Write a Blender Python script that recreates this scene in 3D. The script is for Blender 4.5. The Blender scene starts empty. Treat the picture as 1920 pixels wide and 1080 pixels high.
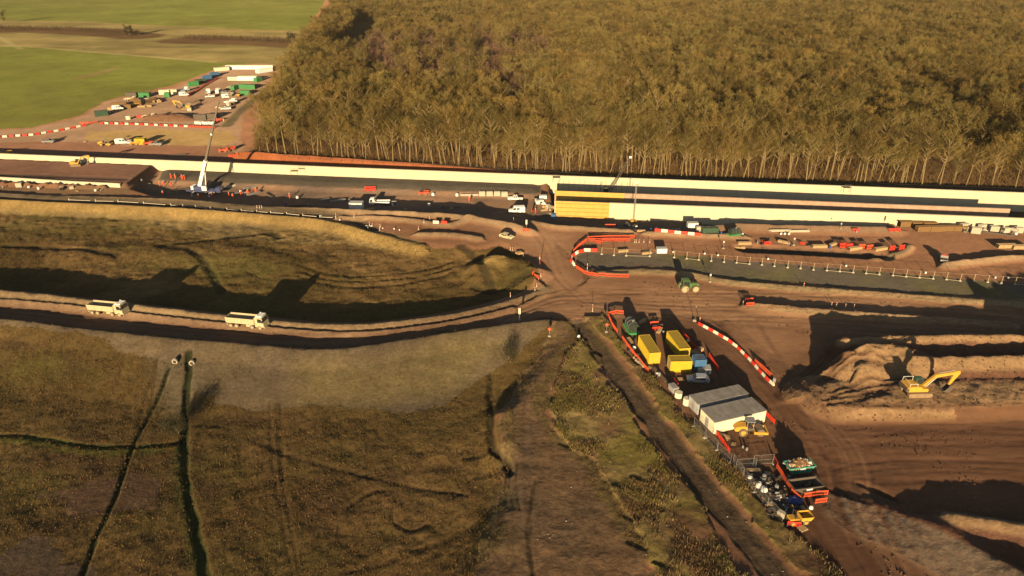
import bpy, bmesh, math, random
import numpy as np
from mathutils import Vector, Matrix

random.seed(7)
rng = np.random.default_rng(11)
scene = bpy.context.scene
COL = scene.collection
PI = math.pi
rad = math.radians

# ------------------------------------------------------------------ camera
CAM_H, FOC = 77.6, 1320.0            # drone height in metres, focal length in photo pixels
PITCH = math.atan(640.0 / FOC)       # looking down 25.9 degrees
cam_d = bpy.data.cameras.new("camera")
cam = bpy.data.objects.new("camera", cam_d)
COL.objects.link(cam)
cam.location = (0, 0, CAM_H)
cam.rotation_euler = (PI / 2 - PITCH, 0, 0)
cam_d.sensor_width = 36.0
cam_d.lens = FOC / 1920.0 * 36.0
cam_d.clip_start = 1.0
cam_d.clip_end = 20000.0
scene.camera = cam

# ------------------------------------------------------------------ light
SUN_EL, SUN_AZ = rad(9.6), rad(6.0)   # low sun behind the camera, shadows run away and a little to the right
sun_dir = Vector((math.sin(SUN_AZ) * math.cos(SUN_EL), math.cos(SUN_AZ) * math.cos(SUN_EL), -math.sin(SUN_EL)))
sun_l = bpy.data.lights.new("sun", 'SUN')
sun_l.energy = 5.0
sun_l.angle = rad(0.5)
sun_l.color = (1.0, 0.75, 0.43)
sun = bpy.data.objects.new("sun", sun_l)
sun.rotation_euler = sun_dir.to_track_quat('-Z', 'Y').to_euler()
sun.location = (0, -50, 200)
COL.objects.link(sun)
world = bpy.data.worlds.new("World")
scene.world = world
world.use_nodes = True
wn = world.node_tree
bg = wn.nodes["Background"]
skyn = wn.nodes.new("ShaderNodeTexSky")
skyn.sky_type = 'NISHITA'
skyn.sun_disc = False
skyn.sun_elevation = SUN_EL
skyn.sun_rotation = PI + SUN_AZ
wn.links.new(skyn.outputs[0], bg.inputs[0])
bg.inputs[1].default_value = 0.05
scene.view_settings.view_transform = 'Standard'
scene.view_settings.look = 'None'
scene.view_settings.exposure = 0.96
scene.view_settings.gamma = 1.0
scene.cycles.max_bounces = 4
scene.cycles.diffuse_bounces = 2
scene.cycles.use_denoising = True

# ------------------------------------------------------------------ survey helper: a point of the photo -> a place on the ground at height z
_cp, _sp = math.cos(PITCH), math.sin(PITCH)
def at(px, py, z=0.0):
    u = (px - 960.0) / FOC
    v = (540.0 - py) / FOC
    dx, dy, dz = u, _cp + v * _sp, -_sp + v * _cp
    t = (z - CAM_H) / dz
    return (dx * t, dy * t)
def line(pts, z=0.0):
    return [at(p[0], p[1], p[2] if len(p) > 2 else z) for p in pts]

# ------------------------------------------------------------------ numpy noise
def _hash(ix, iy, seed):
    h = (ix.astype(np.int64) * 374761393 + iy.astype(np.int64) * 668265263 + seed * 974711) & 0xffffffff
    h = ((h ^ (h >> 13)) * 1274126177) & 0xffffffff
    return ((h ^ (h >> 16)) & 0xffff).astype(np.float32) / 65535.0
def vnoise(x, y, seed=0):
    ix = np.floor(x); iy = np.floor(y)
    fx = (x - ix).astype(np.float32); fy = (y - iy).astype(np.float32)
    fx = fx * fx * (3 - 2 * fx); fy = fy * fy * (3 - 2 * fy)
    a = _hash(ix, iy, seed); b = _hash(ix + 1, iy, seed)
    c = _hash(ix, iy + 1, seed); d = _hash(ix + 1, iy + 1, seed)
    return (a + (b - a) * fx) * (1 - fy) + (c + (d - c) * fx) * fy - 0.5
def fbm(x, y, scale, octaves=3, seed=0):
    r = 0; amp = 1.0; f = 1.0 / scale
    for k in range(octaves):
        r = r + amp * vnoise(x * f + 17.3 * k, y * f - 9.1 * k, seed + k)
        amp *= 0.5; f *= 2.03
    return r
def smooth(a, b, x):
    t = np.clip((x - a) / (b - a), 0, 1)
    return t * t * (3 - 2 * t)

# ------------------------------------------------------------------ terrain grid (finer near, coarser far)
ys = [52.0]
while ys[-1] < 1750:
    ys.append(ys[-1] + 0.26 + 0.0031 * max(0, ys[-1] - 60))
ys = np.array(ys)
NU = 900
us = np.linspace(-1, 1, NU)
def halfw(y): return 0.80 * y + 48.0
GY = np.repeat(ys[:, None], NU, 1)
GX = us[None, :] * halfw(GY)
X = GX.ravel().astype(np.float64); Y = GY.ravel().astype(np.float64)
NV = len(X)

def near(pts, m):
    xs = [p[0] for p in pts]; yy = [p[1] for p in pts]
    return np.nonzero((X > min(xs) - m) & (X < max(xs) + m) & (Y > min(yy) - m) & (Y < max(yy) + m))[0]
def pl_dist(x, y, pts):
    """signed distance to an open polyline (positive on its left), and length along it"""
    best = np.full(len(x), 1e18); sg = np.ones(len(x)); al = np.zeros(len(x)); L = 0.0
    for (ax, ay), (bx, by) in zip(pts[:-1], pts[1:]):
        dx, dy = bx - ax, by - ay; l2 = dx * dx + dy * dy; l = math.sqrt(l2)
        t = np.clip(((x - ax) * dx + (y - ay) * dy) / l2, 0, 1)
        qx = x - (ax + t * dx); qy = y - (ay + t * dy)
        d2 = qx * qx + qy * qy
        m = d2 < best
        best = np.where(m, d2, best)
        sg = np.where(m, np.sign(dx * qy - dy * qx), sg)
        al = np.where(m, L + t * l, al)
        L += l
    return np.sqrt(best), sg, al, L
def inside(x, y, poly):
    c = np.zeros(len(x), bool)
    n = len(poly)
    for i in range(n):
        ax, ay = poly[i]; bx, by = poly[(i + 1) % n]
        if ay == by: continue
        m = ((ay > y) != (by > y)) & (x < (bx - ax) * (y - ay) / (by - ay) + ax)
        c ^= m
    return c
def catmull(pts, n=6):
    out = []
    P = [pts[0]] + list(pts) + [pts[-1]]
    for i in range(1, len(P) - 2):
        for k in range(n):
            t = k / n
            out.append(tuple(0.5 * (2 * P[i][j] + (P[i + 1][j] - P[i - 1][j]) * t + (2 * P[i - 1][j] - 5 * P[i][j] + 4 * P[i + 1][j] - P[i + 2][j]) * t * t
                       + (-P[i - 1][j] + 3 * P[i][j] - 3 * P[i + 1][j] + P[i + 2][j]) * t ** 3) for j in (0, 1)))
    out.append(tuple(pts[-1][:2]))
    return out

Z = np.zeros(NV)
W1 = fbm(X, Y, 9.0, 3, 3)          # shared wander noises
W2 = fbm(X, Y, 2.6, 2, 21)
W3 = fbm(X, Y, 40.0, 3, 51)
WX = X + W1 * 1.6 + W2 * 0.8; WY = Y + vnoise(X / 7.0, Y / 7.0, 77) * 2.0 + W2 * 0.8

def region(pts, z=0.0, warp=1.0):
    pts = line(pts, z) if z is not None else pts
    i = near(pts, 6)
    wx = X[i] + (WX[i] - X[i]) * warp; wy = Y[i] + (WY[i] - Y[i]) * warp
    return i[inside(wx, wy, pts)]
def soft_region(pts, z, w):
    """0..1 mask with an edge of width w metres around a closed outline"""
    pts = line(pts, z); i = near(pts, w + 2)
    d, _, _, _ = pl_dist(X[i], Y[i], pts + [pts[0]])
    ins = inside(X[i], Y[i], pts)
    return i, smooth(-w / 2, w / 2, np.where(ins, d, -d))
def berm(pts, h, wf, wb, top=0.4, z=0.0, rough=0.25, h_end=None, mode='add'):
    """earth bank: crest through the points (left to right), wf wide towards the camera, wb wide behind"""
    pts = catmull(line(pts, z)) if z is not None else pts
    i = near(pts, max(wf, wb) + top + 2)
    d, s, al, L = pl_dist(X[i], Y[i], pts)
    d = np.maximum(d - top / 2 + (W1[i] * 0.9 + W2[i] * 0.5) * rough, 0)
    w = np.where(s > 0, wb, wf)
    p = 1 - smooth(0, 1, d / w) * 0.35 - np.clip(d / w, 0, 1) * 0.65
    hh = h if h_end is None else h + (h_end - h) * al / L
    v = hh * p * (1 + rough * (W1[i] + W2[i]))
    if mode == 'add': Z[i] += v
    else: Z[i] = np.maximum(Z[i], np.where(p > 0.01, v, -99))
    return i, p, s
def ditch(pts, h, w, z=0.0, flat=0.3):
    pts = catmull(line(pts, z)); i = near(pts, w + 2)
    d, s, al, L = pl_dist(X[i] + W2[i] * 0.4, Y[i], pts)
    p = 1 - smooth(flat * w, w, d)
    Z[i] -= h * p
    return i, p, s
# ------------------------------------------------------------------ terrain relief and ground colours
SOIL = (0.20, 0.105, 0.062); TAN = (0.27, 0.16, 0.09); ROAD = (0.135, 0.078, 0.05); MEADOW = (0.088, 0.06, 0.024)
GREYS = (0.108, 0.082, 0.056); OCHRE = (0.235, 0.16, 0.062); STRIP = (0.098, 0.083, 0.066); FIELD = (0.094, 0.104, 0.023)
LITTER = (0.10, 0.062, 0.03); REDB = (0.27, 0.09, 0.038); DARKV = (0.028, 0.03, 0.014); JUNC = (0.29, 0.165, 0.098)
CC = np.tile(np.array(SOIL), (NV, 1)); ZONE = np.zeros(NV, np.int8)
VEG = np.zeros(NV)                      # how much dry grass grows
def paint(i, col, w=1.0, zone=None, veg=None):
    w = np.broadcast_to(w, (len(i),))[:, None]
    CC[i] = CC[i] * (1 - w) + np.array(col) * w
    m = i[w[:, 0] > 0.5]
    if zone is not None: ZONE[m] = zone
    if veg is not None: VEG[m] = veg
def stroke(pts, width, col, z=0.0, w=1.0, depth=0.0, fade=0.5, zone=None, veg=None, wob=0.5):
    pts = catmull(line(pts, z)); i = near(pts, width + 2)
    d, s, al, L = pl_dist(X[i], Y[i], pts)
    k = 1 - smooth(width / 2 * (1 - fade), width / 2 * (1 + fade), d + (W2[i] + W1[i] * 0.6) * wob)
    paint(i, col, k * w, zone, veg)
    if depth: Z[i] -= depth * k
    return i, k

# --- far fields and the wood
far = np.nonzero(Y > 210)[0]
field_i = region([(-900, -60), (640, -60), (600, 20), (560, 70), (520, 118), (425, 122), (330, 158), (250, 176), (200, 188), (150, 216), (60, 240), (-900, 262)], 0)
paint(field_i, FIELD, 1, 4)
k = np.clip(0.5 + 1.6 * fbm(X[field_i], Y[field_i], 120, 3, 5), 0, 1)
paint(field_i, (0.09, 0.086, 0.022), k * 0.6)
i = region([(-900, 30), (0, 38), (150, 40), (300, 48), (480, 55), (575, 58), (540, 122), (430, 118), (340, 112), (200, 100), (60, 88), (-900, 66)], 0, 3)
paint(i, (0.16, 0.125, 0.055), 0.85); paint(i, (0.10, 0.085, 0.035), np.clip(0.4 + 1.8 * fbm(X[i], Y[i] * 3, 60, 3, 9), 0, 1))
for pts in ([(-300, 55), (0, 56), (110, 58), (205, 63), (262, 68)], [(345, 76), (430, 78), (500, 80), (560, 84)]): stroke(pts, 46, (0.06, 0.036, 0.019), 0, 0.95, 0, 0.2)
stroke([(-300, 95), (0, 86), (200, 100), (400, 116)], 6, (0.20, 0.17, 0.08), w=0.6)
stroke([(-20, 60), (20, 82), (40, 92)], 5, (0.17, 0.15, 0.07), w=0.8)
stroke([(150, 146), (185, 137), (215, 128)], 7, (0.15, 0.095, 0.05), w=0.6)
wood_outline = [(478, 299), (640, 306), (1000, 326), (1300, 338), (1920, 356), (3000, 400), (3200, -80), (660, -80), (640, 0), (612, 50), (580, 95), (545, 140), (510, 200), (480, 250)]
wood_i = region(wood_outline, 0)
paint(wood_i, LITTER, 1, 5)
# --- compound far left, yard behind the wall
i = region([(-900, 262), (60, 242), (150, 220), (200, 190), (250, 180), (340, 162), (425, 124), (520, 122), (500, 160), (455, 215), (450, 262), (470, 300), (200, 300), (-900, 296)], 0)
paint(i, (0.215, 0.14, 0.095), 1, 0)
i = region([(165, 246), (300, 242), (430, 246), (445, 262), (420, 276), (200, 268), (160, 262)], 0); paint(i, (0.24, 0.165, 0.07), 0.9)
i = region([(-900, 274), (0, 268), (100, 264), (250, 272), (430, 274), (460, 300), (-900, 294)], 0); paint(i, (0.175, 0.085, 0.055), 0.8)
stroke([(505, 165), (455, 205), (425, 236)], 5, (0.05, 0.05, 0.025), w=0.8)

# --- haul roads and the junction
i = region([(-600, 565), (0, 566), (230, 588), (430, 601), (600, 613), (700, 611), (850, 592), (960, 567), (1005, 541), (1010, 515), (985, 480), (960, 460), (900, 430), (890, 410), (1000, 420), (1085, 440), (1075, 480),
            (1085, 510), (1130, 522), (1400, 540), (1700, 560), (1920, 576), (2600, 640), (2600, 1400), (1650, 1400), (1530, 1080), (1430, 940), (1340, 830), (1265, 745), (1190, 680), (1150, 590), (1030, 597), (960, 605), (850, 622), (700, 646), (600, 656), (450, 646), (300, 633), (150, 616), (0, 598), (-600, 590)], 0, 0.6)
paint(i, (0.17, 0.092, 0.053), 1, 2)
i, m = soft_region([(-600, 565), (0, 566), (230, 588), (430, 601), (600, 613), (700, 611), (850, 592), (920, 575), (960, 605), (850, 622), (700, 646), (600, 656), (450, 646), (300, 633), (150, 616), (0, 598), (-600, 590)], 0, 4)
paint(i, ROAD, m)
i, m = soft_region([(920, 590), (1015, 535), (1010, 490), (960, 450), (900, 425), (1000, 425), (1070, 440), (1060, 490), (1090, 520), (1300, 545), (1700, 575), (1700, 600), (1400, 590), (1500, 650), (1440, 700), (1310, 605), (1200, 585), (1000, 595)], 0, 14)
paint(i, JUNC, m * 0.9)
i, m = soft_region([(1520, 770), (2600, 770), (2600, 1300), (1560, 1300), (1480, 1000), (1460, 850)], 0, 20)
paint(i, (0.132, 0.069, 0.041), m * 0.9)

# --- south meadow, road embankment
crest_s = [(-500, 576), (-200, 583), (0, 601), (150, 619), (300, 636), (450, 649), (600, 660), (700, 650), (850, 626), (960, 609), (1030, 601)]
meadow_s = [(-700, 580), (0, 604), (150, 621), (300, 638), (450, 651), (600, 662), (700, 652), (850, 628), (960, 610), (1032, 602), (1030, 640), (985, 700), (955, 745), (928, 765), (922, 830), (945, 860), (940, 930), (905, 1000), (880, 1080), (860, 1400), (-700, 1400)]
i, m = soft_region(meadow_s, 0, 7)
d, s, al, L = pl_dist(X[i], Y[i], catmull(line(crest_s)))
Z[i] -= 2.8 * smooth(0, 22, d) * m
i = region(meadow_s, -0.4, 0.5)
paint(i, MEADOW, 1, 1, 1.0)
i = region([(-700, 1400), (-700, 640), (0, 640), (400, 770), (930, 780), (950, 930), (860, 1400)], -2.6, 2)
paint(i, (0.138, 0.086, 0.036), np.clip(0.35 + 2.2 * fbm(X[i], Y[i], 14, 4, 61), 0, 1) * 0.9)
paint(i, (0.078, 0.064, 0.021), np.clip(1.6 * fbm(X[i], Y[i], 18, 3, 71), 0, 1))
paint(i, (0.06, 0.036, 0.022), np.clip(-0.1 + 2.2 * fbm(X[i], Y[i], 10, 3, 81), 0, 1) * 0.7)
slope_i = region([(-700, 590), (0, 606), (150, 624), (350, 644), (600, 662), (850, 630), (1030, 604), (1036, 618), (965, 668), (905, 705), (835, 742), (705, 766), (540, 757), (420, 746), (372, 722), (345, 695), (250, 668), (140, 640), (0, 622), (-700, 612)], -1.0, 1.6)
paint(slope_i, GREYS, 1, 1, 0.12)
k = np.clip(0.3 + 1.8 * fbm(X[slope_i], Y[slope_i], 12, 3, 91), 0, 1)
paint(slope_i, (0.115, 0.088, 0.048), k * 0.5)
i, m = soft_region([(560, 700), (720, 690), (860, 650), (930, 660), (840, 735), (700, 758), (560, 750)], -2.0, 10); paint(i, (0.17, 0.135, 0.04), m * 0.35)
i = region([(90, 930), (200, 880), (300, 900), (290, 960), (140, 985)], -2.8, 3); paint(i, (0.10, 0.062, 0.042), 0.7, None, 0.2)
i = region([(-100, 1030), (60, 1020), (150, 1060), (160, 1200), (-100, 1200)], -2.8, 3); paint(i, (0.075, 0.055, 0.042), 0.8, None, 0.1)
i, m = soft_region([(290, 690), (350, 690), (380, 740), (330, 790), (300, 760)], -2.5, 6); paint(i, (0.12, 0.1, 0.07), m * 0.7, None, 0.3)
# meadow relief
i = np.nonzero((ZONE == 1))[0]
Z[i] += (fbm(X[i], Y[i], 3.2, 3, 101) * 0.24 + vnoise(X[i] / 0.8, Y[i] / 0.8, 131) * 0.10) * (0.25 + 0.75 * np.clip(VEG[i], 0, 1)) + fbm(X[i], Y[i], 25, 2, 141) * 0.3
berm([(q[0], q[1], 0.8) for q in crest_s], 1.15, 5.0, 1.5, 0.8, 0.6, 0.18)
# drains in the meadow
for pts, dep, w in (([(360, 684), (356, 720), (349, 770), (345, 830), (348, 890), (362, 970), (385, 1080), (410, 1200)], 0.45, 1.0),
                    ([(-60, 816), (30, 817), (90, 824), (140, 834), (190, 838), (260, 836), (340, 830)], 0.35, 0.8),
                    ([(322, 704), (300, 745), (262, 810), (245, 850), (222, 920), (190, 990), (152, 1080), (120, 1180)], 0.35, 0.55)):
    i, p, s = ditch(pts, dep, w, -2.8)
    paint(i, DARKV, smooth(0.05, 0.5, p), None, 0.0)
stroke([(-60, 826), (60, 826), (140, 842), (200, 846), (300, 842)], 2.6, (0.085, 0.095, 0.02), -2.8, 0.7)
stroke([(338, 840), (338, 890), (352, 970), (374, 1080)], 2.2, (0.06, 0.07, 0.018), -2.8, 0.6)
for dx in (0, 13):                       # wheel ruts
    for pts in ([(372 + dx, 800), (430 + dx, 806), (520 + dx, 850), (640 + dx, 885), (780 + dx, 915), (880, 930)], [(505 + dx, 760), (510 + dx, 860), (525 + dx, 950), (548 + dx, 1080)],
                [(640 + dx, 1075), (760, 1040 + dx / 2), (880 + dx, 990), (930 + dx, 950)], [(300, 690), (270 + dx, 760), (245 + dx, 850)]):
        stroke(pts, 0.6, (0.055, 0.036, 0.018), -2.8, 0.6, 0.06, 0.5, None, 0.0, 0.25)
for pts in ([(740, 940), (735, 975), (770, 995), (800, 985)], [(655, 950), (690, 925), (720, 920)], [(530, 900), (525, 760)], [(870, 860), (920, 855), (948, 868)]):
    stroke(pts, 0.8, (0.05, 0.034, 0.016), -2.8, 0.6, 0.12, 0.5, None, 0.0, 0.3)
# --- dirt tracks and rough verges in the middle foreground
i = region([(1036, 602), (1085, 612), (1078, 640), (1045, 680), (1022, 730), (1018, 790), (1040, 830), (1105, 862), (1140, 930), (1200, 1010), (1240, 1080), (1290, 1400), (860, 1400), (880, 1080), (905, 1000), (942, 930), (947, 858), (935, 800), (960, 742), (990, 698), (1028, 645)], 0, 2.2)
paint(i, (0.142, 0.088, 0.05), 1, 3)
paint(i, (0.085, 0.058, 0.038), np.clip(0.3 + 2 * fbm(X[i], Y[i], 9, 3, 151), 0, 1) * 0.8)
paint(i, (0.10, 0.074, 0.036), np.clip(-0.1 + 1.8 * fbm(X[i], Y[i], 7, 3, 152), 0, 1) * 0.5)
Z[i] += fbm(X[i], Y[i], 2.5, 3, 155) * 0.14
tp = line([(1036, 602), (1085, 612), (1078, 640), (1045, 680), (1022, 730), (1018, 790), (1040, 830), (1105, 862), (1140, 930), (1200, 1010), (1240, 1080), (1290, 1400), (860, 1400), (880, 1080), (905, 1000), (942, 930), (947, 858), (935, 800), (960, 742), (990, 698), (1028, 645)])
d_, _, _, _ = pl_dist(X[i], Y[i], tp + [tp[0]])
k = smooth(-0.15, 0.25, fbm(X[i], Y[i], 5, 3, 153) + 0.5 - d_ / 4.0)
paint(i, (0.13, 0.094, 0.04), k * 0.75); VEG[i] = np.where(k > 0.45, 0.8, 0.0)
verge1 = [(1083, 630), (1125, 690), (1178, 772), (1245, 870), (1325, 980), (1395, 1080), (1500, 1400), (1290, 1400), (1240, 1080), (1200, 1010), (1140, 930), (1108, 868), (1044, 826), (1024, 760), (1044, 700), (1068, 650)]
verge2 = [(1095, 598), (1135, 588), (1152, 630), (1185, 680), (1235, 722), (1262, 752), (1288, 790), (1338, 832), (1388, 884), (1428, 945), (1488, 1005), (1528, 1042), (1570, 1080), (1720, 1400), (1640, 1400), (1512, 1080), (1422, 980), (1322, 862), (1242, 772), (1172, 682), (1112, 622)]
for vg in (verge1, verge2):
    i = region(vg, 0, 1.3)
    paint(i, (0.20, 0.145, 0.06), 1, 1, 1.5)
    paint(i, (0.155, 0.125, 0.035), np.clip(0.4 + 2.4 * fbm(X[i], Y[i], 8, 3, 161), 0, 1))
    paint(i, (0.16, 0.092, 0.05), np.clip(2.4 * fbm(X[i], Y[i], 6, 3, 171), 0, 1))
    Z[i] += 0.35 + fbm(X[i], Y[i], 3.4, 3, 181) * 0.22 + vnoise(X[i] / 0.8, Y[i] / 0.8, 131) * 0.08
lane = [(1088, 606), (1112, 640), (1150, 690), (1215, 775), (1290, 870), (1378, 980), (1462, 1080), (1590, 1250)]
i, kk = stroke(lane, 4.4, (0.088, 0.062, 0.042), 0, 1, 0.25, 0.12, 3, 0.0, 0.5)
stroke([(a + 12, b) for a, b in lane], 0.7, (0.065, 0.045, 0.03), 0, 0.6, 0.06)
stroke([(a - 14, b) for a, b in lane], 0.7, (0.065, 0.045, 0.03), 0, 0.6, 0.06)
stroke([(918, 690), (920, 760), (923, 830), (948, 862), (958, 890)], 1.2, (0.03, 0.024, 0.014), -0.8, 0.85, 0.5, 0.5)
stroke([(1003, 900), (992, 970), (994, 1040), (1005, 1100)], 0.7, (0.035, 0.025, 0.015), 0, 0.9, 0.25, 0.5, None, 0, 0.2)
for dx in (0, 9, 20): stroke([(950 + dx, 865), (947 + dx, 910), (955 + dx, 955)], 0.4, (0.04, 0.03, 0.018), 0, 0.8, 0.12, 0.5, None, 0, 0.15)
i, m = soft_region([(925, 915), (970, 915), (965, 955), (930, 955)], 0, 3); paint(i, (0.03, 0.032, 0.02), m * 0.8)
for px, py in ((1225, 950), (1180, 965), (1200, 900), (1150, 905), (1195, 1020), (1240, 1060), (1065, 835), (1090, 845)):
    stroke([(px - 14, py - 5), (px, py), (px + 14, py + 7)], 0.9, (0.045, 0.034, 0.02), 0, 0.7, 0.15)

# spilling edges of the weedy verges
for vg in (verge1, verge2):
    w_ = line(vg); i = near(w_, 4); d_, _, _, _ = pl_dist(X[i], Y[i], w_ + [w_[0]]); k = smooth(0.0, 0.3, fbm(X[i], Y[i], 4, 3, 154) + 0.5 - d_ / 2.6) * (ZONE[i] == 3)
    paint(i, (0.125, 0.09, 0.04), k * 0.8)

# --- north meadow (oval island between haul road and cutting)
island = [(-700, 372), (0, 384), (150, 391), (300, 397), (500, 408), (620, 420), (700, 441), (790, 462), (850, 469), (895, 471), (935, 463), (965, 472), (1003, 512), (1012, 522), (1000, 540), (940, 558), (850, 581), (700, 603), (600, 604), (450, 592), (250, 571), (0, 551), (-700, 530)]
i, m = soft_region(island, 0, 8)
Z[i] -= 1.6 * m
i = region(island, -0.6, 0.8)
paint(i, MEADOW, 1, 1, 0.9)
paint(i, (0.17, 0.108, 0.046), np.clip(0.3 + 2.0 * fbm(X[i], Y[i] * 1.6, 16, 4, 191), 0, 1) * 0.9)
paint(i, (0.085, 0.074, 0.024), np.clip(1.5 * fbm(X[i], Y[i] * 1.6, 22, 3, 201), 0, 1))
Z[i] += fbm(X[i], Y[i], 3.2, 3, 211) * 0.35 + vnoise(X[i] / 0.9, Y[i] / 0.9, 231) * 0.14 + fbm(X[i], Y[i], 28, 2, 241) * 0.35
i = region([(-700, 352), (0, 374), (150, 383), (300, 388), (500, 402), (630, 417), (720, 436), (795, 459), (740, 466), (640, 452), (560, 452), (470, 440), (380, 440), (250, 405), (0, 396), (-700, 385)], -0.4, 1)
paint(i, (0.21, 0.15, 0.065), 0.8, None, 0.4); paint(i, (0.15, 0.11, 0.055), np.clip(0.2 + 2 * fbm(X[i], Y[i], 14, 3, 251), 0, 1))
for pts in ([(300, 462), (350, 456), (420, 446), (500, 437), (525, 445)], [(300, 466), (340, 468), (370, 480), (395, 508), (415, 545)], [(0, 462), (110, 466), (220, 480)], [(865, 470), (895, 490), (915, 530), (925, 545)], [(890, 540), (930, 548), (990, 528)]):
    stroke(pts, 2.6, (0.035, 0.029, 0.016), -1.6, 0.8, 0.35, 0.5, None, 0.1)
for y0 in (500, 510, 520): stroke([(560, y0), (640, y0 + 18), (730, y0 + 14), (800, y0 + 4), (850, y0 - 10)], 1.0, (0.045, 0.036, 0.016), -1.6, 0.7, 0.2)
i, m = soft_region([(350, 510), (470, 480), (560, 500), (480, 530), (400, 530)], -1.6, 12); paint(i, (0.075, 0.085, 0.022), m * 0.4)
# mound at the east tip of the island
berm([(905, 500), (935, 486), (965, 495), (990, 512)], 2.4, 9, 6, 2, 0.5, 0.3)
i, m = soft_region([(898, 480), (935, 468), (960, 480), (948, 498), (915, 498)], 1.0, 3); paint(i, (0.24, 0.165, 0.06), m * 0.9, None, 0.1)
# bund along the haul road: steep far side throws the long shadow over the meadow
bund = [(-500, 535), (0, 549), (230, 572), (430, 593), (600, 607), (700, 606), (850, 586), (960, 560), (1006, 538)]
i, p, s = berm([(q[0], q[1]) for q in bund], 2.9, 4.2, 5.0, 1.2, 0.8, 0.12, 0.35)
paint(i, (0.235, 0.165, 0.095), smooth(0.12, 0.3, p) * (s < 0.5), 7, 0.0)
stroke([(q[0], q[1] + 11) for q in bund], 0.7, (0.07, 0.05, 0.032), 0.8, 0.8, 0.35, 0.4, None, 0, 0.1)
berm([(q[0], q[1] + 20) for q in bund[:-1]], 0.5, 1.6, 1.2, 0.3, 0.1, 0.1)
i, kk = stroke([(q[0], q[1] + 20) for q in bund[:-1]], 2.0, (0.235, 0.155, 0.095), 0.3, 0.9, 0, 0.3, 7, 0, 0.2)
berm([(150, 478), (280, 470), (420, 478), (560, 500)], 0.6, 8, 8, 4, -1.6)

# --- the cutting: lowered floor on the left, three long walls
FAR = [(-420, 305), (-206, 277.1), (-72.5, 258.6), (15.4, 247.0), (100.8, 236.4), (173.2, 227.0), (420, 193)]
NEAR_Z, MID_Z = 3.4, 3.25
NEAR = [at(px, py, NEAR_Z) for px, py in ((1040, 377), (1300, 387), (1600, 397), (1920, 410), (2500, 433))]
MID = [at(px, py, MID_Z) for px, py in ((1040, 358), (1300, 368), (1600, 381), (1895, 392))]
NLEFT = [(-420, 283), (-187.5, 250.0), (-161.4, 245.3), (-140, 242.2)]
floor_poly = [at(255, 352), at(300, 366), at(500, 382), at(700, 391), at(850, 398), at(950, 408), at(1000, 400), (10, 236), (10, 249), (-72, 260), (-138, 269.5), (-137, 252)]
def soft_world(poly, w):
    i = near(poly, w + 2); d, _, _, _ = pl_dist(X[i], Y[i], poly + [poly[0]])
    ins = inside(X[i], Y[i], poly)
    return i, smooth(-w / 2, w / 2, np.where(ins, d, -d))
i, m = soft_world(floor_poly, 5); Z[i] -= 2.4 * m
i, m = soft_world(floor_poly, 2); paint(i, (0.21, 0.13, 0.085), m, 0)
paint(i, (0.10, 0.08, 0.07), m * np.clip(0.2 + 2 * fbm(X[i], Y[i] * 2, 18, 3, 261), 0, 1) * 0.7)
base = [(-138, 271), (-72.5, 262), (11, 251), (10, 239), (-72, 248), (-133, 256.5)]
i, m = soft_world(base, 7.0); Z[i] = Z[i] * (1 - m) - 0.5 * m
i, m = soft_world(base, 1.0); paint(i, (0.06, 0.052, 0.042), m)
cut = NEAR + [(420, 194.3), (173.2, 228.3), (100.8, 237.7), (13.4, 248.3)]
i, m = soft_world(cut, 0.5); Z[i] = Z[i] * (1 - m) - 3.6 * m; paint(i, (0.045, 0.04, 0.034), m, 0)  # near-black floor colour deepens the shade between the walls
left_fill = [(-420, 305), (-206, 277.1), (-140, 268), (-138, 243), (-161.4, 245.6), (-187.5, 250.4), (-420, 283.2)]
i, m = soft_world(left_fill, 1.0); Z[i] += 1.1 * m; paint(i, (0.135, 0.075, 0.055), m, 0)
stroke([(-300, 327), (0, 327), (120, 331), (235, 336)], 3.0, (0.05, 0.038, 0.034), 1.1, 0.8, 0.3)
# trench in front of the near wall, low ground under the formwork
def off(p, q): return (p[0] + 0.1 * q, p[1] - q)
nl = [(NEAR[0][0] - 6, NEAR[0][1] + 7.0), (NEAR[0][0], NEAR[0][1] + 7), (NEAR[1][0] + 8, NEAR[1][1] + 5), at(1345, 421), at(1180, 421), at(1040, 417), (NEAR[0][0] - 9, NEAR[0][1] - 6)]
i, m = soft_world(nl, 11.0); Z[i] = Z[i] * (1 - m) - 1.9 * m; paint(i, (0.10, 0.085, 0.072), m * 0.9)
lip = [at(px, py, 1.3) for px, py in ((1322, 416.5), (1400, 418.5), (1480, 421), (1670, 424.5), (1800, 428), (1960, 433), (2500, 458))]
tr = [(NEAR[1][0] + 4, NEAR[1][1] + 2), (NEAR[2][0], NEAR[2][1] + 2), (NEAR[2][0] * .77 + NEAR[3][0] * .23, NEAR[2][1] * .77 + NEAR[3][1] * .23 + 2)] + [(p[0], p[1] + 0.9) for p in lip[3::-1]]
i, m = soft_world(tr, 0.9); Z[i] = Z[i] * (1 - m) - 3.6 * m; paint(i, (0.05, 0.042, 0.034), m)  # trench floor painted dark to blacken its shaded band
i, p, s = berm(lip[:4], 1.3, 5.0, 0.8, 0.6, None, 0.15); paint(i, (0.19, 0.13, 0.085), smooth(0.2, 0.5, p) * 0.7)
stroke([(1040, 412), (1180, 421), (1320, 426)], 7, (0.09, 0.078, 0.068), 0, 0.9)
# bank above the far wall (red earth) and behind it the wood
i, p, s = berm([at(455, 298), at(640, 307), at(850, 319), at(1010, 330), at(1040, 333)], 3.2, 4.2, 5.0, 0.6, None, 0.08, 0.9)
paint(i, REDB, smooth(0.05, 0.25, p), 7)
stroke([(1040, 334), (1300, 338), (1920, 357), (2300, 372)], 9, (0.045, 0.04, 0.028), 0, 0.9)  # dark strip painted where the far wall's shadow falls
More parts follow.
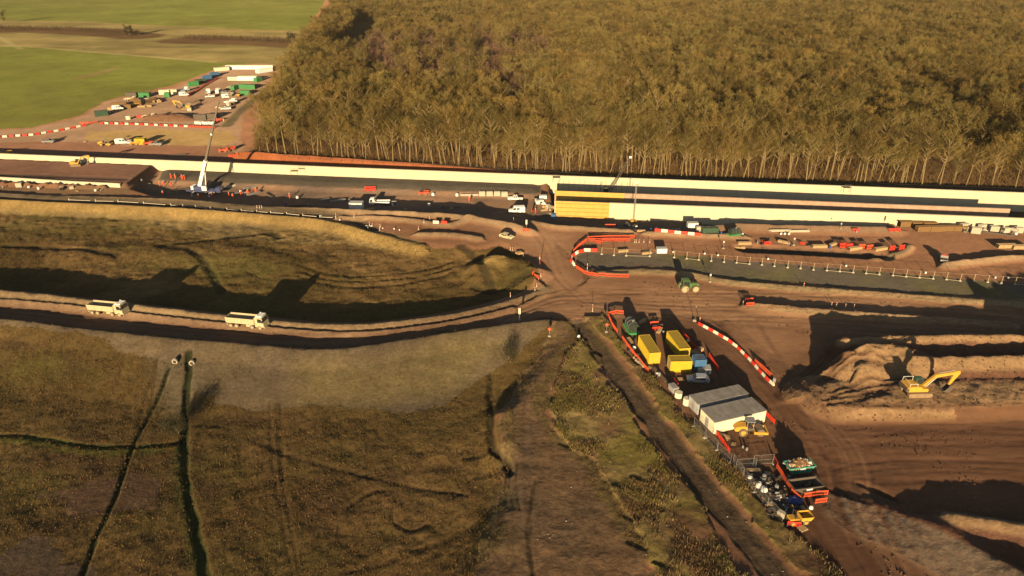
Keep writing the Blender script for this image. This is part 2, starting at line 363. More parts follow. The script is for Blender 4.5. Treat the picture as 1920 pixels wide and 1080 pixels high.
# berms along the cutting's south edge
berm2 = [(-500, 335), (0, 366), (150, 372), (330, 378), (500, 391), (700, 399), (850, 406), (950, 421), (992, 434)]
i, p, s = berm(berm2, 1.2, 2.5, 3.0, 1.0, 0.4, 0.2); paint(i, (0.24, 0.165, 0.10), smooth(0.2, 0.5, p), 7)
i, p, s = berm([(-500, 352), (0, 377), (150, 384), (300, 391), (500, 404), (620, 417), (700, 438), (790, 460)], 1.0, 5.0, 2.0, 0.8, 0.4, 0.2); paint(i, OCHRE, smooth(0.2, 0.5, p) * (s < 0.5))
stroke([(-300, 362), (0, 371), (330, 384), (520, 397), (650, 408), (700, 428)], 4.5, (0.06, 0.05, 0.036), 0, 0.85, 0.5)  # ditch line darkened by colour for the berm's shadow
i = region([(-700, 350), (0, 352), (240, 352), (240, 366), (0, 364), (-700, 350)], 0, 1); paint(i, (0.16, 0.10, 0.06), 1)
for k in range(22):
    px = -40 + k * 11 + random.uniform(-3, 3); c = at(px, 345 + px * 0.035, 0.3)
    berm([(c[0] - 0.6, c[1]), (c[0] + 0.6, c[1])], random.uniform(0.7, 1.3), 1.3, 1.3, 0.3, None, 0.4)
for pts, h in (([(640, 406), (760, 412), (830, 421), (855, 418), (880, 411)], 0.9), ([(785, 440), (850, 440), (898, 447)], 0.8), ([(1004, 412), (1040, 424), (1100, 428), (1180, 434)], 0.8), ([(1215, 437), (1300, 440), (1395, 444)], 0.6),
               ([(1770, 498), (1830, 490), (1930, 482), (2000, 486)], 0.9)):
    i, p, s = berm(pts, h, 2.6, 1.6, 0.6, 0.2, 0.3); paint(i, (0.245, 0.165, 0.10), smooth(0.15, 0.5, p), 7)
# stone strip with goalpost line, tan verge below it
i = region([(1088, 472), (1240, 474), (1500, 497), (1700, 513), (1920, 532), (2400, 575), (2400, 615), (1920, 563), (1700, 548), (1500, 531), (1400, 526), (1330, 514), (1280, 506), (1200, 498), (1120, 508), (1092, 502), (1080, 486)], 0, 0.7)
paint(i, STRIP, 1, 6); paint(i, (0.105, 0.095, 0.045), np.clip(0.3 + 2 * fbm(X[i], Y[i], 12, 3, 271), 0, 1) * 0.8)
Z[i] -= 0.08
i, p, s = berm([(1125, 512), (1200, 508), (1290, 514), (1400, 532), (1700, 555), (1920, 571), (2300, 602)], 0.4, 2.8, 1.6, 0.8, 0.1, 0.35); paint(i, (0.235, 0.17, 0.095), smooth(0.15, 0.5, p), 7)
i, p, s = berm([(1410, 572), (1560, 585), (1700, 595), (1890, 608)], 1.0, 3.4, 0.9, 0.5, 0.4, 0.1); paint(i, (0.25, 0.175, 0.10), smooth(0.2, 0.5, p), 7)
i, p, s = ditch([(1398, 465), (1500, 470), (1600, 476), (1655, 480)], 1.5, 3.2, 0, 0.6); paint(i, (0.06, 0.05, 0.042), smooth(0.3, 0.8, p))  # bed painted dark, adding to the shade from the near lip
stroke([(1640, 486), (1690, 476), (1706, 463)], 2.6, (0.23, 0.165, 0.10), 0, 0.9, -0.5)

# --- stockpile on the right with its benches
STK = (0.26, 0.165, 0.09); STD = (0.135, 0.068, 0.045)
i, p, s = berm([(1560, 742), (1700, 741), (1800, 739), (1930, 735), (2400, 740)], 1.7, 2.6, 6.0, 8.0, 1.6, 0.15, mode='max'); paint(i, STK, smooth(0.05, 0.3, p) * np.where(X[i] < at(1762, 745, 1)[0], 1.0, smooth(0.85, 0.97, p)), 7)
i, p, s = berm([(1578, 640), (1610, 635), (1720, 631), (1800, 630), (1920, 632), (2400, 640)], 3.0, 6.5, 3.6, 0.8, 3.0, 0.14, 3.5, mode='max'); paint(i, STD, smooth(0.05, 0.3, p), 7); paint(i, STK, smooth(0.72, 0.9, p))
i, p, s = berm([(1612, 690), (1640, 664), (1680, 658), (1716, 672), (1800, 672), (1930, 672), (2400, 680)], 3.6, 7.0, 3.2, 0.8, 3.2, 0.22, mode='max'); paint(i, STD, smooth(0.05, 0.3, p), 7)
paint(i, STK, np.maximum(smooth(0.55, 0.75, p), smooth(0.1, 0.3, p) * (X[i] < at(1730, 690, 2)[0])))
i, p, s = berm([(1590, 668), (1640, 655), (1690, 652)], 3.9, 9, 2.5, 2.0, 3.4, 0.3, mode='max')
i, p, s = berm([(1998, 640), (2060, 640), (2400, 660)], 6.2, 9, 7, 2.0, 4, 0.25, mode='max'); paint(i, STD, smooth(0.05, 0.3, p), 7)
for yy in (772, 800, 830, 862, 900): stroke([(1560 + yy % 7 * 9, yy), (1750, yy + 4), (2000, yy - 2)], 1.6, (0.12, 0.06, 0.038), 0, 0.5, 0.05)
for pts in ([(1500, 700), (1580, 645), (1640, 640)], [(1530, 720), (1600, 690), (1650, 690)], [(1555, 745), (1620, 726), (1690, 716)], [(1540, 760), (1600, 752), (1660, 738)]):
    for q in (0, 9): stroke([(a, b + q) for a, b in pts], 0.8, (0.10, 0.052, 0.034), 0.5, 0.75, 0.16)
# hump in the bottom right corner
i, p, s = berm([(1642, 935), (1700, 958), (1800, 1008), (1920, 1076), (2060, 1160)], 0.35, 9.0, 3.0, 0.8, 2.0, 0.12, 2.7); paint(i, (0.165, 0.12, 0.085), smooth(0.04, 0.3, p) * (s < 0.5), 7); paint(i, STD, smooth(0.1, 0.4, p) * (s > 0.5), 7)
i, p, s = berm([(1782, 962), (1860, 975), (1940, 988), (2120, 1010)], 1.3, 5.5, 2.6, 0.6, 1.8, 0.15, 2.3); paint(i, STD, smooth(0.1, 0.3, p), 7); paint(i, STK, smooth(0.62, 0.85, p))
for q in range(7): stroke([(1610 + q * 6, 905 + q * 3), (1640 + q * 6, 912 + q * 4), (1660 + q * 5, 930 + q * 2)], 0.5, (0.09, 0.05, 0.03), 0, 0.7, 0.12)
# wheel tracks over the yard
for q in range(16):
    x0 = random.uniform(1000, 1500); y0 = random.uniform(545, 600)
    stroke([(x0 - 160, y0 + random.uniform(-12, 12)), (x0, y0), (x0 + 240, y0 + random.uniform(-4, 26)), (x0 + 460, y0 + random.uniform(0, 40))], 0.8, random.choice([(0.16, 0.085, 0.05), (0.31, 0.19, 0.11)]), 0, 0.35, 0.03)
for q in range(14):
    o = random.uniform(-60, 90)
    stroke([(1330 + o, 600), (1430 + o, 720 + o / 3), (1530 + o, 850), (1560 + o, 960), (1640 + o, 1110)], 0.8, random.choice([(0.12, 0.06, 0.038), (0.23, 0.13, 0.08)]), 0, 0.4, 0.04)
for q in range(8):
    o = random.uniform(-14, 14)
    stroke([(-300, 575 + o * .5), (0, 582 + o), (300, 612 + o), (600, 634 + o * .7), (850, 605 + o * .7), (1010, 560 + o), (1100, 520), (1040, 460 + o)], 0.7, random.choice([(0.095, 0.052, 0.034), (0.18, 0.11, 0.07)]), 0, 0.4, 0.03)
def tyre_pair(pts, col, w=0.5, z=0.0, gap=0.95):
    c = catmull(line(pts, z), 4)
    for sd in (-gap, gap):
        o = []
        for q in range(len(c)):
            a, b = c[max(q - 1, 0)], c[min(q + 1, len(c) - 1)]; l = math.dist(a, b) or 1.0; o.append((c[q][0] - (b[1] - a[1]) / l * sd, c[q][1] + (b[0] - a[0]) / l * sd))
        i = near(o, 2); d, s_, al, L = pl_dist(X[i], Y[i], o); k = 1 - smooth(0.2, 0.42, d + W2[i] * 0.12); paint(i, col, k * w * 0.36); Z[i] -= 0.015 * k
for q in range(34):
    o = random.uniform(-110, 110); e_ = random.uniform(-30, 30)
    tyre_pair([(1290 + o * .5, 590), (1420 + o, 700 + o / 3), (1520 + o + e_, 840), (1560 + o + e_ * 2, 960), (1650 + o + e_ * 2, 1110)], random.choice([(0.085, 0.043, 0.027), (0.2, 0.115, 0.068), (0.095, 0.05, 0.032)]), 0.55)
for q in range(14):
    y0 = random.uniform(760, 900); tyre_pair([(1500 + random.uniform(-30, 60), y0 + random.uniform(-20, 40)), (1650, y0), (1800, y0 + random.uniform(-6, 6)), (2000, y0 + random.uniform(-10, 10))], random.choice([(0.08, 0.04, 0.026), (0.17, 0.09, 0.052)]), 0.55)
for q in range(26):
    y0 = random.uniform(540, 598); tyre_pair([(940, 600 + random.uniform(-18, 10)), (1060, 560 + random.uniform(-15, 25)), (1250, y0), (1500, y0 + random.uniform(0, 30)), (1900, y0 + random.uniform(20, 50))], random.choice([(0.13, 0.07, 0.043), (0.33, 0.2, 0.12), (0.15, 0.085, 0.052)]), 0.5)
for q in range(10):
    o = random.uniform(-28, 28); tyre_pair([(1120 + o, 570), (1060 + o, 520), (1035 + o, 460), (1000 + o, 420), (960 + o, 402)], random.choice([(0.15, 0.085, 0.052), (0.33, 0.2, 0.12)]), 0.5)
for q in range(10):
    o = random.uniform(-9, 12); tyre_pair([(-200, 577 + o), (0, 583 + o), (300, 613 + o), (600, 634 + o), (850, 607 + o), (1000, 565 + o)], random.choice([(0.08, 0.045, 0.03), (0.2, 0.12, 0.075)]), 0.5)
for q in range(6):
    o = random.uniform(-30, 30); tyre_pair([(1060 + o * .3, 610), (1030 + o * .5, 660), (990 + o, 740), (985 + o, 830), (1000 + o * 2, 950), (1010 + o * 3, 1090)], random.choice([(0.06, 0.038, 0.022), (0.13, 0.09, 0.056)]), 0.6)
for q in range(4): o = random.uniform(-8, 10); tyre_pair([(a + o, b) for a, b in lane], random.choice([(0.055, 0.036, 0.022), (0.115, 0.08, 0.054)]), 0.6)
# digger scars and clods on the banks
i = np.nonzero((ZONE == 7) & (Y < 200))[0]
Z[i] += (0.5 - np.abs(fbm(X[i], Y[i], 2.2, 3, 321))) * 0.22 + (0.5 - np.abs(fbm(X[i] * 2.2, Y[i] * 0.5, 1.6, 2, 331))) * 0.12
# general small relief and broad tone changes
Z += fbm(X, Y, 1.7, 2, 301) * 0.05 * (ZONE != 4) + fbm(X, Y, 30, 2, 311) * 0.12
CC *= (1.0 + 0.28 * W3 + 0.22 * W1)[:, None]
CC = np.clip(CC, 0.008, 0.7)

ZG = Z.reshape(GY.shape)
def hz(x, y):
    """height of the ground at a place"""
    j = int(np.clip(np.searchsorted(ys, y) - 1, 0, len(ys) - 2)); ty = (y - ys[j]) / (ys[j + 1] - ys[j])
    u = (x / halfw(y) + 1) / 2 * (NU - 1)
    k = int(np.clip(math.floor(u), 0, NU - 2)); tx = min(max(u - k, 0), 1)
    return float((ZG[j, k] * (1 - tx) + ZG[j, k + 1] * tx) * (1 - ty) + (ZG[j + 1, k] * (1 - tx) + ZG[j + 1, k + 1] * tx) * ty)
def place(px, py, dz=0.0):
    """ground point seen at a pixel of the photo"""
    z = 0.0
    for _ in range(5):
        x, y = at(px, py, z); z = 0.5 * z + 0.5 * hz(x, y)
    x, y = at(px, py, z)
    return Vector((x, y, hz(x, y) + dz))
# ------------------------------------------------------------------ materials
def new_mat(name):
    m = bpy.data.materials.new(name); m.use_nodes = True
    nt = m.node_tree; b = nt.nodes["Principled BSDF"]
    b.inputs["Specular IOR Level"].default_value = 0.2
    return m, nt, b
def nd(nt, kind, **kw):
    n = nt.nodes.new(kind)
    for k, v in kw.items(): setattr(n, k, v)
    return n
def math_n(nt, op, a, b=None):
    n = nd(nt, "ShaderNodeMath", operation=op)
    for i, v in enumerate((a, b)):
        if v is None: continue
        if isinstance(v, (int, float)): n.inputs[i].default_value = v
        else: nt.links.new(v, n.inputs[i])
    return n.outputs[0]
def noise(nt, vec, scale, detail=3, rough=0.6):
    n = nd(nt, "ShaderNodeTexNoise"); n.inputs["Scale"].default_value = scale; n.inputs["Detail"].default_value = detail; n.inputs["Roughness"].default_value = rough
    nt.links.new(vec, n.inputs["Vector"]); return n.outputs[0]
def ramp_mul(nt, colsock, facsock, lo, hi):
    """multiply a colour by a factor going from lo to hi with fac .3 - .7"""
    mr = nd(nt, "ShaderNodeMapRange"); mr.inputs[1].default_value = 0.3; mr.inputs[2].default_value = 0.7; mr.inputs[3].default_value = lo; mr.inputs[4].default_value = hi
    nt.links.new(facsock, mr.inputs[0])
    mx = nd(nt, "ShaderNodeVectorMath", operation='SCALE'); nt.links.new(colsock, mx.inputs[0]); nt.links.new(mr.outputs[0], mx.inputs[3])
    return mx.outputs[0]
def ground_mat(name, fine, var, bump, stretch=(1, 1, 1), rough=1.0):
    m, nt, b = new_mat(name)
    tc = nd(nt, "ShaderNodeTexCoord"); mp = nd(nt, "ShaderNodeMapping"); mp.inputs["Scale"].default_value = stretch
    nt.links.new(tc.outputs["Object"], mp.inputs[0])
    at_ = nd(nt, "ShaderNodeAttribute", attribute_name="col")
    n1 = noise(nt, mp.outputs[0], fine, 4, 0.7); n2 = noise(nt, mp.outputs[0], fine * 0.23, 3, 0.6)
    c = ramp_mul(nt, at_.outputs["Color"], n1, 1 - var, 1 + var)
    c = ramp_mul(nt, c, n2, 1 - var * 0.6, 1 + var * 0.6)
    nt.links.new(c, b.inputs["Base Color"])
    b.inputs["Roughness"].default_value = rough; b.inputs["Diffuse Roughness"].default_value = 1.0; b.inputs["Specular IOR Level"].default_value = 0.05
    bp = nd(nt, "ShaderNodeBump"); bp.inputs["Strength"].default_value = 1.0; bp.inputs["Distance"].default_value = bump
    nt.links.new(n1, bp.inputs["Height"]); nt.links.new(bp.outputs[0], b.inputs["Normal"])
    return m
_mats = {}
def mat(name, col, rough=0.7, metal=0.0, var=0.18, scale=1.5, dust=0.25, dcol=(0.22, 0.14, 0.085), bump=0.0, spec=0.2):
    """painted or plain surface with uneven tone and a coat of site dust that thins out upwards"""
    if name in _mats: return _mats[name]
    m, nt, b = new_mat(name)
    tc = nd(nt, "ShaderNodeTexCoord")
    rgb = nd(nt, "ShaderNodeRGB"); rgb.outputs[0].default_value = (*col, 1)
    n1 = noise(nt, tc.outputs["Object"], scale, 4, 0.65)
    c = ramp_mul(nt, rgb.outputs[0], n1, 1 - var, 1 + var * 0.6)
    if dust:
        n2 = noise(nt, tc.outputs["Object"], scale * 2.3, 4, 0.7)
        f = nd(nt, "ShaderNodeMapRange"); f.inputs[1].default_value = 0.35; f.inputs[2].default_value = 0.75; f.inputs[4].default_value = min(1, dust * 2)
        nt.links.new(n2, f.inputs[0])
        mx = nd(nt, "ShaderNodeMix", data_type='RGBA'); nt.links.new(f.outputs[0], mx.inputs[0]); nt.links.new(c, mx.inputs[6]); mx.inputs[7].default_value = (*dcol, 1)
        c = mx.outputs[2]
    nt.links.new(c, b.inputs["Base Color"])
    b.inputs["Roughness"].default_value = rough; b.inputs["Metallic"].default_value = metal; b.inputs["Specular IOR Level"].default_value = spec
    b.inputs["Diffuse Roughness"].default_value = 0.6
    if bump:
        bp = nd(nt, "ShaderNodeBump"); bp.inputs["Distance"].default_value = bump; nt.links.new(n1, bp.inputs["Height"]); nt.links.new(bp.outputs[0], b.inputs["Normal"])
    _mats[name] = m
    return m
def glass(name="glass_dark", col=(0.02, 0.028, 0.03)):
    return mat(name, col, 0.12, 0, 0.1, 1, 0.06, spec=0.6)

# ------------------------------------------------------------------ tagging and mesh building
def struct(o): o["kind"] = "structure"; return o
def tag(o, label, cat, group=None):
    o["label"] = label; o["category"] = cat
    if group: o["group"] = group
    return o
def thing(name, label, cat, loc=(0, 0, 0), rz=0.0, group=None):
    o = bpy.data.objects.new(name, None); COL.objects.link(o)
    o.location = loc; o.rotation_euler = (0, 0, rz); o.empty_display_size = 0.3
    return tag(o, label, cat, group)
def children(o): return [c for c in bpy.data.objects if c.parent == o]
KIDS = {}
def dup(root, loc=None, rz=None, label=None, cat=None, group=None, scale=None, parent=None):
    """a copy of a thing together with its parts and their sub-parts"""
    c = root.copy(); COL.objects.link(c)
    if parent is not None: c.parent = parent
    if loc is not None: c.location = loc
    if rz is not None: c.rotation_euler = (0, 0, rz)
    if label: c["label"] = label
    if cat: c["category"] = cat
    if group: c["group"] = group
    elif parent is None and "group" in c.keys(): del c["group"]
    if scale: c.scale = (scale,) * 3 if isinstance(scale, (int, float)) else scale
    for ch in KIDS.get(root.name, []):
        dup(ch, parent=c, group=ch.get("group"))
    if parent is not None: KIDS.setdefault(parent.name, []).append(c)
    return c
def recolour(root, old, new):
    """a repainted copy needs meshes of its own"""
    for ch in KIDS.get(root.name, []):
        if ch.type == 'MESH' and any(s and s.name == old for s in ch.data.materials):
            ch.data = ch.data.copy()
            for k, s in enumerate(ch.data.materials):
                if s and s.name == old: ch.data.materials[k] = new
        recolour(ch, old, new)

class MB:
    def __init__(s): s.v = []; s.f = []
    def add(s, v, f):
        o = len(s.v); s.v += [tuple(p) for p in v]; s.f += [tuple(i + o for i in q) for q in f]; return s
    def box(s, x0, x1, y0, y1, z0, z1, tx=0.0, ty=0.0):
        """box, its top drawn in by tx, ty"""
        v = [(x0, y0, z0), (x1, y0, z0), (x1, y1, z0), (x0, y1, z0), (x0 + tx, y0 + ty, z1), (x1 - tx, y0 + ty, z1), (x1 - tx, y1 - ty, z1), (x0 + tx, y1 - ty, z1)]
        return s.add(v, [(3, 2, 1, 0), (4, 5, 6, 7), (0, 1, 5, 4), (1, 2, 6, 5), (2, 3, 7, 6), (3, 0, 4, 7)])
    def prism(s, prof, y0, y1, inset=0.0):
        """side outline (x, z) swept from y0 to y1"""
        n = len(prof); ym = (y0 + y1) / 2
        a = sum(prof[i][0] * prof[(i + 1) % n][1] - prof[(i + 1) % n][0] * prof[i][1] for i in range(n))
        if a < 0: prof = prof[::-1]
        v = [(x, y0, z) for x, z in prof] + [(x, y1, z) for x, z in prof]
        f = [tuple(range(n)), tuple(range(2 * n - 1, n - 1, -1))] + [(j, i, n + i, n + j) for i in range(n) for j in [(i + 1) % n]]
        return s.add(v, f)
    def tube(s, p0, p1, r0, r1=None, n=8, caps=True):
        r1 = r0 if r1 is None else r1
        p0, p1 = Vector(p0), Vector(p1); d = (p1 - p0).normalized()
        u = d.orthogonal().normalized(); w = d.cross(u)
        v = []
        for p, r in ((p0, r0), (p1, r1)):
            v += [p + (u * math.cos(2 * PI * k / n) + w * math.sin(2 * PI * k / n)) * r for k in range(n)]
        f = [(k, (k + 1) % n, n + (k + 1) % n, n + k) for k in range(n)]
        if caps: f += [tuple(range(n - 1, -1, -1)), tuple(range(n, 2 * n))]
        return s.add(v, f)
    def path(s, pts, rs, n=6):
        """a bent tapering tube"""
        pts = [Vector(p) for p in pts]; v = []; f = []
        for i, p in enumerate(pts):
            d = (pts[min(i + 1, len(pts) - 1)] - pts[max(i - 1, 0)]).normalized()
            u = d.cross(Vector((0.31, 0.95, 0.07))).normalized(); w = d.cross(u)
            v += [p + (u * math.cos(2 * PI * k / n) + w * math.sin(2 * PI * k / n)) * rs[i] for k in range(n)]
        for i in range(len(pts) - 1):
            f += [(i * n + k, i * n + (k + 1) % n, (i + 1) * n + (k + 1) % n, (i + 1) * n + k) for k in range(n)]
        f += [tuple(range(n - 1, -1, -1)), tuple(range((len(pts) - 1) * n, len(pts) * n))]
        return s.add(v, f)
    def lathe(s, prof, n=14, c=(0, 0, 0)):
        """(radius, z) outline turned round the z axis"""
        v = []; f = []; m = len(prof)
        for r, z in prof: v += [(c[0] + r * math.cos(2 * PI * k / n), c[1] + r * math.sin(2 * PI * k / n), c[2] + z) for k in range(n)]
        for i in range(m - 1): f += [(i * n + k, i * n + (k + 1) % n, (i + 1) * n + (k + 1) % n, (i + 1) * n + k) for k in range(n)]
        f += [tuple(range(n - 1, -1, -1)), tuple(range((m - 1) * n, m * n))]
        return s.add(v, f)
    def blob(s, c, rx, ry, rz, jit=0.15, seed=0, n=10, m=7, flat=False):
        r = random.Random(seed); v = []; f = []
        for i in range(m + 1):
            th = PI * i / m if not flat else PI / 2 * i / m
            for k in range(n):
                j = 1 + r.uniform(-jit, jit)
                v.append((c[0] + rx * j * math.sin(th) * math.cos(2 * PI * k / n), c[1] + ry * j * math.sin(th) * math.sin(2 * PI * k / n), c[2] + rz * j * math.cos(th)))
        for i in range(m): f += [(i * n + k, (i + 1) * n + k, (i + 1) * n + (k + 1) % n, i * n + (k + 1) % n) for k in range(n)]
        return s.add(v, f)
    def build(s, name, m, parent=None, bevel=0.0, smooth=False, loc=None):
        me = bpy.data.meshes.new(name); me.from_pydata(s.v, [], s.f); me.update()
        if bevel:
            bm = bmesh.new(); bm.from_mesh(me); bmesh.ops.remove_doubles(bm, verts=bm.verts, dist=1e-5)
            bmesh.ops.bevel(bm, geom=[e for e in bm.edges if len(e.link_faces) == 2 and e.calc_face_angle(0) > 0.5], offset=bevel, segments=1, affect='EDGES', clamp_overlap=True)
            bm.to_mesh(me); bm.free()
        if smooth:
            for p in me.polygons: p.use_smooth = True
        o = bpy.data.objects.new(name, me); COL.objects.link(o)
        for q in (m if isinstance(m, (list, tuple)) else [m]): me.materials.append(q)
        if parent is not None: o.parent = parent; KIDS.setdefault(parent.name, []).append(o)
        if loc is not None: o.location = loc
        return o
def arr_mesh(name, V, F, m, col=None, smooth=False, sides=None):
    """mesh straight from numpy arrays"""
    me = bpy.data.meshes.new(name); n = F.shape[1]
    me.vertices.add(len(V)); me.vertices.foreach_set("co", np.ascontiguousarray(V, np.float32).ravel())
    me.loops.add(F.size); me.loops.foreach_set("vertex_index", np.ascontiguousarray(F, np.int32).ravel())
    me.polygons.add(len(F)); me.polygons.foreach_set("loop_start", np.arange(0, F.size, n, dtype=np.int32))
    try: me.polygons.foreach_set("loop_total", np.full(len(F), n, np.int32))
    except Exception: pass
    if smooth: me.polygons.foreach_set("use_smooth", np.ones(len(F), bool))
    me.update(calc_edges=True)
    if col is not None:
        a = me.color_attributes.new("col", 'FLOAT_COLOR', 'POINT')
        a.data.foreach_set("color", np.concatenate([col, np.ones((len(col), 1))], 1).astype(np.float32).ravel())
    me.materials.append(m)
    o = bpy.data.objects.new(name, me); COL.objects.link(o)
    return o

# ------------------------------------------------------------------ the ground, one continuous relief cut into its surfaces
gm = {0: ground_mat("soil_ground", 1.1, 0.16, 0.07), 1: ground_mat("dry_grass_ground", 1.5, 0.28, 0.12), 2: ground_mat("haul_road_earth", 0.9, 0.12, 0.05, (0.6, 1.3, 1)),
      3: ground_mat("rutted_earth", 1.1, 0.34, 0.14), 4: ground_mat("short_pasture", 0.5, 0.13, 0.06), 5: ground_mat("leaf_litter", 0.8, 0.4, 0.2),
      6: ground_mat("crushed_stone", 1.5, 0.2, 0.06), 7: ground_mat("banked_earth", 1.3, 0.22, 0.18)}
gname = {0: "ground", 1: "meadow", 2: "haul_road", 3: "dirt_track", 4: "pasture_field", 5: "woodland_floor", 6: "stone_strip", 7: "earth_banks"}
jj, kk_ = np.meshgrid(np.arange(len(ys) - 1), np.arange(NU - 1), indexing='ij')
q0 = (jj * NU + kk_).ravel()
QUADS = np.stack([q0, q0 + 1, q0 + NU + 1, q0 + NU], 1)
fz = ZONE[q0]
ALLV = np.stack([X, Y, Z], 1)
for zid, nm in gname.items():
    F = QUADS[fz == zid]
    if not len(F): continue
    used, inv = np.unique(F, return_inverse=True)
    struct(arr_mesh(nm, ALLV[used], inv.reshape(F.shape), gm[zid], CC[used], smooth=True))
# plain ground running on to the horizon round the modelled part
mb = MB(); e = halfw(52.0); f2 = halfw(ys[-1])
mb.add([(-6000, -3000, -3), (6000, -3000, -3), (6000, 9000, -3), (-6000, 9000, -3)], [(0, 1, 2, 3)])
o = mb.build("terrain", mat("distant_land", (0.10, 0.085, 0.035), 1, 0, 0.4, 0.004, 0)); o.location.z = -2.5; struct(o)
# ------------------------------------------------------------------ concrete walls of the cutting
CONC = mat("pale_concrete", (0.55, 0.50, 0.36), 0.9, 0, 0.07, 0.2, 0.10, (0.26, 0.19, 0.11))
CONC2 = mat("raw_concrete", (0.42, 0.30, 0.22), 0.9, 0, 0.18, 0.5, 0.3, (0.30, 0.16, 0.09))
def wall(name, pts, z0, z1, th, m, label, bay=9.0, z1_end=None, coping=True):
    """long retaining wall in cast bays: thin joint gaps between bays, a slightly proud coping"""
    root = thing(name, label, "wall", (0, 0, 0))
    mbw, mbc = MB(), MB()
    d = [0.0]
    for a, b in zip(pts[:-1], pts[1:]): d.append(d[-1] + math.dist(a, b))
    def pos(s):
        for i in range(len(pts) - 1):
            if s <= d[i + 1] + 1e-6:
                t = (s - d[i]) / (d[i + 1] - d[i]); a, b = pts[i], pts[i + 1]
                dx, dy = (b[0] - a[0]) / (d[i + 1] - d[i]), (b[1] - a[1]) / (d[i + 1] - d[i])
                return (a[0] + (b[0] - a[0]) * t, a[1] + (b[1] - a[1]) * t, -dy, dx)
        return (*pts[-1], 0, 1)
    s = 0.0; k = 0
    while s < d[-1] - 0.5:
        e = min(s + bay, d[-1]) - 0.015
        za = z1 if z1_end is None else z1 + (z1_end - z1) * s / d[-1]
        zb = z1 if z1_end is None else z1 + (z1_end - z1) * e / d[-1]
        j = (k * 37 % 7 - 3) * 0.004
        a, b = pos(s), pos(e)
        for mbx, off0, off1, lo, hi in ((mbw, j, th + j, None, -0.22), (mbc, -0.06 + j, th + 0.06 + j, -0.22, 0.0)):
            v = []
            for q, zt in ((a, za), (b, zb)):
                for o_ in (off0, off1):
                    for zz in ((z0 if lo is None else zt + lo), zt + hi):
                        v.append((q[0] + q[2] * o_, q[1] + q[3] * o_, zz))
            mbx.add(v, [(0, 4, 5, 1), (2, 3, 7, 6), (1, 5, 7, 3), (0, 2, 6, 4), (0, 1, 3, 2), (4, 6, 7, 5)])
        s += bay; k += 1
    mbw.build("wall_face", m, root)
    if coping: mbc.build("coping", m, root)
    return root
wall("retaining_wall", FAR, -5.0, 3.0, 0.7, CONC, "long cream concrete wall running the whole width in front of the wood", 9.0)
wall("retaining_wall", NEAR, -6.0, NEAR_Z, 0.7, CONC, "tall cream concrete wall nearest the camera, right of the white van", 12.0)
wall("dividing_wall", MID, -5.0, MID_Z, 0.6, CONC2, "pinkish concrete wall between the two cream walls on the right")
wall("retaining_wall", NLEFT, -3.0, 1.5, 0.6, CONC, "short stretch of cream wall at the far left edge below the buried tunnel roof", 8.0)
# ------------------------------------------------------------------ the wood: bare winter trees
def tree_mats():
    out = []
    for name, col, k in (("bare_twigs", (0.122, 0.098, 0.033), 0.45), ("birch_twigs", (0.125, 0.08, 0.052), 0.4)):
        m, nt, b = new_mat(name)
        oi = nd(nt, "ShaderNodeObjectInfo"); tc = nd(nt, "ShaderNodeTexCoord")
        rgb = nd(nt, "ShaderNodeRGB"); rgb.outputs[0].default_value = (*col, 1)
        n1 = noise(nt, tc.outputs["Object"], 0.55, 2)
        c = ramp_mul(nt, rgb.outputs[0], n1, 0.75, 1.3)
        mr = nd(nt, "ShaderNodeMapRange"); mr.inputs[3].default_value = 1 - k; mr.inputs[4].default_value = 1 + k
        nt.links.new(oi.outputs["Random"], mr.inputs[0])
        sc = nd(nt, "ShaderNodeVectorMath", operation='SCALE'); nt.links.new(c, sc.inputs[0]); nt.links.new(mr.outputs[0], sc.inputs[3])
        # hue drift from tree to tree, between olive and russet
        wv = math_n(nt, 'FRACT', math_n(nt, 'MULTIPLY', oi.outputs["Random"], 7.31))
        mx = nd(nt, "ShaderNodeMix", data_type='RGBA', blend_type='MULTIPLY'); nt.links.new(wv, mx.inputs[0]); nt.links.new(sc.outputs[0], mx.inputs[6]); mx.inputs[7].default_value = (1.12, 0.93, 0.85, 1)
        nt.links.new(mx.outputs[2], b.inputs["Base Color"]); b.inputs["Roughness"].default_value = 0.95; b.inputs["Specular IOR Level"].default_value = 0.03
        out.append(m)
    out.append(mat("pale_bark", (0.21, 0.155, 0.075), 0.95, 0, 0.3, 0.8, 0))
    out.append(mat("birch_bark", (0.23, 0.17, 0.12), 0.95, 0, 0.3, 0.8, 0))
    return out
TWIG, BTWIG, BARK, BBARK = tree_mats()
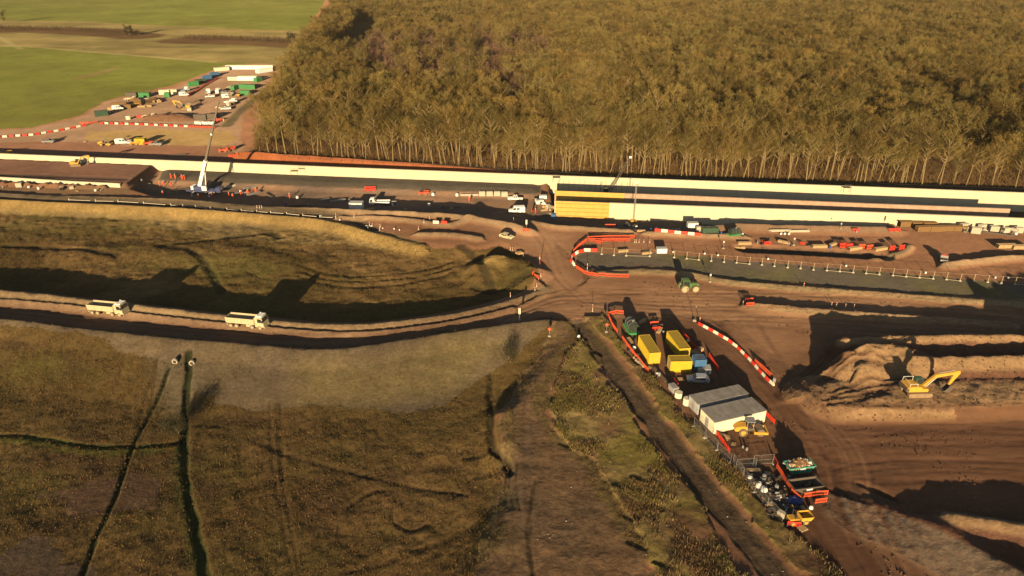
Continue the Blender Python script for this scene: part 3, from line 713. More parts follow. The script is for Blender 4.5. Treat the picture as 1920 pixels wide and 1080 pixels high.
def tree_geo(seed, H, R, trunk_frac, n_cl, n_tw, tw_w=0.10, nlimb=None, lf=1.0):
    """trunk with limbs (tubes) and a crown of many thin twigs gathered in clumps round the limb ends"""
    r = random.Random(seed); tb = MB()
    lean = (r.uniform(-1, 1) * H * 0.06, r.uniform(-1, 1) * H * 0.04)
    def ax(t): return Vector((lean[0] * t + 0.25 * math.sin(3.1 * t + seed), lean[1] * t + 0.25 * math.cos(2.7 * t + seed), H * t))
    r0 = 0.0135 * H
    tb.path([ax(0) - Vector((0, 0, 0.6)), ax(0.05), ax(0.25), ax(0.45), ax(0.65), ax(0.85)], [r0 * 1.25, r0, r0 * 0.8, r0 * 0.62, r0 * 0.4, r0 * 0.15], 6)
    ends = []
    nl = nlimb or max(7, int(n_cl * 0.45))
    for i in range(nl):
        t = trunk_frac * 0.85 + (0.9 - trunk_frac * 0.85) * (i + r.random()) / nl
        p = ax(t * 0.86); a = 2 * PI * (i * 0.382 + r.uniform(-.08, .08)); ln = R * (1.05 - 0.5 * abs(t - 0.55)) * r.uniform(0.6, 1.05)
        up = r.uniform(0.6, 1.35) * ln
        e = p + Vector((math.cos(a) * ln, math.sin(a) * ln, up)); mid = p + (e - p) * 0.5 + Vector((0, 0, -0.08 * ln))
        tb.path([p, mid, e], [r0 * 0.52 * lf * (1.1 - t * 0.6), r0 * 0.34 * lf, r0 * 0.1], 4)
        ends += [e, mid + (e - mid) * 0.4 + Vector((r.uniform(-.5, .5), r.uniform(-.5, .5), r.uniform(0.2, 1.1)))]
    cz = H * (trunk_frac + 1) / 2; hz_ = H * (1 - trunk_frac) / 2
    while len(ends) < n_cl:
        a = r.uniform(0, 2 * PI); q = r.uniform(-0.85, 1) if r.random() > 0.16 else r.uniform(-1.6, -0.8); rr = R * math.sqrt(max(0.16, 1 - q * q)) * r.uniform(0.45, 1.0)
        ends.append(Vector((lean[0] + math.cos(a) * rr, lean[1] + math.sin(a) * rr, cz + q * hz_)))
    V = []; F = []
    for c in ends[:n_cl]:
        s = r.uniform(0.7, 1.35); out = Vector((c.x, c.y, (c.z - cz) * 0.7 + 1.2)).normalized()
        for k in range(n_tw):
            d = (out * 0.6 + Vector((r.gauss(0, .7), r.gauss(0, .7), r.gauss(0.25, .7)))).normalized()
            p = c + Vector((r.gauss(0, .55 * s), r.gauss(0, .55 * s), r.gauss(0, .5 * s)))
            ln = r.uniform(0.5, 1.25) * s; w = d.cross(Vector((r.uniform(-1, 1), r.uniform(-1, 1), r.uniform(-1, 1)))).normalized() * tw_w * r.uniform(0.6, 1.3)
            o = len(V); V += [p - w, p + w, p + d * ln + w * 0.25, p + d * ln - w * 0.25]; F.append((o, o + 1, o + 2, o + 3))
    return tb, V, F
def twig_obj(name, V, F, m, parent=None):
    o = arr_mesh(name, np.array([tuple(v) for v in V]), np.array(F), m)
    if parent is not None: o.parent = parent; KIDS.setdefault(parent.name, []).append(o)
    return o
PROTO = []
specs = [(1, 19, 4.1, .52), (2, 21, 4.6, .56), (3, 18, 3.4, .56), (4, 20, 3.7, .6), (5, 16, 4.4, .42), (6, 22, 4.0, .6)]
FT = "leafless tree with a pale bare trunk at the front edge of the wood"
for sd, H, R, tf in specs:
    root = thing("bare_tree", FT, "tree", (0, 0, 0), 0, "trees along the front edge of the wood")
    tb, V, F = tree_geo(sd, H, R, tf, 42, 36, 0.046, nlimb=17, lf=1.3)
    tb.build("trunk", BARK, root, smooth=True)
    twig_obj("crown", V, F, TWIG, root)
    PROTO.append(root)
wood_poly = line(wood_outline, 0.0)
front = [at(478, 297), at(640, 305), at(1000, 325), at(1300, 336), at(1920, 355), at(2350, 375)]
used = [False] * len(PROTO)
def inside1(p): return bool(inside(np.array([p[0]]), np.array([p[1]]), wood_poly)[0])
front_l = []
acc = 0
for a, b in zip(front[:-1], front[1:]):
    L = math.dist(a, b); dx, dy = (b[0] - a[0]) / L, (b[1] - a[1]) / L
    row = 0
    for row in range(7):
        s = random.uniform(0, 3)
        while s < L:
            front_l.append((a[0] + dx * s - dy * (2.0 + row * 4.6 + random.uniform(-1.3, 1.3)), a[1] + dy * s + dx * (2.0 + row * 4.6 + random.uniform(-1.3, 1.3)), row))
            s += random.choice((1.3, 2.4, 3.6, 5.0, 6.6)) if row == 0 else random.uniform(4.2, 6.8)
left_edge = [at(480, 296), at(500, 225), at(545, 145), at(580, 100), at(612, 52)]
front_l = [p for p in front_l if inside1(p)]
front_l.sort(key=lambda p: math.hypot(p[0], p[1]) - (8 if p[2] == 0 else 0) + (200 if abs(p[0]) > 0.74 * p[1] + 12 else 0))
FT2 = "leafless olive-brown tree standing a few rows inside the front edge of the wood"
single = front_l[:298]
for n, (x, y, row) in enumerate(single):
    k = random.randrange(len(PROTO))
    loc = (x, y, hz(x, y)); s = random.uniform(0.74, 1.14) * (1 if row else 0.97)
    lab = FT if row == 0 else FT2; grp = "trees along the front edge of the wood" if row == 0 else "trees just inside the wood"
    if not used[k]:
        o = PROTO[k]; o.location = loc; used[k] = True; o["label"] = lab; o["group"] = grp
    else: o = dup(PROTO[k], loc, 0, lab, "tree", grp)
    o.rotation_euler = (random.gauss(0, .075), random.gauss(0, .075), random.uniform(0, 2 * PI)); o.scale = (s * random.uniform(.85, 1.05), s * random.uniform(.85, 1.05), s)
# everything farther in: one mass of trees, instanced on points
inst = bpy.data.collections.new("woodland_kinds")
def kind(sd, H, R, tf, ncl, ntw, tww, m, bark):
    tb, V, F = tree_geo(sd, H, R, tf, ncl, ntw, tww)
    v = [tuple(p) for p in tb.v] + [tuple(p) for p in V]; o_ = len(tb.v)
    me = bpy.data.meshes.new("woodland_tree"); me.from_pydata(v, [], tb.f + [tuple(i + o_ for i in q) for q in F]); me.update()
    me.materials.append(bark); me.materials.append(m)
    me.polygons.foreach_set("material_index", np.array([0] * len(tb.f) + [1] * len(F), np.int32))
    o = bpy.data.objects.new("woodland_tree", me); inst.objects.link(o); return o
for q in range(6): kind(20 + q, 17.5 + q % 3 * 2.2, 4.5 + (q % 4) * 0.55, .34 + .03 * (q % 3), 40, 44, 0.075, TWIG, BARK)
for q in range(3): kind(40 + q, 15 + q, 1.9 + 0.2 * q, .22, 22, 30, 0.06, BTWIG, BBARK)
P = []
birch = line([(640, 120), (700, 75), (900, 48), (1020, 80), (1060, 130), (1000, 165), (960, 200), (840, 185), (700, 170)], 3.0)
SP = 7.4
xs_ = np.arange(-420, 1500, SP); yy_ = np.arange(215, 1650, SP)
gx, gy = np.meshgrid(xs_, yy_); gx = gx.ravel(); gy = gy.ravel()
gx = gx + rng.uniform(-.46, .46, len(gx)) * SP; gy = gy + rng.uniform(-.46, .46, len(gy)) * SP
m = inside(gx, gy, wood_poly) & (np.abs(gx) < 0.80 * gy + 60)
gx, gy = gx[m], gy[m]
S = np.array([(p[0], p[1]) for p in single])
cell = {}
for p in S: cell.setdefault((int(p[0] // 4), int(p[1] // 4)), []).append(p)
def clash(x, y):
    for a in (-1, 0, 1):
        for b in (-1, 0, 1):
            for p in cell.get((int(x // 4) + a, int(y // 4) + b), ()):
                if (p[0] - x) ** 2 + (p[1] - y) ** 2 < 13: return True
    return False
depth_in = pl_dist(gx, gy, wood_poly[:5])[0]
keep = np.array([(not clash(x, y)) and (dd > 33 or abs(x) > 0.7 * y) and dd > 3 for x, y, dd in zip(gx, gy, depth_in)])
gap = fbm(gx, gy, 46, 2, 401)                       # a few small glades
keep &= gap > -0.62
for gl_, wd in (([(636, 128), (700, 142), (760, 146), (796, 168), (800, 150)], 11), ([(812, 168), (880, 163), (940, 168), (985, 190)], 10), ([(1000, 140), (1035, 136), (1075, 134)], 9), ([(1010, 190), (1068, 186)], 8), ([(640, 85), (680, 60), (690, 30)], 13), ([(1690, 160), (1730, 170), (1765, 182)], 9)):
    keep &= pl_dist(gx, gy, line(gl_, 8.0))[0] > wd
gx, gy = gx[keep], gy[keep]
isb = inside(gx, gy, birch)
bx = rng.uniform(min(p[0] for p in birch), max(p[0] for p in birch), 9000); by = rng.uniform(min(p[1] for p in birch), max(p[1] for p in birch), 9000)
mm = inside(bx, by, birch); bx, by = bx[mm][:1500], by[mm][:1500]
isb &= rng.random(len(gx)) < 0.8
gx, gy = gx[~isb], gy[~isb]
px_ = np.concatenate([gx, bx]); py_ = np.concatenate([gy, by])
ki = np.concatenate([rng.integers(0, 6, len(gx)), rng.integers(6, 9, len(bx))]).astype(np.int32)
tall = np.concatenate([0.86 + 0.30 * fbm(gx, gy, 30, 2, 411) + rng.uniform(-.16, .16, len(gx)), rng.uniform(0.5, 0.8, len(bx))])
zz = np.array([hz(a, b) for a, b in zip(px_, py_)])
me = bpy.data.meshes.new("woodland"); me.from_pydata([tuple(p) for p in np.stack([px_, py_, zz], 1)], [], []); me.update()
for nm, ty, dat in (("kind_i", 'INT', ki), ("size", 'FLOAT', tall), ("turn", 'FLOAT', rng.uniform(0, 6.28, len(px_)))):
    a = me.attributes.new(nm, ty, 'POINT'); a.data.foreach_set("value", dat.astype(np.int32 if ty == 'INT' else np.float32))
wood = bpy.data.objects.new("woodland", me); COL.objects.link(wood)
ng = bpy.data.node_groups.new("woodland_scatter", 'GeometryNodeTree')
ng.interface.new_socket("Geometry", in_out='INPUT', socket_type='NodeSocketGeometry'); ng.interface.new_socket("Geometry", in_out='OUTPUT', socket_type='NodeSocketGeometry')
gi, go = ng.nodes.new("NodeGroupInput"), ng.nodes.new("NodeGroupOutput")
iop = ng.nodes.new("GeometryNodeInstanceOnPoints"); ci = ng.nodes.new("GeometryNodeCollectionInfo")
ci.inputs["Collection"].default_value = inst; ci.inputs["Separate Children"].default_value = True; ci.inputs["Reset Children"].default_value = True
iop.inputs["Pick Instance"].default_value = True
def named(nm, ty):
    n = ng.nodes.new("GeometryNodeInputNamedAttribute"); n.data_type = ty; n.inputs["Name"].default_value = nm; return n.outputs[0]
cx = ng.nodes.new("ShaderNodeCombineXYZ"); ng.links.new(named("turn", 'FLOAT'), cx.inputs[2])
ng.links.new(gi.outputs[0], iop.inputs["Points"]); ng.links.new(ci.outputs[0], iop.inputs["Instance"]); ng.links.new(named("kind_i", 'INT'), iop.inputs["Instance Index"])
ng.links.new(cx.outputs[0], iop.inputs["Rotation"]); ng.links.new(named("size", 'FLOAT'), iop.inputs["Scale"]); ng.links.new(iop.outputs[0], go.inputs[0])
md = wood.modifiers.new("scatter", 'NODES'); md.node_group = ng
wood["kind"] = "stuff"; tag(wood, "dense leafless wood of olive-brown crowns stretching back from the long wall", "woodland")

# brushwood and saplings under the front trees
V = []; F = []
for a, b in zip(front[:-1], front[1:]):
    L = math.dist(a, b); dx, dy = (b[0] - a[0]) / L, (b[1] - a[1]) / L
    for k in range(int(L * 90)):
        s_ = random.uniform(0, L); dp = 1.0 + 26 * random.random() ** 1.3; x, y = a[0] + dx * s_ - dy * dp, a[1] + dy * s_ + dx * dp
        z = hz(x, y) + 4.2 * random.random() ** 1.6; d = Vector((random.gauss(0, .45), random.gauss(0, .45), 1)).normalized(); w = d.cross(Vector((random.uniform(-1, 1), random.uniform(-1, 1), .2))).normalized() * random.uniform(0.03, 0.07); ln = random.uniform(.7, 1.9)
        p = Vector((x, y, z)); o = len(V); V += [p - w, p + w, p + d * ln + w * .3, p + d * ln - w * .3]; F.append((o, o + 1, o + 2, o + 3))
for a, b in zip(left_edge[:-1], left_edge[1:]):
    L = math.dist(a, b); dx, dy = (b[0] - a[0]) / L, (b[1] - a[1]) / L
    for k in range(int(min(L, 130) * 110)):
        s_ = random.uniform(0, L); dp = random.gauss(3.0, 2.2); x, y = a[0] + dx * s_ + dy * dp, a[1] + dy * s_ - dx * dp
        z = hz(x, y) + max(0, 1 - abs(dp - 4) / 8) * 9.0 * random.random() ** 1.2; d = Vector((random.gauss(0, .5), random.gauss(0, .5), .9)).normalized(); w = d.cross(Vector((random.uniform(-1, 1), random.uniform(-1, 1), .2))).normalized() * random.uniform(0.04, 0.09); ln = random.uniform(.7, 1.9)
        p = Vector((x, y, z)); o = len(V); V += [p - w, p + w, p + d * ln + w * .3, p + d * ln - w * .3]; F.append((o, o + 1, o + 2, o + 3))
o = twig_obj("undergrowth", V, F, mat("brushwood", (0.125, 0.075, 0.032), 1, 0, 0.35, 0.15, 0)); o["kind"] = "stuff"; tag(o, "brown brushwood and saplings under the front trees of the wood", "undergrowth")
# ------------------------------------------------------------------ dry grass and weeds standing on the meadows and verges (uncountable)
def tufts(name, n, zone_ok, lab, cat, hgt, wid, cols, seedv, dens):
    idx = np.nonzero(zone_ok)[0]
    area = np.repeat(np.diff(ys, append=ys[-1] + 1)[:, None] * (halfw(ys) / NU * 2)[:, None], NU, 1).ravel()[idx]
    pr = area * dens[idx]; pr /= pr.sum()
    c = rng.choice(idx, n, p=pr)
    sp = np.sqrt(np.repeat(np.diff(ys, append=ys[-1] + 1)[:, None] * (halfw(ys) / NU * 2)[:, None], NU, 1).ravel()[c])
    x = X[c] + rng.uniform(-.5, .5, n) * sp; y = Y[c] + rng.uniform(-.5, .5, n) * sp; z = Z[c] - 0.04
    B = 5
    x = np.repeat(x, B); y = np.repeat(y, B); z = np.repeat(z, B); m = len(x)
    s = np.repeat(rng.uniform(0.5, 1.4, n) ** 1.3, B)
    a = rng.uniform(0, 2 * PI, m); ln = rng.uniform(0.2, 0.8, m) * hgt * s; h = hgt * s * rng.uniform(0.5, 1.0, m); w = wid * s * rng.uniform(0.6, 1.2, m)
    ox = rng.normal(0, 0.22, m) * s; oy = rng.normal(0, 0.22, m) * s
    px, py = -np.sin(a), np.cos(a)
    bx_, by_ = x + ox, y + oy
    V = np.stack([np.stack([bx_ - px * w, by_ - py * w, z], 1), np.stack([bx_ + px * w, by_ + py * w, z], 1), np.stack([bx_ + np.cos(a) * ln, by_ + np.sin(a) * ln, z + h], 1)], 1).reshape(-1, 3)
    F = np.arange(3 * m).reshape(-1, 3)
    cols = np.array(cols); pick = (np.clip(0.5 + 1.3 * fbm(x, y, 11, 3, seedv), 0, 0.999) * len(cols)).astype(int)
    pick = np.where(rng.random(m) < 0.35, rng.integers(0, len(cols), m), pick)
    col = np.repeat(cols[pick] * rng.uniform(0.82, 1.15, (m, 1)), 3, 0)
    mt, nt, b = new_mat(name); t = nd(nt, "ShaderNodeAttribute", attribute_name="col"); nt.links.new(t.outputs["Color"], b.inputs["Base Color"]); b.inputs["Roughness"].default_value = 1; b.inputs["Specular IOR Level"].default_value = 0.02
    o = arr_mesh(name, V, F, mt, col); o["kind"] = "stuff"; tag(o, lab, cat)
nearg = (Y < 205) & (np.abs(X) < 0.72 * Y + 30)
tufts("dry_grass", 85000, ((ZONE == 1) | (ZONE == 3)) & nearg & (VEG > 0.05) & (VEG < 1.3), "rough brown winter grass covering the meadows either side of the haul road", "grass", 0.2, 0.05,
      [(0.085, 0.057, 0.022), (0.16, 0.094, 0.04), (0.12, 0.08, 0.031), (0.175, 0.104, 0.046), (0.1, 0.078, 0.027)], 501, VEG)
WD = VEG * np.clip(0.35 + 2.6 * fbm(X, Y, 6.5, 3, 541), 0.03, 1.6) ** 1.5
tufts("weeds", 11000, (ZONE == 1) & nearg & (VEG > 1.3), "tall tangled weeds on the verges beside the narrow dirt lane", "weeds", 0.38, 0.045,
      [(0.17, 0.14, 0.042), (0.22, 0.14, 0.065), (0.20, 0.15, 0.052), (0.27, 0.2, 0.08), (0.15, 0.09, 0.05)], 521, WD)

def lumps(name, n, ok, lab, cat, lo, hi, cols, dens=None):
    """loose stones or clods: small irregular wedges sunk into the ground"""
    idx = np.nonzero(ok)[0]; c = rng.choice(idx, n); x = X[c] + rng.uniform(-.3, .3, n); y = Y[c] + rng.uniform(-.3, .3, n); z = Z[c]
    s = lo + (hi - lo) * rng.random(n) ** 2.5; a = rng.uniform(0, 6.28, n); V = []
    for k in range(5):
        t = a + k * 2 * PI / 5; r = s * rng.uniform(0.7, 1.3, n); V.append(np.stack([x + r * np.cos(t), y + r * np.sin(t), z - 0.03], 1))
    V.append(np.stack([x + s * rng.uniform(-.3, .3, n), y + s * rng.uniform(-.3, .3, n), z + s * rng.uniform(0.5, 0.95, n)], 1))
    V = np.stack(V, 1).reshape(-1, 3); b = np.arange(n)[:, None] * 6; F = np.concatenate([b + np.array([[k, (k + 1) % 5, 5]]) for k in range(5)], 0)
    cols = np.array(cols); col = np.repeat(cols[rng.integers(0, len(cols), n)] * rng.uniform(0.8, 1.2, (n, 1)), 6, 0)
    mt, nt, bb = new_mat(name); t = nd(nt, "ShaderNodeAttribute", attribute_name="col"); nt.links.new(t.outputs["Color"], bb.inputs["Base Color"]); bb.inputs["Roughness"].default_value = 1; bb.inputs["Specular IOR Level"].default_value = 0.03
    o = arr_mesh(name, V, F, mt, col); o["kind"] = "stuff"; tag(o, lab, cat)
lumps("clods", 3200, (ZONE == 7) & (Y < 160) & (Y > 100) & (X > 45) & (X < 0.75 * Y + 20), "loose clods lying on the banks and spoil heaps", "clods", 0.06, 0.24, [(0.2, 0.115, 0.068), (0.24, 0.15, 0.082), (0.15, 0.085, 0.052)])
lumps("mud_lumps", 2600, (ZONE == 2) & (Y < 190) & (W1 > 0.15), "loose lumps of mud strewn over the haul roads and yard", "mud", 0.05, 0.24, [(0.12, 0.064, 0.04), (0.2, 0.115, 0.068)])
lumps("stones", 420, ((ZONE == 3) | (ZONE == 1)) & (Y < 130) & (X > 0) & (X < 45) & (W2 > 0.1), "pale stones scattered along the dirt tracks and verges", "stones", 0.05, 0.17, [(0.4, 0.34, 0.26), (0.25, 0.2, 0.15), (0.2, 0.15, 0.1)])
# ------------------------------------------------------------------ machines and site objects (x forward, z up, in metres)
CREAM = mat("dusty_cream_paint", (0.50, 0.43, 0.28), 0.55, 0, 0.12, 1.2, 0.35, (0.36, 0.26, 0.15))
WHITE = mat("white_paint", (0.70, 0.70, 0.68), 0.4, 0, 0.06, 1, 0.1)
YEL = mat("machine_yellow", (0.62, 0.33, 0.035), 0.5, 0, 0.1, 1, 0.22)
CYEL = mat("container_yellow", (0.50, 0.36, 0.02), 0.55, 0, 0.1, 0.7, 0.14)
CBLUE = mat("container_blue", (0.03, 0.13, 0.28), 0.55, 0, 0.1, 0.8, 0.15)
GREEN = mat("green_paint", (0.03, 0.22, 0.07), 0.5, 0, 0.1, 1, 0.15)
DGREEN = mat("dark_green_paint", (0.02, 0.075, 0.05), 0.5, 0, 0.15, 1, 0.15)
TRGREEN = mat("tractor_green", (0.03, 0.15, 0.04), 0.45, 0, 0.15, 1, 0.35)
TEAL = mat("skip_teal", (0.03, 0.30, 0.22), 0.55, 0, 0.14, 1, 0.2)
RED = mat("barrier_red", (0.60, 0.035, 0.02), 0.5, 0, 0.1, 1, 0.1)
ORANGE = mat("barrier_orange", (0.52, 0.075, 0.03), 0.5, 0, 0.1, 1, 0.08)
BWHITE = mat("barrier_white", (0.68, 0.62, 0.52), 0.5, 0, 0.06, 1, 0.12)
HIVIS = mat("hi_vis_orange", (0.80, 0.09, 0.02), 0.8, 0, 0.08, 3, 0.02)
SKIN = mat("skin", (0.42, 0.24, 0.16), 0.7, 0, 0.05, 3, 0)
BLUEP = mat("deep_blue_paint", (0.025, 0.05, 0.16), 0.45, 0, 0.1, 1, 0.2)
TARP = mat("blue_tarpaulin", (0.025, 0.07, 0.28), 0.5, 0, 0.2, 2, 0.1)
BLACK = mat("black_rubber", (0.028, 0.027, 0.026), 0.85, 0, 0.2, 2, 0.2)
TYRE = mat("muddy_tyre", (0.10, 0.08, 0.06), 0.95, 0, 0.3, 2, 0.5, (0.30, 0.21, 0.12))
RIM = mat("dusty_rim", (0.42, 0.34, 0.22), 0.8, 0, 0.2, 2, 0.4, (0.34, 0.24, 0.14))
STEEL = mat("dark_steel", (0.09, 0.085, 0.08), 0.6, 0.3, 0.2, 2, 0.3)
GALV = mat("galvanised_steel", (0.30, 0.30, 0.29), 0.5, 0.5, 0.15, 2, 0.2)
GREY = mat("grey_paint", (0.24, 0.245, 0.25), 0.5, 0, 0.1, 1, 0.15)
SILVER = mat("silver_paint", (0.40, 0.42, 0.44), 0.35, 0.3, 0.05, 1, 0.08, spec=0.5)
TIMBER = mat("sawn_timber", (0.42, 0.29, 0.15), 0.85, 0, 0.25, 3, 0.15)
BROWNT = mat("brown_formwork_timber", (0.20, 0.115, 0.045), 0.85, 0, 0.25, 2, 0.15)
FORMY = mat("yellow_formwork_ply", (0.56, 0.34, 0.075), 0.7, 0, 0.12, 0.6, 0.12)
PALEBLK = mat("pale_block", (0.46, 0.42, 0.33), 0.9, 0, 0.12, 2, 0.15)
ROOFG = mat("stained_grey_roof", (0.27, 0.26, 0.25), 0.85, 0, 0.35, 0.55, 0.35, (0.17, 0.13, 0.09))
CABW = mat("cabin_cream", (0.60, 0.57, 0.42), 0.7, 0, 0.06, 0.8, 0.1)
CABG = mat("cabin_grey", (0.33, 0.34, 0.35), 0.7, 0, 0.06, 0.8, 0.12)
SOILM = mat("heaped_soil", (0.17, 0.092, 0.055), 1, 0, 0.3, 0.8, 0, bump=0.15)
GLASS = glass(); LAMP = mat("lamp_lens", (0.6, 0.58, 0.5), 0.2, 0, 0.05, 1, 0.05)
CONE = mat("concrete_foot", (0.40, 0.36, 0.28), 0.9, 0, 0.1, 2, 0.2)
def wheel(parent, x, y, r, w, rim=RIM, tyre=TYRE, hub=0.58):
    m = MB(); s = 1 if y >= 0 else -1; n = 16
    prof = [(r * hub, -w / 2), (r * 0.93, -w / 2), (r, -w / 2 + w * 0.12), (r, w / 2 - w * 0.12), (r * 0.93, w / 2), (r * hub, w / 2)]
    v = []; f = []
    for q, (rr, yy) in enumerate(prof): v += [(rr * math.cos(2 * PI * k / n), yy, rr * math.sin(2 * PI * k / n)) for k in range(n)]
    for i in range(len(prof) - 1): f += [(i * n + k, i * n + (k + 1) % n, (i + 1) * n + (k + 1) % n, (i + 1) * n + k) for k in range(n)]
    m.add(v, f); w_o = m.build("wheel", tyre, parent, loc=(x, y, r))
    h = MB(); h.tube((0, -w / 2 * 0.86, 0), (0, w / 2 * 0.86, 0), r * hub * 1.01, n=14); h.tube((0, -w / 2 * 1.02, 0), (0, w / 2 * 1.02, 0), r * 0.2, n=8)
    h.build("rim", rim, w_o)
    return w_o
def lights(parent, x, y, z, s=0.12, name="headlight"):
    for sy in (-1, 1): MB().box(x - 0.05, x + 0.04, sy * y - s, sy * y + s, z - s * 0.7, z + s * 0.7).build(name, LAMP, parent, 0.02)

def make_tipper():
    t = thing("tipper_truck", "", "tipper truck")
    c = MB(); c.box(-4.4, 3.0, -0.45, 0.45, 0.75, 1.1); c.box(-4.5, -4.3, -1.1, 1.1, 0.6, 0.85); c.box(0.2, 1.6, -1.15, -0.55, 0.6, 1.1); c.box(0.2, 1.6, 0.55, 1.15, 0.6, 1.1); c.build("chassis", CREAM, t)
    b = MB()
    b.prism([(-4.5, 1.25), (2.15, 1.2), (2.15, 2.55), (-4.6, 2.45)], -1.22, -1.14); b.prism([(-4.5, 1.25), (2.15, 1.2), (2.15, 2.55), (-4.6, 2.45)], 1.14, 1.22)
    b.prism([(2.05, 1.2), (2.2, 1.2), (2.3, 2.75), (2.15, 2.75)], -1.14, 1.14); b.prism([(-4.6, 1.25), (-4.5, 1.25), (-4.6, 2.4), (-4.72, 2.4)], -1.14, 1.14); b.box(-4.5, 2.05, -1.14, 1.14, 1.18, 1.3)
    for k in range(8): b.box(-4.2 + k * 0.82, -4.1 + k * 0.82, -1.27, -1.22, 1.3, 2.4); b.box(-4.2 + k * 0.82, -4.1 + k * 0.82, 1.22, 1.27, 1.3, 2.4)
    for s in (-1, 1): b.box(-4.6, 2.15, s * 1.25 - 0.05, s * 1.25 + 0.05, 2.42, 2.56)
    b.build("tipper_body", CREAM, t)
    cb = MB(); cb.prism([(2.35, 0.7), (4.35, 0.7), (4.5, 1.2), (4.42, 1.9), (4.15, 2.95), (3.9, 3.05), (2.4, 3.05)], -1.2, 1.2); cab = cb.build("cab", CREAM, t, 0.07)
    MB().add([(4.43, -1.02, 1.95), (4.43, 1.02, 1.95), (4.19, 0.98, 2.85), (4.19, -0.98, 2.85)], [(0, 1, 2, 3)]).build("windscreen", GLASS, cab)
    for s in (-1, 1): MB().prism([(3.1, 1.85), (4.2, 1.85), (4.02, 2.75), (3.1, 2.75)], s * 1.205 - 0.012, s * 1.205 + 0.012).build("window", GLASS, cab)
    v = MB(); v.prism([(2.5, 3.05), (4.0, 3.05), (4.25, 3.3), (2.9, 3.32)], -0.95, 0.95); v.tube((3.0, -0.8, 3.35), (3.0, -0.8, 3.52), 0.09); v.tube((3.0, 0.8, 3.35), (3.0, 0.8, 3.52), 0.09); v.build("sun_visor", WHITE, cab)
    for s in (-1, 1): MB().box(4.25, 4.4, s * 1.35 - 0.1, s * 1.35 + 0.1, 1.9, 2.5).build("mirror", BLACK, cab)
    MB().box(4.4, 4.58, -1.2, 1.2, 0.5, 0.95).build("bumper", CREAM, t, 0.05); lights(t, 4.56, 0.9, 0.85)
    for x in (-3.6, -2.2, 1.55, 3.45):
        for s in (-1, 1): wheel(t, x, s * 1.05, 0.53, 0.34)
    return t
def make_excavator(reach=1.0):
    t = thing("excavator", "", "excavator")
    for s in (-1, 1):
        m = MB(); pr = [(-2.2, 0.25), (-2.0, 0.02), (2.0, 0.02), (2.25, 0.3), (2.3, 0.6), (2.05, 0.92), (-2.0, 0.92), (-2.3, 0.6)]; m.prism(pr, s * 1.3 - 0.3, s * 1.3 + 0.3)
        for k in range(18): m.box(-2.0 + k * 0.23, -1.88 + k * 0.23, s * 1.3 - 0.33, s * 1.3 + 0.33, 0.9, 0.98)
        m.build("track", mat("dusty_track_steel", (0.28, 0.2, 0.12), 0.9, 0.1, 0.3, 2, 0.4), t)
    MB().box(-1.2, 1.2, -1.0, 1.0, 0.4, 0.95).tube((0, 0, 0.9), (0, 0, 1.12), 0.75, n=16).build("undercarriage", STEEL, t)
    h = MB(); h.prism([(-2.6, 1.15), (1.4, 1.1), (1.4, 1.75), (0.2, 1.8), (0.0, 2.2), (-1.6, 2.3), (-2.65, 2.1), (-2.8, 1.6)], -1.35, 1.35); hs = h.build("house", YEL, t, 0.08)
    MB().box(-2.86, -2.2, -1.37, 1.37, 1.15, 2.05).build("counterweight", STEEL, hs, 0.12)
    r = MB()
    for a, b in (((-2.3, 1.25, 2.25), (-2.3, 1.25, 3.0)), ((-0.4, 1.25, 2.2), (-0.4, 1.25, 3.0)), ((-2.3, 1.25, 3.0), (-0.4, 1.25, 3.0)), ((-2.3, -1.25, 2.25), (-2.3, -1.25, 2.9)), ((-2.3, -1.25, 2.9), (-2.3, 1.25, 3.0)), ((-2.3, -1.25, 2.9), (-0.9, -1.25, 2.9)), ((-0.9, -1.25, 2.9), (-0.9, -1.25, 2.2))): r.tube(a, b, 0.035, n=6)
    r.build("handrail", WHITE, hs)
    c = MB(); c.prism([(-0.3, 1.15), (1.45, 1.15), (1.5, 1.9), (1.1, 3.0), (-0.25, 3.05)], 0.35, 1.35); cab = c.build("cab", DGREEN, t, 0.06)
    for s, y in ((1, 1.36), (-1, 0.34)): MB().prism([(0.0, 1.9), (1.35, 1.9), (1.02, 2.9), (0.0, 2.9)], y - 0.012, y + 0.012).build("window", GLASS, cab)
    MB().add([(1.5, 0.45, 1.75), (1.5, 1.25, 1.75), (1.14, 1.22, 2.92), (1.14, 0.48, 2.92)], [(0, 1, 2, 3)]).build("windscreen", GLASS, cab)
    x = reach
    b = MB(); b.prism([(0.7, 1.7), (1.05, 1.55), (2.9 * x, 3.55), (6.4 * x, 4.25), (6.6 * x, 4.5), (6.3 * x, 4.75), (2.6 * x, 4.15)], -0.28, 0.28); b.build("boom", YEL, t, 0.05)
    s = MB(); s.prism([(5.7 * x, 4.75), (6.5 * x, 4.85), (6.7 * x, 4.3), (5.45 * x, 1.75), (5.15 * x, 1.85)], -0.2, 0.2); s.build("stick", YEL, t, 0.04)
    k = MB(); k.prism([(5.6 * x, 1.95), (5.75 * x, 0.9), (5.0 * x, 0.35), (4.4 * x, 0.6), (4.35 * x, 0.75), (5.0 * x, 0.6), (5.5 * x, 1.0), (5.25 * x, 1.9)], -0.65, 0.65)
    for sy in (-1, 1): k.prism([(5.25 * x, 1.9), (5.6 * x, 1.0), (5.0 * x, 0.45), (4.4 * x, 0.65), (5.0 * x, 1.4)], sy * 0.64 - 0.03, sy * 0.64 + 0.03)
    for q in range(5): k.box(4.2 * x, 4.42 * x, -0.6 + q * 0.28, -0.48 + q * 0.28, 0.58, 0.7)
    k.build("bucket", STEEL, t)
    q = MB()
    for sy in (-1, 1): q.tube((0.95, sy * 0.42, 1.3), (2.5 * x, sy * 0.42, 3.6), 0.09, n=8)
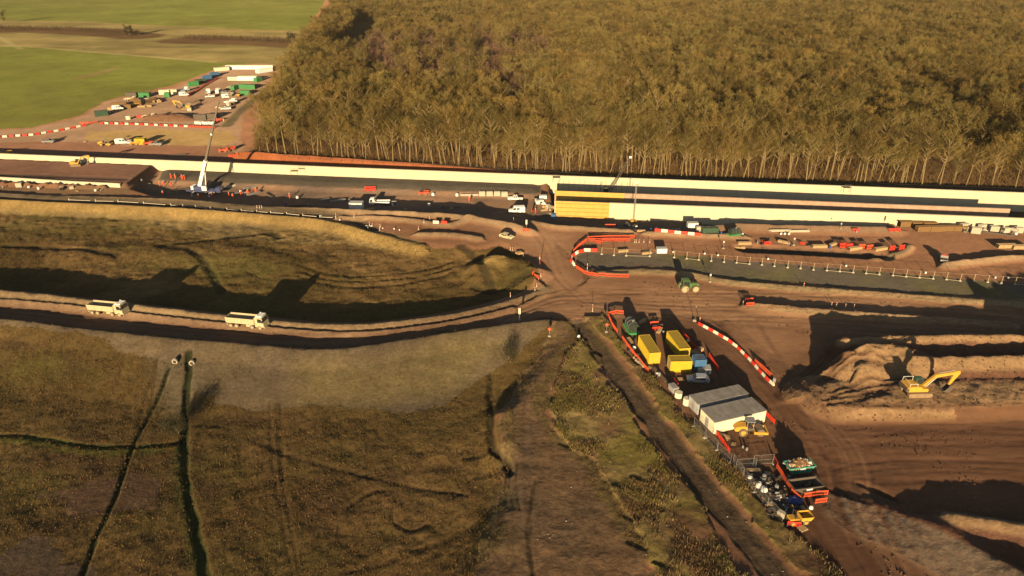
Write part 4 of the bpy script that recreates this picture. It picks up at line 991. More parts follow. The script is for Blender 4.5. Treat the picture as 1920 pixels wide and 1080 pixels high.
    q.tube((3.0 * x, 0, 4.35), (5.8 * x, 0, 4.95), 0.09, n=8); q.tube((6.1 * x, 0, 3.9), (5.75 * x, 0, 2.1), 0.07, n=8); q.build("hydraulic_rams", GALV, t)
    return t
def make_tractor():
    t = thing("tractor", "", "tractor")
    h = MB(); h.prism([(-0.3, 0.95), (2.0, 0.9), (2.25, 1.1), (2.2, 1.7), (1.9, 1.85), (-0.2, 1.95)], -0.42, 0.42); h.build("bonnet", TRGREEN, t, 0.06)
    MB().box(-1.6, 2.1, -0.32, 0.32, 0.62, 1.0).box(-1.2, -1.0, -1.0, 1.0, 0.75, 0.95).box(1.25, 1.45, -0.95, 0.95, 0.6, 0.8).build("chassis", STEEL, t)
    c = MB(); c.prism([(-1.55, 1.15), (0.0, 1.15), (0.1, 1.6), (-0.1, 2.7), (-1.45, 2.7)], -0.75, 0.75); cab = c.build("cab", GLASS, t, 0.04)
    MB().prism([(-1.65, 2.7), (0.05, 2.7), (0.0, 2.85), (-1.55, 2.88)], -0.85, 0.85).build("roof", TRGREEN, cab, 0.04)
    p = MB()
    for x0, x1 in ((-1.55, -1.45), (0.08, -0.1)):
        for s in (-1, 1): p.tube((x0, s * 0.77, 1.2), (x1, s * 0.77, 2.7), 0.05, n=6)
    p.build("pillars", TRGREEN, cab)
    for s in (-1, 1):
        f = MB(); pts = [(-1.1 + 0.98 * math.cos(a), 0.85 + 0.98 * math.sin(a)) for a in [PI * (0.12 + 0.09 * k) for k in range(10)]]; inn = [(-1.1 + 0.9 * math.cos(a), 0.85 + 0.9 * math.sin(a)) for a in [PI * (0.12 + 0.09 * k) for k in range(10)]][::-1]
        f.prism(pts + inn, s * 0.95 - 0.3, s * 0.95 + 0.3); f.build("mudguard", TRGREEN, t)
        wheel(t, -1.1, s * 0.98, 0.92, 0.55, hub=0.78); wheel(t, 1.35, s * 0.95, 0.8, 0.5, hub=0.78)
    MB().tube((1.0, 0.3, 1.8), (1.0, 0.3, 2.6), 0.05).build("exhaust", BLACK, t); lights(t, 2.24, 0.25, 1.4, 0.08)
    MB().box(2.1, 2.6, -0.4, 0.4, 0.6, 1.0).build("front_weight", STEEL, t, 0.05)
    return t
def make_roller():
    t = thing("soil_roller", "", "road roller")
    h = MB(); h.prism([(-2.7, 0.8), (-0.6, 0.75), (-0.55, 1.7), (-1.2, 1.95), (-2.4, 1.75), (-2.85, 1.3)], -0.85, 0.85); h.build("engine_hood", YEL, t, 0.12)
    for s in (-1, 1): wheel(t, -1.3, s * 0.95, 0.75, 0.55, YEL)
    c = MB(); c.box(-0.75, 0.5, -0.7, 0.7, 0.95, 1.5); c.build("operator_platform", STEEL, t, 0.04)
    r = MB()
    for x in (-0.7, 0.45):
        for s in (-1, 1): r.tube((x, s * 0.66, 1.4), (x * 0.9, s * 0.64, 2.85), 0.05, n=6)
    r.box(-0.9, 0.65, -0.8, 0.8, 2.85, 2.95); r.build("canopy", GREY, t)
    MB().box(-0.5, 0.0, -0.3, 0.3, 1.5, 1.65).box(-0.6, -0.45, -0.3, 0.3, 1.6, 2.15).build("seat", BLACK, t, 0.03)
    f = MB(); f.box(0.75, 2.9, -1.15, -0.98, 0.55, 1.05); f.box(0.75, 2.9, 0.98, 1.15, 0.55, 1.05); f.box(2.75, 3.0, -1.15, 1.15, 0.55, 1.05); f.box(0.55, 0.8, -1.15, 1.15, 0.55, 1.05); f.build("drum_frame", YEL, t, 0.03)
    MB().tube((1.8, -0.95, 0.75), (1.8, 0.95, 0.75), 0.75, n=24).build("drum", mat("worn_drum_steel", (0.22, 0.18, 0.14), 0.5, 0.5, 0.2, 2, 0.4), t)
    lights(t, -2.84, 0.5, 1.4, 0.08)
    return t
def make_dumper(paint=YEL):
    t = thing("site_dumper", "", "dumper")
    s = MB(); s.prism([(0.1, 1.0), (0.5, 0.75), (1.8, 0.8), (2.3, 1.55), (0.1, 1.6)], -0.95, -0.88); s.prism([(0.1, 1.0), (0.5, 0.75), (1.8, 0.8), (2.3, 1.55), (0.1, 1.6)], 0.88, 0.95); s.prism([(0.05, 0.95), (0.5, 0.7), (0.5, 0.78), (0.15, 1.0), (0.15, 1.6), (0.05, 1.6)], -0.9, 0.9); s.prism([(0.45, 0.7), (1.85, 0.76), (2.35, 1.5), (2.3, 1.56), (1.8, 0.84), (0.45, 0.78)], -0.9, 0.9); s.build("skip_bucket", paint, t)
    b = MB(); b.prism([(-2.0, 0.6), (-0.1, 0.6), (-0.1, 1.15), (-1.9, 1.3)], -0.7, 0.7); b.build("body", paint, t, 0.06)
    r = MB()
    for q in (-1, 1): r.tube((-0.9, q * 0.6, 1.2), (-0.95, q * 0.58, 2.5), 0.05, n=6)
    r.tube((-0.95, -0.58, 2.5), (-0.95, 0.58, 2.5), 0.05, n=6); r.build("roll_bar", BLACK, t)
    MB().box(-0.8, -0.35, -0.25, 0.25, 1.2, 1.35).box(-0.9, -0.78, -0.25, 0.25, 1.3, 1.75).build("seat", BLACK, t, 0.03)
    for x in (-1.4, 0.95):
        for q in (-1, 1): wheel(t, x, q * 0.85, 0.5, 0.4, paint)
    return t
def make_car(kind="van", paint=WHITE):
    P = {"van": [(-2.7, 0.45), (2.6, 0.45), (2.75, 0.75), (2.65, 1.1), (1.75, 1.35), (1.05, 2.3), (0.6, 2.42), (-2.6, 2.42), (-2.72, 2.2)],
         "pickup": [(-2.6, 0.5), (2.5, 0.45), (2.65, 0.8), (2.55, 1.1), (1.2, 1.22), (0.55, 1.82), (-0.7, 1.86), (-0.95, 1.2), (-2.6, 1.2)],
         "car": [(-2.1, 0.4), (2.1, 0.38), (2.22, 0.7), (2.1, 0.95), (1.05, 1.1), (0.35, 1.55), (-1.3, 1.6), (-2.0, 1.15), (-2.2, 0.95)]}[kind]
    nm = {"van": "panel_van", "pickup": "pickup_truck", "car": "estate_car"}[kind]
    w = {"van": 1.0, "pickup": 0.92, "car": 0.9}[kind]
    t = thing(nm, "", {"van": "van", "pickup": "pickup", "car": "car"}[kind])
    bd = MB(); bd.prism(P, -w, w); body = bd.build("body", paint, t, 0.09)
    ws = {"van": ((1.72, 1.4), (1.1, 2.26)), "pickup": ((1.17, 1.26), (0.6, 1.76)), "car": ((1.02, 1.14), (0.4, 1.5))}[kind]
    n = Vector((ws[0][1] - ws[1][1], 0, ws[0][0] - ws[1][0])); n = Vector((abs(n.x), 0, abs(n.z))).normalized() * 0.03
    MB().add([(ws[0][0] + n.x, -w * 0.86, ws[0][1] + n.z), (ws[0][0] + n.x, w * 0.86, ws[0][1] + n.z), (ws[1][0] + n.x, w * 0.8, ws[1][1] + n.z), (ws[1][0] + n.x, -w * 0.8, ws[1][1] + n.z)], [(0, 1, 2, 3)]).build("windscreen", GLASS, body)
    wins = {"van": [[(0.35, 1.4), (1.5, 1.4), (1.0, 2.1), (0.35, 2.1)], [(-0.9, 1.45), (0.1, 1.45), (0.1, 2.05), (-0.9, 2.05)]], "pickup": [[(0.05, 1.22), (0.95, 1.22), (0.5, 1.72), (0.05, 1.74)], [(-0.75, 1.22), (-0.05, 1.22), (-0.05, 1.74), (-0.65, 1.75)]],
            "car": [[(-0.1, 1.05), (0.8, 1.05), (0.3, 1.45), (-0.1, 1.48)], [(-1.3, 1.08), (-0.2, 1.05), (-0.2, 1.49), (-1.2, 1.5)]]}[kind]
    for s in (-1, 1):
        for q in wins: MB().prism(q, s * (w + 0.005) - 0.012, s * (w + 0.005) + 0.012).build("window", GLASS, body)
    if kind == "pickup":
        l = MB(); l.box(-2.5, -1.0, -w + 0.1, w - 0.1, 1.19, 1.23); l.build("load_bed", BLACK, t)
        MB().box(-0.9, -0.8, -0.8, 0.8, 1.85, 1.95).box(-0.2, 0.1, -0.6, 0.6, 1.86, 1.96).build("beacon_bar", ORANGE, t)
    ax = {"van": (-1.75, 1.75), "pickup": (-1.6, 1.65), "car": (-1.35, 1.38)}[kind]
    for x in ax:
        for s in (-1, 1): wheel(t, x, s * (w - 0.1), 0.36, 0.24, GALV, BLACK)
    lights(t, P[2][0] - 0.02, w * 0.72, 0.85, 0.13); lights(t, P[0][0] - 0.02, w * 0.85, 0.95, 0.08, "tail_light")
    MB().box(P[2][0] - 0.1, P[2][0] + 0.06, -w * 0.95, w * 0.95, 0.42, 0.62).build("bumper", BLACK, t, 0.03)
    return t
def make_flatbed(paint=WHITE):
    t = thing("flatbed_lorry", "", "lorry")
    c = MB(); c.prism([(1.6, 0.6), (3.3, 0.6), (3.4, 1.3), (3.1, 2.5), (1.6, 2.6)], -1.1, 1.1); cab = c.build("cab", paint, t, 0.07)
    MB().add([(3.42, -0.95, 1.45), (3.42, 0.95, 1.45), (3.15, 0.9, 2.4), (3.15, -0.9, 2.4)], [(0, 1, 2, 3)]).build("windscreen", GLASS, cab)
    for s in (-1, 1): MB().prism([(2.2, 1.5), (3.2, 1.5), (3.0, 2.3), (2.2, 2.3)], s * 1.105 - 0.012, s * 1.105 + 0.012).build("window", GLASS, cab)
    b = MB(); b.box(-3.5, 1.5, -1.15, 1.15, 0.95, 1.15); b.box(1.35, 1.5, -1.15, 1.15, 1.15, 2.0); b.box(-3.5, 1.4, -1.18, -1.1, 1.15, 1.5); b.box(-3.5, 1.4, 1.1, 1.18, 1.15, 1.5); b.build("flat_bed", paint, t)
    MB().box(-3.4, 3.0, -0.4, 0.4, 0.6, 0.95).build("chassis", STEEL, t)
    for x in (-2.5, -1.4, 2.4):
        for s in (-1, 1): wheel(t, x, s * 0.95, 0.45, 0.3, GALV, BLACK)
    lights(t, 3.36, 0.8, 0.85)
    return t
def corr(L, a, b, n, depth, horizontal=True):
    """corrugated strip outline"""
    pts = []
    for k in range(n):
        x0 = -L / 2 + L * k / n; d = L / n
        pts += [(x0, 0), (x0 + d * 0.3, 0), (x0 + d * 0.5, -depth), (x0 + d * 0.8, -depth)]
    pts.append((L / 2, 0)); return pts
def make_container(L=6.06, paint=CYEL, name="shipping_container", W=2.44, H=2.59):
    t = thing(name, "", "container")
    m = MB(); n = max(6, int(L / 0.3))
    for s in (-1, 1):
        o = corr(L - 0.3, 0, 0, n, 0.05); v = []; f = []
        for x, d in o: v += [(x, s * (W / 2 - 0.03 + d), 0.15), (x, s * (W / 2 - 0.03 + d), H - 0.1)]
        for k in range(len(o) - 1): f.append((2 * k, 2 * k + 2, 2 * k + 3, 2 * k + 1) if s < 0 else (2 * k + 1, 2 * k + 3, 2 * k + 2, 2 * k))
        m.add(v, f)
    m.add([(-L / 2 + 0.08, -W / 2 + .1, 0.15), (-L / 2 + 0.08, W / 2 - .1, 0.15), (-L / 2 + 0.08, W / 2 - .1, H - .1), (-L / 2 + 0.08, -W / 2 + .1, H - .1)], [(0, 3, 2, 1)])
    m.build("walls", paint, t)
    f = MB()
    for x in (-1, 1):
        for y in (-1, 1): f.box(x * (L / 2 - 0.08) - 0.08, x * (L / 2 - 0.08) + 0.08, y * (W / 2 - 0.08) - 0.08, y * (W / 2 - 0.08) + 0.08, 0, H)
    for y in (-1, 1):
        for z in (0.0, H - 0.12): f.box(-L / 2 + 0.16, L / 2 - 0.16, y * (W / 2 - 0.06) - 0.055, y * (W / 2 - 0.06) + 0.055, z + 0.003, z + 0.117)
    for x in (-1, 1):
        for z in (0.0, H - 0.12): f.box(x * (L / 2 - 0.06) - 0.055, x * (L / 2 - 0.06) + 0.055, -W / 2 + 0.16, W / 2 - 0.16, z + 0.003, z + 0.117)
    f.build("corner_frame", paint, t)
    r = MB(); v = []; ff = []; o = corr(L - 0.25, 0, 0, n, 0.03)
    for x, d in o: v += [(x, -W / 2 + 0.08, H - 0.03 + d), (x, W / 2 - 0.08, H - 0.03 + d)]
    for k in range(len(o) - 1): ff.append((2 * k, 2 * k + 2, 2 * k + 3, 2 * k + 1))
    r.add(v, ff); r.build("roof", mat(paint.name + "_roof", tuple(0.62 * c for c in paint_rgb(paint)), 0.75, 0, 0.22, 0.7, 0.35), t)
    for s in (-1, 1):
        d = MB(); d.box(L / 2 - 0.1, L / 2 - 0.03, min(0.01 * s, s * (W / 2 - 0.17)), max(0.01 * s, s * (W / 2 - 0.17)), 0.13, H - 0.13); dr = d.build("door", paint, t)
        b = MB()
        for q in (0.3, 0.8): b.tube((L / 2 - 0.01, s * q, 0.15), (L / 2 - 0.01, s * q, H - 0.15), 0.025, n=6)
        b.build("lock_bar", GALV, dr)
    return t
def paint_rgb(m):
    for n in m.node_tree.nodes:
        if n.type == 'RGB': return tuple(n.outputs[0].default_value)[:3]
def make_cabin(L=9.7, W=3.0, H=2.6, paint=CABW, roof=ROOFG, wins=3, name="site_cabin"):
    t = thing(name, "", "site cabin")
    MB().box(-L / 2, L / 2, -W / 2, W / 2, 0.2, H).build("walls", paint, t, 0.03)
    r = MB(); r.box(-L / 2 - 0.05, L / 2 + 0.05, -W / 2 - 0.05, W / 2 + 0.05, H - 0.09, H + 0.06); k = 0
    while k < int(L / 1.2): r.box(-L / 2 + 0.6 + k * 1.2, -L / 2 + 0.66 + k * 1.2, -W / 2, W / 2, H + 0.06, H + 0.09); k += 1
    r.build("roof", roof, t)
    for x in (-L / 2 + 0.4, 0, L / 2 - 0.4):
        for y in (-W / 2 + 0.3, W / 2 - 0.3): MB().box(x - 0.15, x + 0.15, y - 0.15, y + 0.15, 0.0, 0.2).build("foot", STEEL, t)
    for k in range(wins):
        x = -L / 2 + L * (k + 0.5) / wins
        f = MB(); f.box(x - 0.55, x + 0.55, -W / 2 - 0.04, -W / 2 - 0.004, 1.1, 2.0) if False else f.box(x - 0.55, x + 0.55, W / 2 + 0.004, W / 2 + 0.04, 1.1, 2.0); fr = f.build("window", WHITE, t)
        MB().box(x - 0.48, x + 0.48, W / 2 + 0.041, W / 2 + 0.05, 1.17, 1.93).build("pane", GLASS, fr)
    d = MB(); d.box(-L / 2 - 0.045, -L / 2 - 0.004, -0.45, 0.45, 0.2, 2.2); dr = d.build("door", GREY, t); MB().box(-L / 2 - 0.1, -L / 2 - 0.046, 0.3, 0.36, 1.1, 1.25).build("handle", STEEL, dr)
    return t
def make_barrier(paint=ORANGE):
    t = thing("plastic_barrier", "", "barrier")
    m = MB()
    for x in (-0.97, 0.97): m.box(x - 0.03, x + 0.03, -0.03, 0.03, 0.05, 1.0)
    m.box(-0.94, 0.94, -0.025, 0.025, 0.72, 1.0); m.box(-0.94, 0.94, -0.025, 0.025, 0.12, 0.3)
    for k in range(9): m.box(-0.82 + k * 0.205, -0.75 + k * 0.205, -0.018, 0.018, 0.3, 0.72)
    m.build("panel", paint, t)
    for x in (-0.8, 0.8): MB().box(x - 0.08, x + 0.08, -0.3, 0.3, 0.0, 0.07).build("foot", BLACK, t)
    return t
def make_jersey(paint, nm="water_barrier"):
    t = thing(nm, "", "barrier")
    m = MB(); m.prism([(-0.3, 0), (0.3, 0), (0.3, 0.18), (0.14, 0.4), (0.1, 0.85), (-0.1, 0.85), (-0.14, 0.4), (-0.3, 0.18)], -0.95, 0.95)
    m.v = [(-y, x, z) for x, y, z in m.v]; m.build("shell", paint, t, 0.03)
    MB().box(-0.5, -0.3, -0.12, 0.12, 0.855, 0.9).box(0.3, 0.5, -0.12, 0.12, 0.855, 0.9).build("filler_cap", paint, t)
    return t
def make_post(h=1.1, paint=ORANGE, band=BWHITE, nm="marker_post"):
    t = thing(nm, "", "marker post")
    MB().tube((0, 0, 0.08), (0, 0, h), 0.07, 0.055, 10).build("stem", paint, t)
    MB().tube((0, 0, h * 0.55), (0, 0, h * 0.78), 0.075, 0.075, 10).build("reflective_band", band, t)
    MB().box(-0.22, 0.22, -0.22, 0.22, 0, 0.09).build("base", CONE, t, 0.03)
    return t
def make_sign(h=2.3, plate=BWHITE, w=0.42, ph=0.6, nm="road_sign", round_=False):
    t = thing(nm, "", "sign")
    MB().tube((0, 0, 0), (0, 0, h), 0.05, n=8).build("post", GALV, t)
    if round_:
        m = MB(); m.tube((0, -0.06, h - w / 2), (0, -0.085, h - w / 2), w / 2, n=20); m.build("plate", plate, t)
    else: MB().box(-w / 2, w / 2, -0.09, -0.06, h - ph, h).build("plate", plate, t, 0.01)
    MB().box(-0.3, 0.3, -0.3, 0.3, 0, 0.25).build("base", CONE, t, 0.04)
    return t
def make_fence_post():
    t = thing("goalpost_pole", "", "pole")
    MB().tube((0, 0, 0.2), (0, 0, 2.1), 0.06, n=6).build("stem", mat("pale_pole", (0.42, 0.36, 0.24), 0.8, 0, 0.1, 2, 0.1), t)
    MB().lathe([(0.32, 0), (0.32, 0.2), (0.2, 0.3)], 10).build("foot", PALEBLK, t)
    return t
def make_mesh_panel():
    t = thing("mesh_fence_panel", "", "fence panel")
    m = MB()
    for a, b in (((-1.7, 0, 0.1), (-1.7, 0, 2.0)), ((1.7, 0, 0.1), (1.7, 0, 2.0)), ((-1.7, 0, 2.0), (1.7, 0, 2.0)), ((-1.7, 0, 0.15), (1.7, 0, 0.15)), ((-1.7, 0, 1.0), (1.7, 0, 1.0))): m.tube(a, b, 0.025, n=6)
    m.build("frame", GALV, t)
    w = MB()
    for k in range(17): w.tube((-1.65 + k * 0.206, 0, 0.15), (-1.65 + k * 0.206, 0, 2.0), 0.005, n=3, caps=False)
    for k in range(8): w.tube((-1.7, 0, 0.3 + k * 0.23), (1.7, 0, 0.3 + k * 0.23), 0.006, n=3, caps=False)
    w.build("mesh", GALV, t)
    for x in (-1.7, 1.7): MB().box(x - 0.12, x + 0.12, -0.35, 0.35, 0, 0.13).build("foot", CONE, t, 0.03)
    return t
def make_skip(paint=TEAL, L=4.6, W=2.0, H=1.45):
    t = thing("skip", "", "skip")
    a, b = L / 2, L / 2 - 0.75; v = []
    def ring(z, k, th): return [(-(b + (a - b) * k) + th, -W / 2 * (0.82 + 0.18 * k) + th, z), ((b + (a - b) * k) - th, -W / 2 * (0.82 + 0.18 * k) + th, z), ((b + (a - b) * k) - th, W / 2 * (0.82 + 0.18 * k) - th, z), (-(b + (a - b) * k) + th, W / 2 * (0.82 + 0.18 * k) - th, z)]
    v = ring(0, 0, 0) + ring(H, 1, 0) + ring(H, 1, 0.06) + ring(0.06, 0, 0.06)
    f = [(3, 2, 1, 0)] + [(k, (k + 1) % 4, 4 + (k + 1) % 4, 4 + k) for k in range(4)] + [(4 + k, 4 + (k + 1) % 4, 8 + (k + 1) % 4, 8 + k) for k in range(4)] + [(8 + k, 8 + (k + 1) % 4, 12 + (k + 1) % 4, 12 + k) for k in range(4)] + [(12, 13, 14, 15)]
    MB().add(v, f).build("tub", paint, t)
    r = MB()
    for s in (-1, 1): r.box(-a - 0.03, a + 0.03, s * W / 2 - 0.06, s * W / 2 + 0.06, H - 0.12, H + 0.02)
    for s in (-1, 1): r.box(s * a - 0.06, s * a + 0.06, -W / 2 + 0.07, W / 2 - 0.07, H - 0.12, H + 0.017)
    for x in (-1.2, 0.0, 1.2):
        for s in (-1, 1): r.add([(x - 0.06, s * W * 0.415, 0.05), (x + 0.06, s * W * 0.415, 0.05), (x + 0.06, s * W * 0.5, H - 0.12), (x - 0.06, s * W * 0.5, H - 0.12), (x - 0.06, s * (W * 0.415 + 0.07), 0.05), (x + 0.06, s * (W * 0.415 + 0.07), 0.05), (x + 0.06, s * (W * 0.5 + 0.06), H - 0.12), (x - 0.06, s * (W * 0.5 + 0.06), H - 0.12)], [(4, 5, 6, 7), (0, 4, 7, 3), (1, 2, 6, 5)])
    r.build("rim_and_ribs", paint, t)
    for x in (-1.0, 1.0):
        for s in (-1, 1): MB().tube((x, s * (W * 0.47), 0.9), (x, s * (W * 0.47 + 0.2), 0.9), 0.06, n=8).build("lifting_lug", STEEL, t)
    MB().box(-0.5, 0.5, -W / 2 * 1.0 - 0.07, -W / 2 * 1.0 - 0.05, H - 0.62, H - 0.2).build("blank_plate", WHITE, t)
    return t
def make_pile(mats_, L, W, H, n, seed, nm, lab, cat="waste heap"):
    """loose rubbish: many small boards, slabs and scraps tipped on a mound - nobody could count it"""
    r = random.Random(seed); t = thing(nm, lab, cat)
    for q, mt in enumerate(mats_):
        m = MB()
        for k in range(n // len(mats_)):
            x = r.uniform(-.5, .5) * L; y = r.uniform(-.5, .5) * W; z = H * max(0.05, 1 - (2 * x / L) ** 2) * max(0.1, 1 - (2 * y / W) ** 2) * r.uniform(0.4, 1)
            o = len(m.v); a, b, c = r.uniform(0.1, 0.5), r.uniform(0.06, 0.25), r.uniform(0.02, 0.14)
            m.box(-a, a, -b, b, -c, c); R = Matrix.Rotation(r.uniform(0, 6.3), 3, 'Z') @ Matrix.Rotation(r.uniform(-.7, .7), 3, 'X') @ Matrix.Rotation(r.uniform(-.7, .7), 3, 'Y')
            m.v[o:] = [tuple(R @ Vector(p) + Vector((x, y, z))) for p in m.v[o:]]
        o = m.build("scraps", mt, t); o["kind"] = "stuff"
    m = MB(); m.blob((0, 0, 0), L * 0.52, W * 0.52, H * 0.75, 0.12, seed, 14, 5, True); m.build("mound", mats_[-1], t)
    return t
def make_person(pose=0):
    """site worker in orange hi-vis; one skinned body, clothing and helmet over it"""
    t = thing("person", "", "person")
    def sk(name, verts, edges, radii, m, sub=1):
        me = bpy.data.meshes.new(name); me.from_pydata(verts, edges, []); me.update()
        o = bpy.data.objects.new(name, me); COL.objects.link(o)
        md = o.modifiers.new("skin", 'SKIN'); me.skin_vertices.new() if not me.skin_vertices else None
        for k, rr in enumerate(radii): me.skin_vertices[0].data[k].radius = (rr, rr * 0.85) if isinstance(rr, float) else rr
        me.skin_vertices[0].data[0].use_root = True
        s = o.modifiers.new("sub", 'SUBSURF'); s.levels = sub; s.render_levels = sub
        dg = bpy.context.evaluated_depsgraph_get(); me2 = bpy.data.meshes.new_from_object(o.evaluated_get(dg)); o.modifiers.clear(); o.data = me2
        me2.materials.clear(); me2.materials.append(m)
        for p in me2.polygons: p.use_smooth = True
        o.parent = t; KIDS.setdefault(t.name, []).append(o); return o
    st = 0.0 if pose == 0 else 0.22; ar = 0.12 if pose == 0 else 0.35
    J = [(0, 0, 0.95), (0, 0, 1.2), (0, 0, 1.42), (0.01, 0, 1.52), (0.03, 0, 1.66), (0, 0.19, 1.41), (0.02 + ar * .3, 0.26, 1.14), (ar, 0.27, 0.9), (ar + .06, 0.26, 0.82), (0, -0.19, 1.41), (0.02, -0.26, 1.14), (0.1 - st * .5, -0.27, 0.9), (0.14 - st * .5, -0.26, 0.82),
         (0, 0.1, 0.9), (st * 0.6 + .03, 0.11, 0.5), (st, 0.11, 0.09), (st + 0.17, 0.12, 0.04), (0, -0.1, 0.9), (-st * 0.3 + .03, -0.11, 0.5), (-st, -0.11, 0.09), (-st + 0.17, -0.12, 0.04)]
    E_ = [(0, 1), (1, 2), (2, 3), (3, 4), (2, 5), (5, 6), (6, 7), (7, 8), (2, 9), (9, 10), (10, 11), (11, 12), (0, 13), (13, 14), (14, 15), (15, 16), (0, 17), (17, 18), (18, 19), (19, 20)]
    Rr = [0.14, 0.135, 0.15, 0.06, 0.095, 0.075, 0.05, 0.04, 0.045, 0.075, 0.05, 0.04, 0.045, 0.095, 0.07, 0.055, 0.05, 0.095, 0.07, 0.055, 0.05]
    # five fingers on each hand
    for s, hnd in ((1, 8), (-1, 12)):
        bx, by, bz = J[hnd]
        for q, (dx, dy, dz) in enumerate(((0.05, -0.02 * s, -0.06), (0.045, -0.005 * s, -0.085), (0.025, 0.01 * s, -0.09), (0.0, 0.02 * s, -0.08), (0.06, -0.05 * s, -0.02))):
            J.append((bx + dx, by + dy, bz + dz)); E_.append((hnd, len(J) - 1)); Rr.append(0.011)
    sk("body", J, E_, Rr, SKIN)
    sk("jacket", [J[0], J[1], J[2], J[5], J[6], J[7], J[9], J[10], J[11]], [(0, 1), (1, 2), (2, 3), (3, 4), (4, 5), (2, 6), (6, 7), (7, 8)], [0.175, 0.165, 0.18, 0.095, 0.07, 0.055, 0.095, 0.07, 0.055], HIVIS)
    sk("trousers", [J[0], J[13], J[14], J[15], J[17], J[18], J[19]], [(0, 1), (1, 2), (2, 3), (0, 4), (4, 5), (5, 6)], [0.165, 0.12, 0.09, 0.075, 0.12, 0.09, 0.075], HIVIS)
    h = MB(); h.blob((0.03, 0, 1.68), 0.125, 0.115, 0.12, 0, 0, 12, 5, True); h.lathe([(0.13, 0), (0.155, 0.005), (0.13, 0.015)], 12, (0.05, 0, 1.68)); h.build("helmet", WHITE, t)
    f = MB(); f.box(0.11, 0.145, -0.012, 0.012, 1.6, 1.65); f.box(0.115, 0.128, -0.03, 0.03, 1.565, 1.575); f.build("face", SKIN, t)
    for s in (-1, 1): MB().blob((J[16 if s > 0 else 20][0] - 0.05, s * 0.12, 0.05), 0.14, 0.055, 0.06, 0, 0, 8, 5).build("boot", BLACK, t)
    return t
def make_crate_stack(mt, L=2.4, W=1.2, layers=3, h=0.45, seed=0, nm="crate_stack", lab=""):
    t = thing(nm, lab, "stack"); r = random.Random(seed)
    for k in range(layers):
        m = MB(); z = k * (h + 0.1); j = r.uniform(-.06, .06)
        m.box(-L / 2 + j, L / 2 + j, -W / 2, W / 2, z + 0.1, z + 0.1 + h)
        for q in (-0.4, 0, 0.4): m.box(-L / 2 + j, L / 2 + j, q * W - 0.06, q * W + 0.06, z, z + 0.1)
        n = max(3, int(L / 0.5))
        for q in range(n + 1): m.box(-L / 2 + j + q * (L - 0.08) / n, -L / 2 + j + q * (L - 0.08) / n + 0.08, -W / 2 - 0.03, W / 2 + 0.03, z + 0.1, z + 0.1 + h + 0.005)
        m.build("layer", mt, t)
    return t
def make_bundle(mt, L=5.0, n=9, r=0.11, nm="pipe_bundle", seed=0, cat="pipes"):
    t = thing(nm, "", cat); q = random.Random(seed); m = MB(); k = 0; row = int(math.ceil(math.sqrt(2 * n))); z = r + 0.1
    while k < n and row > 0:
        for c in range(row):
            if k >= n: break
            y = (c - (row - 1) / 2) * 2.05 * r; d = q.uniform(-.25, .25); m.tube((-L / 2 + d, y, z), (L / 2 + d, y, z), r, n=8); k += 1
        row -= 1; z += r * 1.75
    m.build("lengths", mt, t)
    for x in (-L * 0.3, L * 0.3): MB().box(x - 0.06, x + 0.06, -1.2 * r * math.sqrt(2 * n), 1.2 * r * math.sqrt(2 * n), 0, 0.1).build("bearer", TIMBER, t)
    return t
def make_bag(mt=WHITE, seed=0):
    t = thing("bulk_bag", "", "bag"); m = MB(); m.blob((0, 0, 0.45), 0.5, 0.48, 0.48, 0.12, seed, 10, 6); m.build("sack", mt, t, smooth=True)
    l = MB()
    for s in (-1, 1): l.path([(s * 0.3, -0.25, 0.8), (s * 0.28, 0, 1.05), (s * 0.3, 0.25, 0.8)], [0.03] * 3, 5)
    l.build("lifting_loops", mt, t); return t
def make_drum(mt=GREY, r=0.3, h=0.9):
    t = thing("drum", "", "drum"); MB().lathe([(r * 0.9, 0), (r, 0.02), (r, h * 0.33), (r * 1.05, h * 0.35), (r, h * 0.37), (r, h * 0.64), (r * 1.05, h * 0.66), (r, h * 0.68), (r, h - 0.02), (r * 0.9, h)], 16).build("barrel", mt, t)
    MB().tube((r * 0.5, 0, h), (r * 0.5, 0, h + 0.03), 0.05).build("bung", STEEL, t); return t
def make_tank(mt=DGREEN, base=GREEN):
    t = thing("fuel_tank", "", "tank"); m = MB(); pr = [(1.15 * math.cos(PI / 8 + k * PI / 4), 1.45 + 1.1 * math.sin(PI / 8 + k * PI / 4)) for k in range(8)]
    m.prism(pr, -2.1, 2.1); m.v = [(-y, x, z) for x, y, z in m.v]; m.build("vessel", mt, t, 0.06)
    MB().box(-2.5, 2.5, -1.3, 1.3, 0, 0.45).build("bund_base", base, t, 0.04)
    b = MB()
    for x in (-1.3, 0, 1.3): pr2 = [(1.2 * math.cos(PI / 8 + k * PI / 4), 1.45 + 1.15 * math.sin(PI / 8 + k * PI / 4)) for k in range(8)]; o = len(b.v); b.prism(pr2, x - 0.04, x + 0.04); b.v[o:] = [(-y, xx, z) for xx, y, z in b.v[o:]]
    b.build("hoop", GALV, t); MB().tube((0.6, 0, 2.5), (0.6, 0, 2.8), 0.3, n=12).build("hatch", GALV, t); return t
def make_bin(mt=GREY):
    t = thing("waste_bin", "", "bin"); MB().box(-0.9, 0.9, -0.55, 0.55, 0.15, 1.25, -0.08, -0.08).build("tub", mt, t, 0.04)
    MB().prism([(-1.0, 1.25), (1.0, 1.25), (0.95, 1.4), (-0.95, 1.4)], -0.65, 0.65).build("lid", mt, t, 0.04)
    for x in (-0.7, 0.7):
        for y in (-0.4, 0.4): MB().tube((x, y - 0.04, 0.09), (x, y + 0.04, 0.09), 0.09).build("caster", BLACK, t)
    return t
